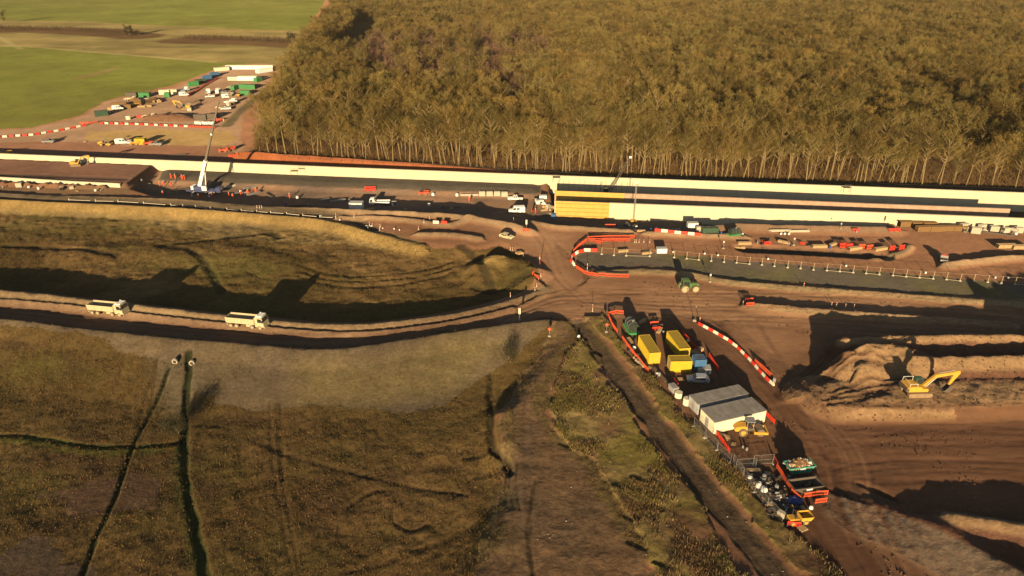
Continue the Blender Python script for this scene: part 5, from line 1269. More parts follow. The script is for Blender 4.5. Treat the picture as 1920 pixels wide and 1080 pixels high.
def lattice(m, p0, p1, w0, w1, n=10, r=0.05):
    p0, p1 = Vector(p0), Vector(p1); d = (p1 - p0).normalized(); u = d.orthogonal().normalized(); v = d.cross(u); prev = None
    for k in range(n + 1):
        c = p0 + (p1 - p0) * k / n; w = (w0 + (w1 - w0) * k / n) / 2
        q = [c + u * w + v * w, c - u * w + v * w, c - u * w - v * w, c + u * w - v * w]
        if prev:
            for i in range(4): m.tube(prev[i], q[i], r, n=4, caps=False); m.tube(prev[i], q[(i + 1) % 4], r * 0.6, n=3, caps=False)
        prev = q
def make_mobile_crane():
    t = thing("mobile_crane", "", "crane")
    MB().box(-6, 6, -1.3, 1.3, 0.8, 1.5).box(-6.3, -5.9, -1.3, 1.3, 0.7, 1.2).build("carrier", BLUEP, t, 0.05)
    for x in (-4.8, -3.4, 1.2, 2.7, 4.2):
        for s in (-1, 1): wheel(t, x, s * 1.15, 0.65, 0.45, GALV, BLACK)
    c = MB(); c.prism([(4.9, 0.8), (6.6, 0.8), (6.75, 1.5), (6.4, 2.5), (4.9, 2.5)], -1.2, 1.2); cab = c.build("carrier_cab", BLUEP, t, 0.06)
    MB().add([(6.72, -1, 1.6), (6.72, 1, 1.6), (6.46, 0.95, 2.4), (6.46, -0.95, 2.4)], [(0, 1, 2, 3)]).build("windscreen", GLASS, cab)
    for x in (-3.0, 3.4):
        for s in (-1, 1): MB().box(x - 0.15, x + 0.15, min(s * 1.3, s * 3.4), max(s * 1.3, s * 3.4), 0.8, 1.1).tube((x, s * 3.4, 0.05), (x, s * 3.4, 0.95), 0.09).tube((x, s * 3.4, 0.0), (x, s * 3.4, 0.08), 0.35, n=12).build("outrigger", WHITE, t)
    MB().box(-3.2, 1.2, -1.2, 1.2, 1.55, 2.7, 0.1, 0.1).tube((0, 0, 1.45), (0, 0, 1.6), 1.1, n=16).build("superstructure", BLUEP, t, 0.05)
    MB().box(-4.2, -3.21, -1.35, 1.35, 1.6, 2.9).build("counterweight", WHITE, t, 0.06)
    MB().prism([(0.2, 1.6), (2.0, 1.6), (2.1, 2.6), (1.8, 3.2), (0.2, 3.2)], -1.95, -1.22).build("operator_cab", WHITE, t, 0.05)
    a = rad(67); d = Vector((math.cos(a), 0, math.sin(a))); p = Vector((-1.4, 0.2, 2.6))
    def boxboom(m, s0, s1, w0, w1):
        n = Vector((-d.z, 0, d.x)); v = []
        for s_, w in ((s0, w0), (s1, w1)):
            c = p + d * s_; v += [c - n * w + Vector((0, -w, 0)), c + n * w + Vector((0, -w, 0)), c + n * w + Vector((0, w, 0)), c - n * w + Vector((0, w, 0))]
        m.add(v, [(0, 1, 2, 3), (7, 6, 5, 4), (0, 4, 5, 1), (1, 5, 6, 2), (2, 6, 7, 3), (3, 7, 4, 0)])
    m = MB(); boxboom(m, 0, 10.2, 0.62, 0.55); m.tube(p + d * 9.6, p + d * 10.3, 0.75, n=12); m.build("boom_base", WHITE, t)
    m = MB(); boxboom(m, 10.3, 23, 0.34, 0.28); boxboom(m, 23, 33, 0.23, 0.2); m.build("telescopic_boom", mat("boom_grey", (0.13, 0.12, 0.10), 0.6, 0, 0.1, 1, 0.2), t)
    m = MB(); m.box(-0.35, 0.35, -0.3, 0.3, -0.3, 0.3); o = m.build("boom_head", WHITE, t, 0.05); o.location = p + d * 20.5
    m = MB(); q = p + d * 33.0; m.tube(q, (q.x + 0.5, q.y, q.z - 6), 0.025, n=4); m.build("hoist_rope", STEEL, t)
    MB().box(q.x + 0.3, q.x + 0.7, q.y - 0.2, q.y + 0.2, q.z - 6.9, q.z - 6).build("hook_block", YEL, t, 0.05)
    MB().tube((0.8, 0.2, 2.4), p + d * 6.0 + Vector((0.55, 0, -0.3)), 0.16, n=8).build("luffing_ram", WHITE, t)
    return t
# ------------------------------------------------------------------ placing things
def make_pole():
    t = thing("lamp_pole", "", "pole"); MB().tube((0, 0, 0), (0, 0, 3.6), 0.06, 0.045, 8).build("mast", STEEL, t); MB().box(-0.14, 0.14, -0.12, 0.12, 3.6, 3.85).build("lamp_head", GREY, t, 0.02); MB().box(-0.35, 0.35, -0.35, 0.35, 0, 0.35).build("base", CONE, t, 0.04); return t
BUILD = {"tipper": make_tipper, "excavator": make_excavator, "long_excavator": lambda: make_excavator(1.12), "tractor": make_tractor, "roller": make_roller, "dumper": make_dumper, "dumper_orange": lambda: make_dumper(ORANGE),
         "van": lambda: make_car("van"), "pickup": lambda: make_car("pickup"), "pickup_dark": lambda: make_car("pickup", GREY), "car": lambda: make_car("car", SILVER), "jeep": lambda: make_car("car", CREAM), "lorry": make_flatbed, "lorry_cream": lambda: make_flatbed(CREAM),
         "c20y": lambda: make_container(7.6, CYEL), "c10y": lambda: make_container(4.4, CYEL), "c8b": lambda: make_container(2.4, CBLUE, W=2.2), "c20b": lambda: make_container(6.06, CBLUE), "c20g": lambda: make_container(6.06, GREEN), "c10g": lambda: make_container(3.0, GREEN), "c20w": lambda: make_container(6.06, CABW), "c20d": lambda: make_container(6.06, STEEL), "c20dg": lambda: make_container(6.06, DGREEN),
         "cabin": make_cabin, "cabin_grey": lambda: make_cabin(10.8, 3.2, 2.5, CABG, ROOFG, 0), "cabin_long": lambda: make_cabin(10.8, 4.4, 2.7, CABW, ROOFG, 0), "cabin12": lambda: make_cabin(12.2, 3.2, 2.7, WHITE, CABW, 4), "cabin_s": lambda: make_cabin(4.5, 2.5, 2.5, WHITE, CABG, 2, "welfare_cabin"),
         "barrier": make_barrier, "barrier_red": lambda: make_barrier(RED), "jr": lambda: make_jersey(RED), "jw": lambda: make_jersey(BWHITE), "post": make_post, "post_w": lambda: make_post(1.0, BWHITE, ORANGE), "bollard": lambda: make_post(1.3, ORANGE, BWHITE),
         "sign": make_sign, "tall_sign": lambda: make_sign(3.0, BWHITE, 0.5, 1.5), "sign_o": lambda: make_sign(2.2, ORANGE, 0.75, 0.75, round_=True), "pole": make_fence_post, "mesh": make_mesh_panel, "skip": make_skip, "skip_shade_tone": lambda: make_skip(STEEL, 5.0, 2.3, 1.4),
         "man": make_person, "man_walk": lambda: make_person(1), "crate": lambda: make_crate_stack(BROWNT, 5.4, 2.0, 3, 0.55), "timber": lambda: make_crate_stack(TIMBER, 4.2, 1.2, 2, 0.3, 3, "timber_stack"), "blocks": lambda: make_crate_stack(PALEBLK, 2.2, 1.2, 2, 0.7, 5, "block_stack"), "pallet": lambda: make_crate_stack(TIMBER, 1.2, 1.0, 1, 0.12, 1, "pallet"),
         "pipes": lambda: make_bundle(GALV, 5.2, 9, 0.13), "beams": lambda: make_bundle(PALEBLK, 6.2, 6, 0.16, "beam_bundle", 2, "beams"), "bars": lambda: make_bundle(STEEL, 8, 12, 0.07, "rebar_bundle", 3, "steel bars"), "bag": make_bag, "drum": make_drum, "drum_b": lambda: make_drum(TARP), "tub": lambda: make_drum(CABW, 0.75, 1.1), "tank": lambda: make_tank(mat("tank_near_black", (0.012, 0.03, 0.028), 0.4, 0, 0.15, 1, 0.12), GREEN), "bin": make_bin, "crane": make_mobile_crane, "lamp_pole": make_pole}
CATS = {"crate": "stack", "timber": "stack"}
_proto = {}; _count = {}
def heading(p, q):
    a, b = place(*p), place(*q); return math.atan2(b.y - a.y, b.x - a.x)
def put(key, pos, rz, label, group=None, scale=None, dz=0.0):
    loc = place(*pos) if not isinstance(pos, Vector) else pos
    loc = Vector(loc); loc.z += dz
    if key not in _proto:
        o = BUILD[key](); _proto[key] = o; o.location = loc; o.rotation_euler = (0, 0, rz); o["label"] = label
        if group: o["group"] = group
        if scale: o.scale = (scale,) * 3 if isinstance(scale, (int, float)) else scale
        return o
    o = dup(_proto[key], loc, rz, label, None, group, scale)
    if not scale: o.scale = (1, 1, 1)
    return o
def row(keys, pts, step, label, group, jit=0.05, scale=None, z=0.0):
    """a line of equal things set end to end along a way on the ground"""
    w = [place(*p) for p in pts]; n = 0; out = []
    d = [0.0]
    for a, b in zip(w[:-1], w[1:]): d.append(d[-1] + (b - a).to_2d().length)
    s = step / 2
    while s < d[-1]:
        i = max(k for k in range(len(d) - 1) if d[k] <= s + 1e-9); t = (s - d[i]) / (d[i + 1] - d[i]); q = w[i].lerp(w[i + 1], t); dd = w[i + 1] - w[i]
        ky = keys[n % len(keys)] if isinstance(keys, (list, tuple)) else keys
        lab = label[n % len(label)] if isinstance(label, (list, tuple)) else label
        q.x += random.uniform(-jit, jit); q.y += random.uniform(-jit, jit); q.z = hz(q.x, q.y) + z
        grp = group if not isinstance(label, (list, tuple)) else group + (" (red)" if n % 2 == 0 else " (white)")
        out.append(put(ky, q, math.atan2(dd.y, dd.x) + random.uniform(-jit, jit), lab, grp, scale)); s += step; n += 1
    return out
R_ = heading((900, 600), (1000, 600))   # straight across the picture

# --- vehicles on the roads
h = heading((200, 590), (480, 612))
put("tipper", (206, 588), h, "dusty cream tipper truck driving at the left, the one behind on the haul road")
put("tipper", (466, 612), h, "dusty cream tipper truck leading the other along the haul road")
put("long_excavator", (1716, 738), 0.05, "yellow tracked excavator digging on the stockpile bench")
put("tractor", (1290, 545), R_ + 0.05, "green farm tractor with pale muddy wheels on the junction road", None, 1.12)
put("jeep", (950, 447), R_ - 0.6, "pale dusty car turning on the slip road above the island mound")
put("van", (969, 399), R_ + PI + 0.03, "white panel van parked left of the yellow formwork wall")
put("pickup", (966, 375), R_ + PI, "white pickup with orange beacons parked just beyond the white van")
put("cabin_s", (669, 391), R_ - 0.08, "small white cabin with two dark windows in the shaded cutting")
put("lorry", (712, 384), R_ + PI, "white flatbed lorry beside the small white cabin in the cutting")
put("beams", (726, 380), R_, "pale beams lying beside the white flatbed lorry")

# --- yellow container compound
h1 = heading((1193, 640), (1222, 690))
put("c20y", (1216, 664), h1, "long yellow shipping container left of the other long one, next to the orange fence")
put("c20y", (1270, 656), h1 + 0.02, "long yellow shipping container behind the blue box, farthest right of the yellow ones")
put("c10y", (1273, 692), R_ + PI, "short yellow shipping container standing crosswise in front of the two long ones")
put("c8b", (1309, 690), R_ + 0.05, "small blue container right of the short yellow one")
put("tank", (1184, 618), h1, "dark green fuel tank on a bright green base behind the yellow containers")
put("car", (1308, 716), R_ + 3.0, "silver estate car parked in the shade behind the grey cabin")
put("bin", (1262, 734), h1 + 0.2, "grey lidded waste bin by the compound fence near the silver car")
put("tub", (1272, 744), 0, "round cream tub next to the grey waste bin")
put("tub", (1287, 758), 0, "round cream tub at the end corner of the grey cabin", None, (0.95, 0.95, 1.3))
hc = heading((1310, 792), (1415, 768))
put("cabin_grey", (1345, 760.5), hc, "long grey site cabin standing close behind the cream one")
put("cabin_long", (1372, 791), hc, "long cream site cabin with a stained roof in front of the grey one")
put("roller", (1404, 812), R_ - 0.1, "yellow soil roller parked in front of the cream site cabin")
put("cabin_s", (1326, 697), R_ + 1.4, "small white box unit beside the blue container", None, 0.45)
put("blocks", (1314, 698), R_, "pale stacked blocks at the foot of the blue container", None, 0.6)
put("pallet", (1277, 712), R_, "pale pallet on the ground behind the grey waste bin")
ob = "orange plastic barrier"
row("barrier", [(1140, 592), (1155, 588), (1172, 590)], 2.0, "orange plastic barrier panel in the short row behind the dark green tank", "barriers behind the tank")
row("barrier", [(1141, 594), (1147, 610), (1158, 626)], 2.0, "orange plastic barrier panel leading from the tank corner along the verge", "barriers by the tank corner")
row("barrier", [(1166, 636), (1190, 668), (1216, 700)], 2.0, "orange plastic barrier panel in the fence line left of the yellow containers", "barriers left of the yellow containers")
row("barrier", [(1218, 610), (1240, 609)], 2.0, "orange plastic barrier panel stacked between the two long yellow containers' far ends", "barriers between the yellow containers")
row("barrier_red", [(1222, 621), (1242, 619)], 2.0, "red plastic barrier panel dumped beside the tank's far side", "red barriers beside the tank")
row("barrier_red", [(1278, 626), (1296, 646), (1314, 668)], 2.0, "red plastic barrier panel in the shaded line right of the yellow containers", "barriers right of the yellow containers")
row("barrier_red", [(1328, 668), (1345, 694)], 2.0, "red plastic barrier panel in the short line beyond the blue container", "barriers beyond the blue container")
row("barrier_red", [(1262, 716), (1274, 730)], 2.0, "red plastic barrier panel beside the grey waste bin", "barriers beside the bin")
row("barrier_red", [(1416, 760), (1432, 776), (1448, 792)], 2.0, "red plastic barrier panel at the right end of the cream cabin", "barriers at the cabin end")
row("barrier_red", [(1338, 810), (1352, 828), (1368, 850)], 2.0, "red plastic barrier panel in the line in front of the cream cabin's near corner", "barriers in front of the cabin corner")
row(["jr", "jw"], [(1309, 608), (1334, 621), (1362, 637), (1383, 653), (1404, 674), (1420, 692), (1438, 712), (1449, 722)], 1.5, ["red water-filled barrier in the curved line beside the yellow container yard", "white water-filled barrier in the curved line beside the yellow container yard"], "curved barrier line by the yard", 0.02, (0.76, 0.7, 0.72))
row("barrier", [(1414, 680), (1434, 697), (1450, 712)], 2.0, "orange plastic barrier panel standing behind the end of the curved barrier line", "barriers behind the curved line")
put("drum", (1451, 716), 0, "grey drum at the near end of the curved barrier line")
put("bollard", (1312, 603), 0, "orange bollard at the far start of the curved barrier line")
put("lamp_pole", (1302, 602), PI - 0.2, "tall thin dark pole at the far start of the curved barrier line")

# --- junction signs and posts
put("tall_sign", (974, 600), PI - 0.1, "tall white sign standing on the near side of the haul road at the junction")
put("post_w", (957, 558), 0, "white post on the bund beside the haul road bend", None, (1, 1, 1.4))
put("bollard", (1012, 496), 0, "tall orange bollard at the island's east tip", None, (1.2, 1.2, 2.2))
for q, (a, b) in enumerate([(1014, 519), (1010, 528), (1006, 538), (1003, 545)]): put("post_w", (a, b), 0, "white marker post in the close row round the island's tip", "marker posts round the island tip")
for q, (a, b) in enumerate([(1000, 514), (1006, 522)]): put("barrier", (a, b), 1.2 + q, "orange plastic barrier panel leaning behind the island tip's marker posts", "barriers at the island tip")
put("post_w", (1111, 584), 0, "thin white post on the near kerb of the junction", None, (0.8, 0.8, 2.0))
put("sign_o", (1030, 631), PI, "orange round sign on a white base at the head of the dirt track")
put("sign_o", (1137, 623), PI, "orange round sign on a white base beside the fuel tank barriers")
put("bag", (1085, 633), 0, "white bag on the tip of the weedy verge between the lanes", None, 0.7)
for a, b in ((957, 469), (961, 470), (981, 481)): put("post_w", (a, b), 0, "white marker post at the far side of the island mound", "marker posts behind the island mound")
put("pallet", (974, 476), 0.6, "white stacked boards on the far side of the island mound", None, (1.4, 1.4, 2.5))
put("sign", (1331, 529), PI, "white sign with a concrete foot on the verge right of the tractor")
put("post", (1507, 537), 0, "small marker post on the verge below the stone strip")
put("post_w", (1101, 508), 0, "tall white post inside the curved red and white barriers", None, (1, 1, 2.2))
for a, b in ((1559, 573), (1568, 574), (1585, 576), (1601, 577)): put("post_w", (a, b), 0, "white marker post on the low bank above the stockpile's shadow", "marker posts on the low bank")
put("barrier", (1404, 565), R_, "orange plastic barrier panel at the left end of the low bank, the farther one")
put("barrier", (1406, 574), R_ + 0.1, "orange plastic barrier panel at the left end of the low bank, the nearer one")
put("post_w", (1393, 571), 0, "white marker post beside the orange panels at the low bank's end")
row("barrier", [(1102, 449), (1140, 447), (1186, 447)], 2.0, "orange plastic barrier panel in the far row behind the stone strip", "far barrier row behind the stone strip")
row("barrier", [(1104, 453), (1140, 453), (1186, 453)], 2.0, "orange plastic barrier panel in the second row behind the stone strip", "second barrier row behind the stone strip")
row("barrier", [(1100, 452), (1085, 463), (1075, 474)], 2.0, "orange plastic barrier panel in the slanting row at the stone strip's rounded end", "slanting barriers at the strip end")
row(["jr", "jw"], [(1120, 471), (1100, 471), (1084, 474), (1073, 482), (1071, 490), (1078, 500)], 1.95, ["red water-filled barrier curving round the left end of the stone strip", "white water-filled barrier curving round the left end of the stone strip"], "barriers curving round the strip end", 0.02)
row("barrier", [(1080, 503), (1094, 513), (1115, 518), (1150, 520), (1186, 521)], 2.0, "orange plastic barrier panel in the near row along the junction's kerb", "near barrier row by the junction")
row("barrier", [(1116, 456), (1132, 458)], 2.0, "orange plastic barrier panel set askew between the two barrier rows", "askew barriers between the rows")
row(["jr", "jw"], [(1227, 435), (1260, 437), (1320, 443)], 1.95, ["red water-filled barrier in the straight line below the tall cream wall", "white water-filled barrier in the straight line below the tall cream wall"], "straight barrier line below the wall", 0.02)
row(["jw", "jr"], [(810, 418), (842, 420)], 2.6, ["white water-filled barrier on the small curved bank in the slip road", "red water-filled barrier on the small curved bank in the slip road"], "barriers on the curved bank")
put("barrier", (986, 434), R_ - 0.3, "orange plastic barrier panel at the point where the slip road meets the junction")
put("tall_sign", (987, 430), PI, "sign post with a dark shadow at the slip road's point")
# goalpost line
gp = [(1128, 477), (1151, 479), (1174, 480), (1218, 481)] + [(a / 3 + 1280, b / 3 + 360 + 0.5) for a, b in zip((-48, 22, 90, 160, 232, 303, 375, 445, 515, 590, 662, 735, 810, 883, 958, 1031, 1105, 1182, 1256, 1331, 1408, 1483, 1560, 1636, 1715, 1792, 1868, 1946, 2024), (368, 375, 382, 388, 394, 398, 405, 410, 418, 425, 430, 438, 442, 447, 453, 458, 464, 470, 476, 482, 488, 492, 500, 502, 507, 513, 518, 524, 530))]
gw = [place(*p) for p in gp]
for p in gw: put("pole", p, 0, "pale pole with a round foot in the long line along the stone strip", "goalpost poles along the stone strip")
m = MB()
for a, b in zip(gw[:-1], gw[1:]):
    if (b - a).length > 12: continue
    pa, pb = Vector((a.x, a.y, a.z + 2.02)), Vector((b.x, b.y, b.z + 2.02)); md_ = (pa + pb) / 2 - Vector((0, 0, 0.12)); m.path([pa, md_, pb], [0.02] * 3, 4)
    if random.random() < 0.2: m.tube((a.x + .3, a.y, a.z + 0.12), (b.x - .3, b.y, b.z + 0.12), 0.06, n=5)
tag(m.build("bunting_line", mat("pale_pole", (0.42, 0.36, 0.24)), None), "thin bunting rope strung along the row of pale poles", "rope")
for a, b in ((1262, 474), (1321, 477), (1346, 480), (1440, 487), (1586, 500), (1735, 513), (1866, 522), (1890, 523)): put("bag", (a, b), 0, "small white sandbag lying on the soil behind the pole line", "sandbags behind the pole line", 0.55)
put("cabin_s", (1240, 474), R_, "small white unit standing amid the pole line on the stone strip", None, 0.62)
put("timber", (1168, 472), R_ + 0.2, "pale boards stacked on the strip behind the barriers, the left stack", None, 0.7)
put("timber", (1212, 476), R_ + 0.2, "pale boards stacked on the strip next to the small white unit", None, 0.7)
for a in (1190, 1193, 1198, 1207, 1218): put("post_w", (a, 455), 0, "white marker post in the gap right of the far orange rows", "marker posts right of the orange rows")

# --- materials yard right of the junction
put("barrier", (1140, 425), R_, "orange plastic barrier panel on the bank below the formwork, left one")
put("barrier", (1148, 425), R_, "orange plastic barrier panel on the bank below the formwork, right one")
put("timber", (1202, 434), R_, "pale timber on the bank left of the red and white barrier line", None, 0.6)
put("cabin_s", (1298, 427), R_, "small white cabin at the corner where the wall trench begins", None, 0.7)
put("blocks", (1312, 434), R_, "pale block stack beside the small cabin at the trench corner")
for q, (a, b, k, l) in enumerate([(1330, 438, "c20dg", "dark green container by the trench corner, left of the teal machines"), (1352, 440, "drum_b", "blue drum in the clutter right of the dark green container"), (1362, 437, "bars", "dark steel bars in the clutter below the trench corner"), (1376, 441, "tank", "dark green tank at the right end of the clutter below the trench")]):
    put(k, (a, b), R_ + 0.1 * q, l, None, 0.8)
put("beams", (1462, 434), R_, "long pale bench of beams below the trench, left one"); put("beams", (1496, 435), R_, "long pale bench of beams below the trench, right one")
for a in (1464, 1471, 1479): put("bag", (a, 440), 0, "white bag in front of the pale beam bench", "bags in front of the beam bench", 0.7)
put("pipes", (1420, 424), R_, "grey pipe bundle lying along the lip of the wall trench", None, (2.2, 1, 1))
put("sign", (1551, 428), PI, "white sign at the lip of the wall trench, left one of the pair", None, 0.8); put("sign", (1576, 429), PI, "white sign at the lip of the wall trench, right one of the pair", None, 0.8)
row("barrier_red", [(1598, 434), (1612, 435)], 2.0, "red plastic barrier panel right of the two white signs by the trench", "red barriers by the signs")
put("drum", (1606, 436), 0, "pale drum in front of the red panels by the trench signs", None, (1, 1, 0.7))
put("barrier_red", (1672, 434), R_, "red plastic barrier panel under the leaning white board, left"); put("barrier_red", (1682, 434), R_, "red plastic barrier panel under the leaning white board, right")
put("tall_sign", (1677, 432), PI - 0.3, "leaning white board left of the brown formwork stacks")
for q, (a, b) in enumerate([(1690, 424), (1712, 425), (1733, 426), (1755, 424), (1722, 433), (1747, 433), (1772, 432), (1790, 432)]):
    put("crate", (a + 8, b), R_ + random.uniform(-.05, .05), "brown timber formwork stack in the group below the cream wall", "brown formwork stacks", random.uniform(0.72, 0.85))
wl = ["white block stack at the left end of the pale group right of the brown stacks", "low white block stack in front of the pale group", "white block stack leaning in the middle of the pale group", "white block stack behind the middle of the pale group", "white block stack near the right edge by the cream wall", "white block stack at the far right edge of the yard"]
for q, (a, b) in enumerate([(1806, 430), (1828, 437), (1840, 430), (1862, 434), (1884, 436), (1908, 436)]): put("blocks", (a, b), R_ + random.uniform(-.4, .4), wl[q], None, random.uniform(0.8, 1.2))
put("bars", (1872, 440), R_ - 0.5, "dark steel bars slanting in front of the pale block group"); put("pipes", (1850, 427), R_, "grey pipes behind the pale block group")
for q, (a, b, k, l) in enumerate([(1536, 464, "timber", "orange-brown timber left of the teal rack on the trench edge"), (1556, 466, "drum_b", "blue drum at the left end of the red stacks"), (1580, 465, "barrier_red", "red barrier panel stack nearest the teal rack"), (1592, 466, "barrier_red", "red barrier panel second along from the teal rack"), (1615, 467, "barrier", "orange barrier panel stack in the middle of the trench edge"), (1630, 468, "barrier", "orange barrier panel stack right of the middle of the trench edge"), (1602, 468, "timber", "timber lying between the red and orange stacks"), (1650, 469, "timber", "timber right of the orange stacks at the trench end"), (1672, 470, "barrier_red", "red barrier panel left at the far end of the yard trench"), (1690, 469, "barrier_red", "red barrier panel right at the far end of the yard trench")]):
    put(k, (a, b), R_ + 0.04 * q, l, None, (1, 2.0, 1.5) if "barrier" in k else None)
for a, b in ((1395, 462), (1384, 466)): put("timber", (a, b), R_, "pale timber at the left end of the yard trench, " + ("far" if b < 464 else "near") + " stack", None, 0.9)
put("sign", (1356, 466), PI, "white sign left of the yard trench"); put("barrier_red", (1438, 463), R_, "red barrier panel alone on the yard trench's far edge"); put("sign", (1488, 460), PI, "thin white sign behind the yard trench")
put("pickup_dark", (1768, 489), 1.1, "grey pickup at the left end of the tan bank on the right")
put("timber", (1886, 464), R_, "yellowish timber stack at the right edge, left one", None, 1.3); put("timber", (1914, 466), R_, "yellowish timber stack at the right edge, right one", None, 1.3)

# --- bottom right clutter
put("skip", (1497, 882), heading((1465, 884), (1528, 876)), "teal skip heaped with rubbish in the bottom right yard")
sk = place(1497, 882); sa = heading((1465, 884), (1528, 876))
p = make_pile([WHITE, TIMBER, BROWNT, PALEBLK, SOILM], 4.1, 1.7, 1.25, 190, 5, "rubbish_heap", "white and brown rubbish heaped in the teal skip"); p.location = sk + Vector((0, 0, 1.12)); p.rotation_euler.z = sa
put("skip_shade_tone", (1508, 918), sa, "skip coloured dark for the shadow inside it, just in front of the teal one")  # the dark colour stands for the shadow inside this skip
hm = heading((1383, 876), (1412, 874))
for a, b, l in ((1398, 878, "left one of the two in front of the pile"), (1430, 871, "right one of the two in front of the pile")): put("mesh", (a, b), hm, "grey mesh fence panel, " + l)
row("mesh", [(1300, 800), (1338, 838), (1382, 880), (1420, 930), (1460, 975)], 3.5, "grey mesh fence panel in the long run along the weedy verge", "mesh panels along the verge")
row("barrier", [(1450, 862), (1458, 880), (1468, 897), (1476, 912), (1484, 926), (1494, 934)], 2.0, "orange plastic barrier panel in the winding row left of the teal skip", "winding barriers by the skip")
row("barrier", [(1506, 934), (1526, 931), (1548, 928)], 2.0, "orange plastic barrier panel in the row in front of the dark skip", "barriers before the dark skip")
row("barrier", [(1528, 946), (1544, 942)], 2.0, "orange plastic barrier panel lying nearest the hump", "barriers nearest the hump")
put("drum", (1478, 899), 0, "drum behind the winding barriers", None, 0.9); put("dumper", (1496, 978), R_ + 0.1, "small yellow dumper at the near end of the scrap pile", None, 0.85)
put("drum_b", (1492, 944), 0, "blue drum half under the tarpaulin")
t = MB(); t.blob((0, 0, 0), 1.3, 0.9, 0.8, 0.25, 4, 12, 5, True); o = t.build("tarpaulin", TARP, None); tag(o, "crumpled blue tarpaulin in the scrap pile behind the orange row", "tarpaulin"); o.location = place(1490, 941)
for q, (a, b, s, l) in enumerate([(1405, 899, .8, "dirty white bag, the farthest in the scrap pile"), (1422, 915, 1.1, "large dirty white bulk bag at the scrap pile's left side"), (1432, 924, 1.15, "large dirty white bulk bag just in front of the other"), (1520, 955, .7, "small pale bag by the orange panel nearest the hump"), (1472, 962, .6, "small pale bag near the yellow dumper")]): put("bag", (a, b), q, l, None, s)
for q, (a, b, k, l) in enumerate([(1413, 884, "timber", "broken timber just behind the mesh panels"), (1440, 890, "pallet", "pallet leaning in the back of the scrap pile"), (1432, 898, "drum", "grey drum amid the dark scrap"), (1450, 905, "bars", "dark bars lying across the scrap pile"), (1455, 918, "drum", "second grey drum in the scrap, nearer the barriers"), (1442, 940, "pallet", "pallet at the near edge of the bulk bags"), (1460, 935, "tub", "round tub in the middle of the scrap pile"), (1452, 950, "timber", "timber stack at the scrap pile's near left"), (1476, 950, "pipes", "short grey pipes near the blue tarpaulin"), (1465, 968, "blocks", "pale blocks left of the yellow dumper"), (1505, 992, "pallet", "pallet in front of the yellow dumper"), (1510, 962, "timber", "timber right of the blue tarpaulin"), (1488, 988, "barrier_red", "red barrier panel fallen by the yellow dumper")]):
    put(k, (a, b), q * 1.3, l, None, 0.55 if k in ("bars", "pipes", "timber", "tub", "blocks") else 1.0)
for q, (a, b, L_, W_, l) in enumerate([(1428, 902, 5, 4, "dark heap of scrap at the back of the fenced corner"), (1452, 928, 5, 4, "dark heap of scrap in the middle behind the orange row"), (1470, 956, 6, 3.5, "dark heap of scrap near the yellow dumper"), (1505, 905, 3, 1.6, "brown heap spilling between the two skips")]):
    p = make_pile([STEEL, BROWNT, GREY, BLACK], L_, W_, 0.7, 70, 30 + q, "scrap_heap", l, "scrap heap"); p.location = place(a, b)

# --- culverts in the meadow, bushes
for a, b, l in ((328, 682, "left pale drain mouth at the top of the narrow ditch"), (360, 685, "right pale drain mouth at the top of the wide dark ditch")):
    t = thing("drain_outlet", l, "drain", place(a, b, 0.0), 0.0)
    m = MB(); n = 18; v = []; f = []
    for y, r in ((0, 0.38), (0, 0.6), (0.5, 0.6), (0.5, 0.38)): v += [(r * math.cos(2 * PI * k / n), y, 0.45 + r * math.sin(2 * PI * k / n)) for k in range(n)]
    for i in range(4): f += [(i * n + k, i * n + (k + 1) % n, ((i + 1) % 4) * n + (k + 1) % n, ((i + 1) % 4) * n + k) for k in range(n)]
    m.add(v, f); m.build("ring", CONE, t); MB().tube((0, 0.06, 0.45), (0, 2.2, 0.45), 0.378, n=16).build("pipe", BLACK, t)
for a, b, s, l in ((333, 815, 1.0, "dark bare bush at the fork of the two ditches"), (322, 812, .7, "smaller dark bush left of the ditch fork bush"), (957, 678, .9, "dark bush where the grey slope meets the dirt track"), (1250, 54, 1, "x")):
    if l == "x": continue
    tb, V, F = tree_geo(70 + a, 2.8 * s, 1.3 * s, .12, 22, 30, 0.03)
    t = thing("bush", l, "bush", place(a, b)); tb.build("stem", BARK, t); twig_obj("branches", V, F, mat("dark_twigs", (0.035, 0.032, 0.016), 1, 0, 0.3, 1, 0), t)

# --- people
gl = "worker in orange hi-vis standing in the cutting left of the mobile crane"
for q, (a, b) in enumerate([(321, 335), (329, 336), (342, 337), (347, 338), (300, 349), (307, 349), (321, 349), (306, 367), (373, 373), (398, 370)]): put("man" if q % 2 else "man_walk", (a, b), q * 1.1, gl, "workers left of the crane", 1.15)
for q, (a, b) in enumerate([(430, 370), (437, 373), (452, 366), (465, 365), (543, 372), (480, 362)]): put("man_walk" if q % 2 else "man", (a, b), q * 1.7, "worker in orange hi-vis in the shaded cutting right of the mobile crane", "workers right of the crane", 1.15)
put("man", (880, 378), 1, "worker in orange hi-vis alone on the sunlit cutting floor", None, 1.15)
put("man", (998, 397), 2, "worker in orange hi-vis standing behind the white van, left of the two"); put("man_walk", (1004, 400), 0.5, "worker in orange hi-vis standing behind the white van, right of the two")

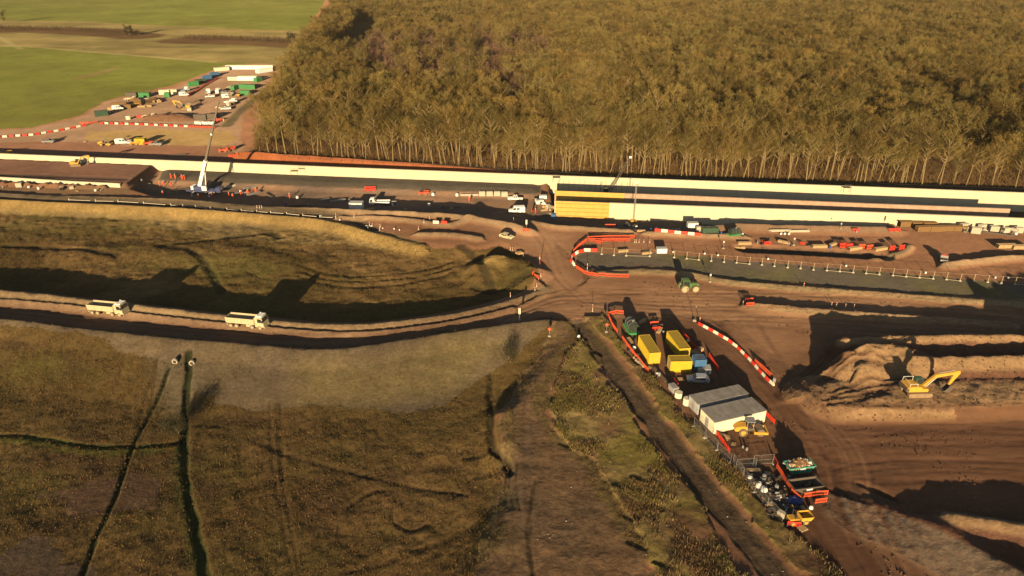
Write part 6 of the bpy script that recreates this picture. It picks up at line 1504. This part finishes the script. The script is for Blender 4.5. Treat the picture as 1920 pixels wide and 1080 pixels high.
# --- cutting floor
put("crane", (384, 362), heading((330, 362), (430, 366)), "mobile crane with a white boom base and very tall grey jib in the cutting")
for q, (a, b) in enumerate([(904, 367), (918, 367), (932, 367), (946, 368)]): put("blocks", (a, b), R_, "cream block stack in the row left of the white pickup", "cream block row")
put("beams", (880, 367), R_, "pale beams in line with the cream block row"); put("bag", (812, 367), 0, "white bag on the cutting floor, left one", None, 1.2); put("bag", (857, 368), 0, "white bag on the cutting floor beside the pale beams", None, 1.2)
put("dumper_orange", (794, 365), R_, "orange dumper on the sunlit cutting floor", None, 0.9)
row("barrier_red", [(684, 355), (704, 354)], 2.0, "red barrier panel in the stack beyond the white lorry", "red barriers beyond the lorry"); row("barrier_red", [(684, 359), (704, 358)], 2.0, "red barrier panel in the nearer stack beyond the white lorry", "red barriers beyond the lorry, nearer")
for q, (a, b, k, l) in enumerate([(1018, 373, "cabin_s", "small white unit left of the formwork end, farthest"), (1012, 382, "cabin_s", "small white unit left of the formwork end, middle"), (1020, 395, "timber", "timber heap left of the yellow formwork"), (1036, 401, "pallet", "pallet at the foot of the yellow formwork end"), (1038, 408, "c8b", "small blue container at the foot of the yellow formwork")]): put(k, (a, b), R_ + 0.2 * q, l, None, 0.55 if k != "pallet" else 1.5)
for q, (a, b, k, l) in enumerate([(536, 384, "drum_b", "blue drum in the shaded cutting, left"), (557, 386, "bars", "steel bars in the shaded cutting"), (578, 386, "drum", "drum in the shaded cutting right of the steel bars"), (760, 392, "pallet", "pallet in the shade right of the white lorry"), (690, 393, "timber", "timber between the small cabin and the lorry"), (345, 356, "bars", "steel bars lying left of the crane"), (425, 352, "beams", "pale beams right of the crane"), (470, 352, "pipes", "grey pipes on the cutting floor beyond the crane"), (278, 345, "pallet", "pallet by the mouth of the buried tunnel"), (266, 340, "drum", "drum at the mouth of the buried tunnel"), (395, 352, "drum", "drum beside the crane outrigger")]): put(k, (a, b), R_ + 0.1 * q, l)
for a in (482, 487, 491): put("post_w", (a, 390), 0, "white marker post on the bank above the shaded cutting", "marker posts on the cutting bank")
# white rail fence along the ditch on the left
fp = [(130, 377), (180, 379), (222, 380), (270, 383), (321, 387), (343, 388), (367, 390), (395, 393), (426, 395), (453, 397), (482, 399), (508, 401), (538, 403), (568, 406), (600, 409), (630, 411)]
fw = [place(*p) for p in fp]; fr = thing("white_rail_fence", "low white rail fence along the dark ditch above the north meadow", "fence", fw[0])
for p in fw: MB().box(-0.07, 0.07, -0.07, 0.07, 0, 1.0).build("post", BWHITE, fr, loc=p - fw[0])
m = MB()
for a, b in zip(fw[:-1], fw[1:]): m.tube(a - fw[0] + Vector((0.1, 0, 0.45)), a - fw[0] + (b - a) * 0.8 + Vector((0, 0, 0.45)), 0.07, n=5)
m.build("rails", BWHITE, fr)
for a, b in ((693, 423), (664, 408), (630, 405), (690, 429), (698, 424), (713, 426), (712, 432), (785, 431), (795, 418), (806, 412), (963, 414)): put("post_w", (a, b), 0, "white marker post scattered along the slip road's banks", "marker posts along the slip road", 1.1)
# left lips: machine on top of the far wall, plant beyond it
put("excavator", (144, 311), R_ + 0.2, "yellow excavator working on the buried tunnel roof in front of the long wall", None, 0.8)
put("dumper", (12, 290), R_, "yellow dumper beyond the long wall at the far left edge")

# --- formwork on the near wall, small machines, mast

n0, n1 = Vector((*NEAR[0], 0)), Vector((*NEAR[1], 0)); dn = (n1 - n0).normalized(); nn = Vector((-dn.y, dn.x, 0)); ang = math.atan2(dn.y, dn.x)
t = thing("wall_formwork", "yellow plywood formwork panels clamped to the left end of the tall cream wall", "formwork", n0 - nn * 0.12, ang)
for k in range(6):
    mb = MB(); mb.box(0.3 + k * 2.9, 0.3 + k * 2.9 + 2.86, -0.12, 0.0, -2.1, 3.55); pn = mb.build("panel", FORMY, t)
    w = MB()
    for z in (-1.3, 0.1, 1.4, 2.8): w.box(0.3 + k * 2.9 + 0.02, 0.3 + k * 2.9 + 2.84, -0.3, -0.121, z - 0.1, z + 0.1)
    w.build("waling", mat("waling_ochre", (0.42, 0.24, 0.05), 0.7, 0, 0.15, 1, 0.15), pn)
m0, m1 = Vector((*MID[0], 0)), Vector((*MID[1], 0)); dm = (m1 - m0).normalized(); nm_ = Vector((-dm.y, dm.x, 0)); angm = math.atan2(dm.y, dm.x)
t = thing("wall_formwork", "yellow formwork along the top of the dividing wall behind the tall wall", "formwork", m0 - nm_ * 0.1, angm)
for k in range(8): MB().box(0.2 + k * 2.9, 0.2 + k * 2.9 + 2.86, -0.12, 0.0, 0.6, 3.4).build("panel", FORMY, t)
f0 = Vector((15.4, 247.0, 0)); f1 = Vector((100.8, 236.4, 0)); df = (f1 - f0).normalized(); nf = Vector((-df.y, df.x, 0))
for k in range(16):
    q = f0 + df * (1.5 + k * 1.9) - nf * 0.9; s = MB(); s.tube((0, 0, -3.5), (0, 0, 1.6), 0.06, n=5); s.tube((0, 0, 1.6), (0, 0.8, 1.6), 0.04, n=4); o = s.build("prop", GALV, None); o.location = q; tag(o, "grey steel prop in the row against the long cream wall opposite the yellow formwork", "prop", "steel props against the far wall")
t = thing("scaffold_mast", "slim lattice mast standing before the tall cream wall right of the formwork", "mast", place(1188, 414))
m = MB(); lattice(m, (0, 0, 0.3), (0, 0, 12.5), 0.35, 0.3, 20, 0.035); m.build("lattice", GALV, t); MB().box(-0.9, 0.9, -0.9, 0.9, 0, 0.35).build("base", YEL, t); MB().box(-0.3, 0.3, -0.3, 0.3, 12.5, 12.9).build("lamp_head", WHITE, t)
t = thing("crawler_crane", "dark lattice boom crane reaching out from behind the walls towards the wood", "crane", Vector((33, 239.5, -3.4)), 0.55)
for s in (-1, 1): MB().prism([(-2.4, 0.1), (-2.1, 0), (2.1, 0), (2.4, 0.1), (2.4, 0.7), (2.1, 0.9), (-2.1, 0.9), (-2.4, 0.7)], s * 1.7 - 0.35, s * 1.7 + 0.35).build("track", STEEL, t)
MB().box(-2.6, 1.6, -1.4, 1.4, 1.0, 2.4).box(-3.2, -2.61, -1.4, 1.4, 1.0, 2.6).build("house", STEEL, t, 0.06); MB().box(0.5, 1.9, 0.6, 1.5, 2.41, 3.6).build("cab", GLASS, t, 0.05)
m = MB(); lattice(m, (1.2, 0, 1.8), (10.5, 0, 13.5), 0.9, 0.5, 16, 0.06); m.build("boom", STEEL, t); MB().box(10.2, 11.0, -0.3, 0.3, 13.4, 14.1).build("boom_tip", WHITE, t, 0.05)
m = MB(); m.tube((-2.2, 0, 2.4), (-1.6, 0, 6.0), 0.08, n=5); m.tube((-1.6, 0, 6.0), (10.4, 0, 13.5), 0.03, n=4); m.build("stay", STEEL, t)
# walkway brackets and notches on the wall tops
for px, py in ((552, 321), (1043, 333), (1588, 352)):
    x, y = at(px, py, 3.0); t = thing("access_platform", "dark access platform bracketed on top of the long cream wall, " + {552: "left one", 1043: "middle one", 1588: "right one"}[px], "platform", (x, y + 0.2, 2.6))
    MB().box(-1.3, 1.3, -0.9, 0.6, 0.45, 0.58).box(-1.3, -1.2, -0.8, -0.7, -1.2, 0.45).box(1.2, 1.3, -0.8, -0.7, -1.2, 0.45).build("deck", STEEL, t)
    r = MB()
    for xx in (-1.25, 0, 1.25): r.tube((xx, -0.85, 0.58), (xx, -0.85, 1.6), 0.04, n=5)
    r.tube((-1.25, -0.85, 1.6), (1.25, -0.85, 1.6), 0.04, n=5); r.tube((-1.25, -0.85, 1.1), (1.25, -0.85, 1.1), 0.03, n=5); r.build("guard_rail", STEEL, t)

# --- far compound on the left
H0 = R_ - 0.02
far_list = [("cabin12", 441, 130, H0, "white cabin in the far back row of the distant compound, leftmost"), ("cabin12", 468, 130, H0, "white cabin in the far back row of the distant compound, middle"), ("cabin12", 497, 130, H0, "white cabin in the far back row of the distant compound, next to the wood"), ("cabin", 416, 133, H0 + 0.6, "white cabin set at an angle at the top of the compound's left side"),
 ("cabin12", 496, 136, H0 + 1.0, "white cabin along the wood's edge in the distant compound"), ("cabin", 443, 151, H0, "white cabin in the second row of the distant compound, left"), ("cabin12", 465, 151, H0, "white cabin in the second row of the distant compound, right"),
 ("c20g", 484, 153, H0 + 1.3, "green container beside the second cabin row against the wood"), ("c20g", 441, 168, H0 + 1.4, "green container standing end-on left of the big green group"), ("c20g", 458, 166, H0, "green container in the group by the wood, farther one"), ("c20g", 470, 167, H0, "green container in the group by the wood, right one"), ("c20g", 460, 178, H0, "green container in the group by the wood, nearest one"),
 ("c20b", 402, 143, H0 + 0.9, "blue container on the compound's left side, farther one"), ("c20b", 388, 149, H0 + 0.9, "blue container on the compound's left side, nearer one"), ("c20dg", 376, 156, H0 + 0.9, "dark green container next below the blue ones"), ("c20g", 363, 161, H0 + 0.7, "green container below the dark green one on the compound's left side"),
 ("lorry", 346, 172, H0 + 1.2, "white lorry parked at the compound's left edge below the green containers"), ("van", 346, 180, H0 + 0.3, "white van parked in front of the white lorry at the compound's left edge"), ("c20w", 310, 177, H0, "cream container in the left row of the distant compound"), ("c20w", 324, 176, H0, "cream container next right of the other in the left row"), ("c10g", 315, 182, H0, "small green container before the cream ones"), ("c20g", 272, 182, H0, "bright green container at the left of the row"), ("c20d", 248, 182, H0, "dark container at the far left of the row"),
 ("lorry_cream", 246, 189, H0, "cream lorry in front of the dark container"), ("van", 222, 206, H0 + 0.3, "white van at the left corner of the distant compound"), ("blocks", 205, 214, H0, "white blocks at the lower left corner of the compound"), ("c20dg", 191, 217, H0 + 0.5, "dark green container by the field at the lower left corner"), ("crate", 238, 203, H0, "brown crates right of the white van in the compound"), ("dumper", 254, 199, H0 + 1, "small dumper among the compound's left stores"), ("timber", 266, 201, H0, "timber stack in the compound's left stores, left"), ("timber", 278, 200, H0, "timber stack in the compound's left stores, right"), ("crate", 255, 192, H0, "brown crates behind the small dumper"),
 ("excavator", 350, 205, H0 + PI, "yellow excavator standing alone in the middle of the distant compound"), ("blocks", 356, 208, H0, "white block stack beside the lone excavator"), ("lorry", 391, 176, H0 + 1.9, "white lorry in the middle of the compound, left of the parked group"), ("pickup", 394, 183, H0 + 0.4, "white pickup in front of the middle lorry"), ("van", 411, 175, H0 + 1.5, "white van right of the middle lorry"), ("pickup_dark", 424, 176, H0, "dark pickup right of the white vans"), ("jeep", 432, 167, H0, "cream car near the green end-on container"),
 ("dumper", 443, 182, H0, "yellow dumper below the green group"), ("van", 426, 184, H0 + 0.5, "white van below the dark pickup"), ("lorry", 433, 194, H0 + 0.9, "white lorry by the compound's right fence"), ("pickup", 424, 206, H0 + 0.3, "white pickup near the crane jib in the compound"), ("jeep", 413, 204, H0, "cream car left of the pickup near the crane jib"),
 ("c20d", 377, 224, H0, "dark container under a tarp at the front of the compound, left"), ("c20d", 397, 223, H0, "dark container at the front of the compound, right"), ("barrier_red", 262, 222, H0, "red panel left of the soil heap in the compound"), ("lorry_cream", 281, 222, H0, "cream lorry left of the soil heap"), ("tub", 241, 224, 0, "cream tub at the compound's front left"), ("barrier_red", 409, 228, H0, "red panel at the right end of the front dark containers")]
for k, a, b, r, l in far_list:
    put(k, (a, b), r, l, None, (1.5, 1, 1.5) if k in ("tub", "barrier_red") else None)
for q in range(9): put("bag", (368 + q * 4.2 + random.uniform(-1, 1), 233 + random.uniform(-1, 1)), q, "white bulk bag in the row before the dark containers of the distant compound", "white bags before the dark containers", 1.5)
row("barrier_red", [(288, 190), (306, 191)], 2.0, "red panel in the row before the cream containers", "red panels before the cream containers")
row("barrier_red", [(352, 182), (380, 163), (410, 146)], 2.0, "red panel in the line along the compound's left containers", "red panels along the left containers")
t = thing("soil_heap", "brown soil heap in the front part of the distant compound", "soil heap", place(317, 224)); m = MB(); m.blob((0, 0, 0), 14, 5, 2.4, 0.15, 8, 22, 6, True); m.build("heap", SOILM, t, smooth=True)
row(["jr", "jw"], [(-60, 262), (0, 258), (60, 254), (110, 246), (160, 236)], 2.6, ["red water-filled barrier in the slanting line left of the distant compound", "white water-filled barrier in the slanting line left of the distant compound"], "slanting distant barrier line", 0.02)
row(["jr", "jw"], [(186, 232), (260, 234), (300, 236), (352, 238)], 2.6, ["red water-filled barrier in the straight line before the distant compound", "white water-filled barrier in the straight line before the distant compound"], "straight distant barrier line", 0.02)
row("barrier", [(150, 233), (170, 232), (186, 230)], 2.0, "orange panel where the two distant barrier lines meet", "orange panels between the distant lines"); row("barrier", [(352, 239), (400, 241)], 2.0, "orange panel continuing the straight distant line", "orange panels right of the distant line")
for k, a, b, r, l in [("roller", 198, 273, H0, "yellow roller left of the parked row beyond the long wall"), ("van", 230, 270, H0 + 0.2, "white van at the left of the parked row beyond the long wall"), ("pickup", 245, 270, H0, "white pickup second in the parked row beyond the long wall"), ("dumper", 254, 271, H0, "small yellow dumper in the parked row beyond the long wall"), ("c10y", 265, 270, H0, "yellow container in the parked row beyond the long wall"), ("dumper_orange", 278, 272, H0, "orange dumper right of the yellow container"), ("pickup_dark", 294, 273, H0, "dark pickup at the right end of the parked row"), ("pickup_dark", 92, 268, H0, "dark pickup alone left of the parked row beyond the long wall"), ("pallet", 160, 266, H0, "pallet on the soil between the parked plant"), ("dumper_orange", 420, 285, H0, "orange dumper by the wood's corner, left"), ("dumper_orange", 432, 283, H0 + 1, "orange dumper by the wood's corner, right"), ("bars", 330, 292, H0 + 0.4, "dark bars lying alone on the red soil beyond the long wall")]:
    put(k, (a, b), r, l)
row("barrier", [(428, 294), (448, 296)], 2.0, "orange panel at the wood's near left corner", "orange panels at the wood corner")
# hedges between the far fields
def hedge(pts, h, w, lab, seedv):
    w_ = [place(*p) for p in pts]; V = []; F = []; r = random.Random(seedv)
    for a, b in zip(w_[:-1], w_[1:]):
        n = int((b - a).length * 10)
        for k in range(n):
            p = a.lerp(b, r.random()) + Vector((r.gauss(0, w * .4), r.gauss(0, w * .4), 0)); p.z = a.z + r.uniform(0, h * .7); d = Vector((r.gauss(0, .5), r.gauss(0, .5), 1)).normalized(); ww = d.orthogonal().normalized() * 0.2; ln = r.uniform(.6, 1.4) * h * .5; o = len(V)
            V += [p - ww, p + ww, p + d * ln + ww * .3, p + d * ln - ww * .3]; F.append((o, o + 1, o + 2, o + 3))
    t = thing("hedge", lab, "hedge", (0, 0, 0)); twig_obj("branches", V, F, mat("hedge_twigs", (0.085, 0.055, 0.03), 1, 0, 0.3, 0.2, 0), t)
hedge([(-120, 52), (0, 56), (110, 58), (205, 62), (260, 66)], 4.5, 7, "brown hedge at the far left between the two green fields", 1)
hedge([(345, 74), (430, 76), (500, 78), (560, 82)], 4.5, 7, "brown hedge near the wood between the two green fields", 2)
for a, b, s, l in ((243, 68, 1.5, "dark tree at the right end of the left far hedge"), (548, 80, 1.4, "dark tree where the far hedge meets the wood"), (4, 44, 2.4, "dark tree at the top left corner of the photo")):
    tb, V, F = tree_geo(90 + a, 5.0 * s, 2.6 * s, .15, 40, 34, 0.12); t = thing("hedgerow_tree", l, "tree", place(a, b)); tb.build("trunk", BARK, t); twig_obj("crown", V, F, mat("dark_twigs", (0.035, 0.032, 0.016), 1, 0, 0.3, 1, 0), t)
# wire fence at the foot of the wood, above the red bank
fp = [place(*p) for p in [(455, 292), (560, 297), (700, 306), (850, 315), (1000, 326), (1150, 334), (1300, 339), (1500, 346), (1700, 352), (1920, 360)]]
for i, (a, b) in enumerate(zip(fp[:-1], fp[1:])):
    t = thing("boundary_fence", "low dark fence at the wood's foot, section " + ["at the wood's left corner", "above the left of the red bank", "above the red bank's middle", "above the red bank's right half", "where the red bank ends", "behind the crawler crane boom", "opposite the tall wall's middle", "opposite the brown formwork stacks", "at the right edge"][i], "fence", a)
    m = MB(); n = int((b - a).length / 4)
    for k in range(n): MB().tube((0, 0, -.2), (0, 0, 1.3), 0.06, n=5).build("post", STEEL, t, loc=(b - a) * k / n)
    for z in (0.5, 0.9, 1.25): m.tube((0, 0, z), (b - a) + Vector((0, 0, z)), 0.03, n=4)
    m.build("rails", STEEL, t)

# --- more stores and odds and ends; look-alikes in one heap of stores share a label
def scatter(kinds, pts, n, lab, grp, sc=(0.6, 1.1), seed=0):
    r = random.Random(seed)
    for q in range(n):
        k = kinds[q % len(kinds)]; i = r.randrange(len(pts) - 1); t = r.random(); a, b = pts[i], pts[i + 1]
        o = put(k, (a[0] + (b[0] - a[0]) * t + r.gauss(0, 2.0), a[1] + (b[1] - a[1]) * t + r.gauss(0, 1.2)), r.uniform(0, 3.1), lab.format(NOUN[k]), grp + " - " + NOUN[k], r.uniform(*sc))
NOUN = {"crate": "brown crate stack", "timber": "timber stack", "pallet": "pallet", "blocks": "pale block stack", "drum": "grey drum", "bag": "white bag", "drum_b": "blue drum", "pipes": "grey pipe bundle", "bars": "steel bar bundle", "tub": "cream tub", "barrier_red": "red barrier panel", "beams": "pale beam bundle"}
scatter(["crate", "timber", "blocks", "bag", "drum", "pallet"], [(205, 206), (240, 198), (275, 194), (300, 190)], 30, "{} in the jumbled stores at the distant compound's lower left edge", "stores at the compound's left", (0.8, 1.5), 1)
scatter(["blocks", "bag", "timber", "drum"], [(410, 172), (430, 178), (440, 186), (425, 200)], 18, "{} among the vehicles on the distant compound's right side", "stores among the compound vehicles", (0.9, 1.6), 2)
scatter(["pallet", "bag", "drum", "timber", "blocks"], [(1004, 378), (1020, 384), (1030, 396)], 16, "{} in the clutter between the white van and the yellow formwork", "clutter beside the formwork", (0.6, 1.0), 3)
scatter(["bars", "drum", "drum_b", "pallet", "bag", "pipes"], [(1150, 422), (1220, 428), (1300, 434), (1395, 442)], 30, "{} in the strip of clutter at the foot of the tall cream wall", "clutter below the tall wall", (0.5, 0.9), 4)
scatter(["blocks", "bag", "beams", "drum"], [(1800, 432), (1860, 436), (1914, 440)], 18, "{} in the loose pale stores at the right edge of the yard", "pale stores at the right edge", (0.4, 0.9), 5)
scatter(["drum", "timber", "bars", "barrier_red", "pallet"], [(1420, 455), (1520, 459), (1640, 462)], 16, "{} scattered behind the yard trench", "odds and ends behind the yard trench", (0.4, 0.8), 6)
scatter(["bag", "drum", "pallet", "bars", "pipes"], [(440, 360), (560, 372), (700, 382), (860, 390)], 22, "{} lying about on the shaded floor of the cutting", "odds and ends on the cutting floor", (0.6, 1.1), 7)
scatter(["timber", "pallet", "bag", "bars", "drum_b", "pipes"], [(1405, 890), (1440, 920), (1470, 950), (1500, 985)], 26, "{} half buried in the scrap pile of the fenced corner", "scrap in the fenced corner", (0.35, 0.7), 8)
scatter(["blocks", "pallet", "drum", "bag"], [(-30, 350), (60, 353), (150, 357), (230, 360)], 16, "{} in the row below the short left-hand wall", "stores below the left wall", (0.5, 1.0), 9)
scatter(["bag"], [(600, 405), (690, 425), (800, 440)], 8, "small {} dotted along the slip road's edge", "bags along the slip road", (0.35, 0.5), 10)

scatter(["pallet", "drum", "timber", "bag", "bars"], [(1180, 640), (1200, 680), (1235, 704), (1258, 722)], 14, "{} on the ground left of the yellow containers", "odds and ends left of the yellow containers", (0.45, 0.9), 11)
scatter(["timber", "drum", "pallet", "bag"], [(1290, 640), (1305, 665), (1318, 690)], 10, "{} against the right side of the yellow containers", "odds and ends right of the yellow containers", (0.45, 0.9), 12)
scatter(["drum", "bars", "pallet", "timber"], [(1200, 606), (1228, 614), (1244, 626)], 10, "{} between the fuel tank and the right-hand yellow container", "odds and ends beside the tank", (0.45, 0.85), 13)
scatter(["pallet", "drum", "timber", "bag"], [(1345, 815), (1375, 830), (1400, 845)], 6, "{} on the bare ground in front of the cream cabin", "odds and ends before the cream cabin", (0.4, 0.8), 14)

# ------------------------------------------------------------------ thin evening haze
hb = MB(); hb.box(-1900, 1900, -60, 2200, -7.5, 82)
hm = bpy.data.materials.new("evening_haze"); hm.use_nodes = True; nt = hm.node_tree
for n in list(nt.nodes):
    if n.type == 'BSDF_PRINCIPLED': nt.nodes.remove(n)
pv = nt.nodes.new("ShaderNodeVolumePrincipled"); pv.inputs["Color"].default_value = (0.95, 0.88, 0.76, 1); pv.inputs["Density"].default_value = 0.00004; pv.inputs["Anisotropy"].default_value = 0.0
out = [n for n in nt.nodes if n.type == 'OUTPUT_MATERIAL'][0]; nt.links.new(pv.outputs[0], out.inputs["Volume"])
ho = hb.build("haze", hm, None); ho["kind"] = "stuff"
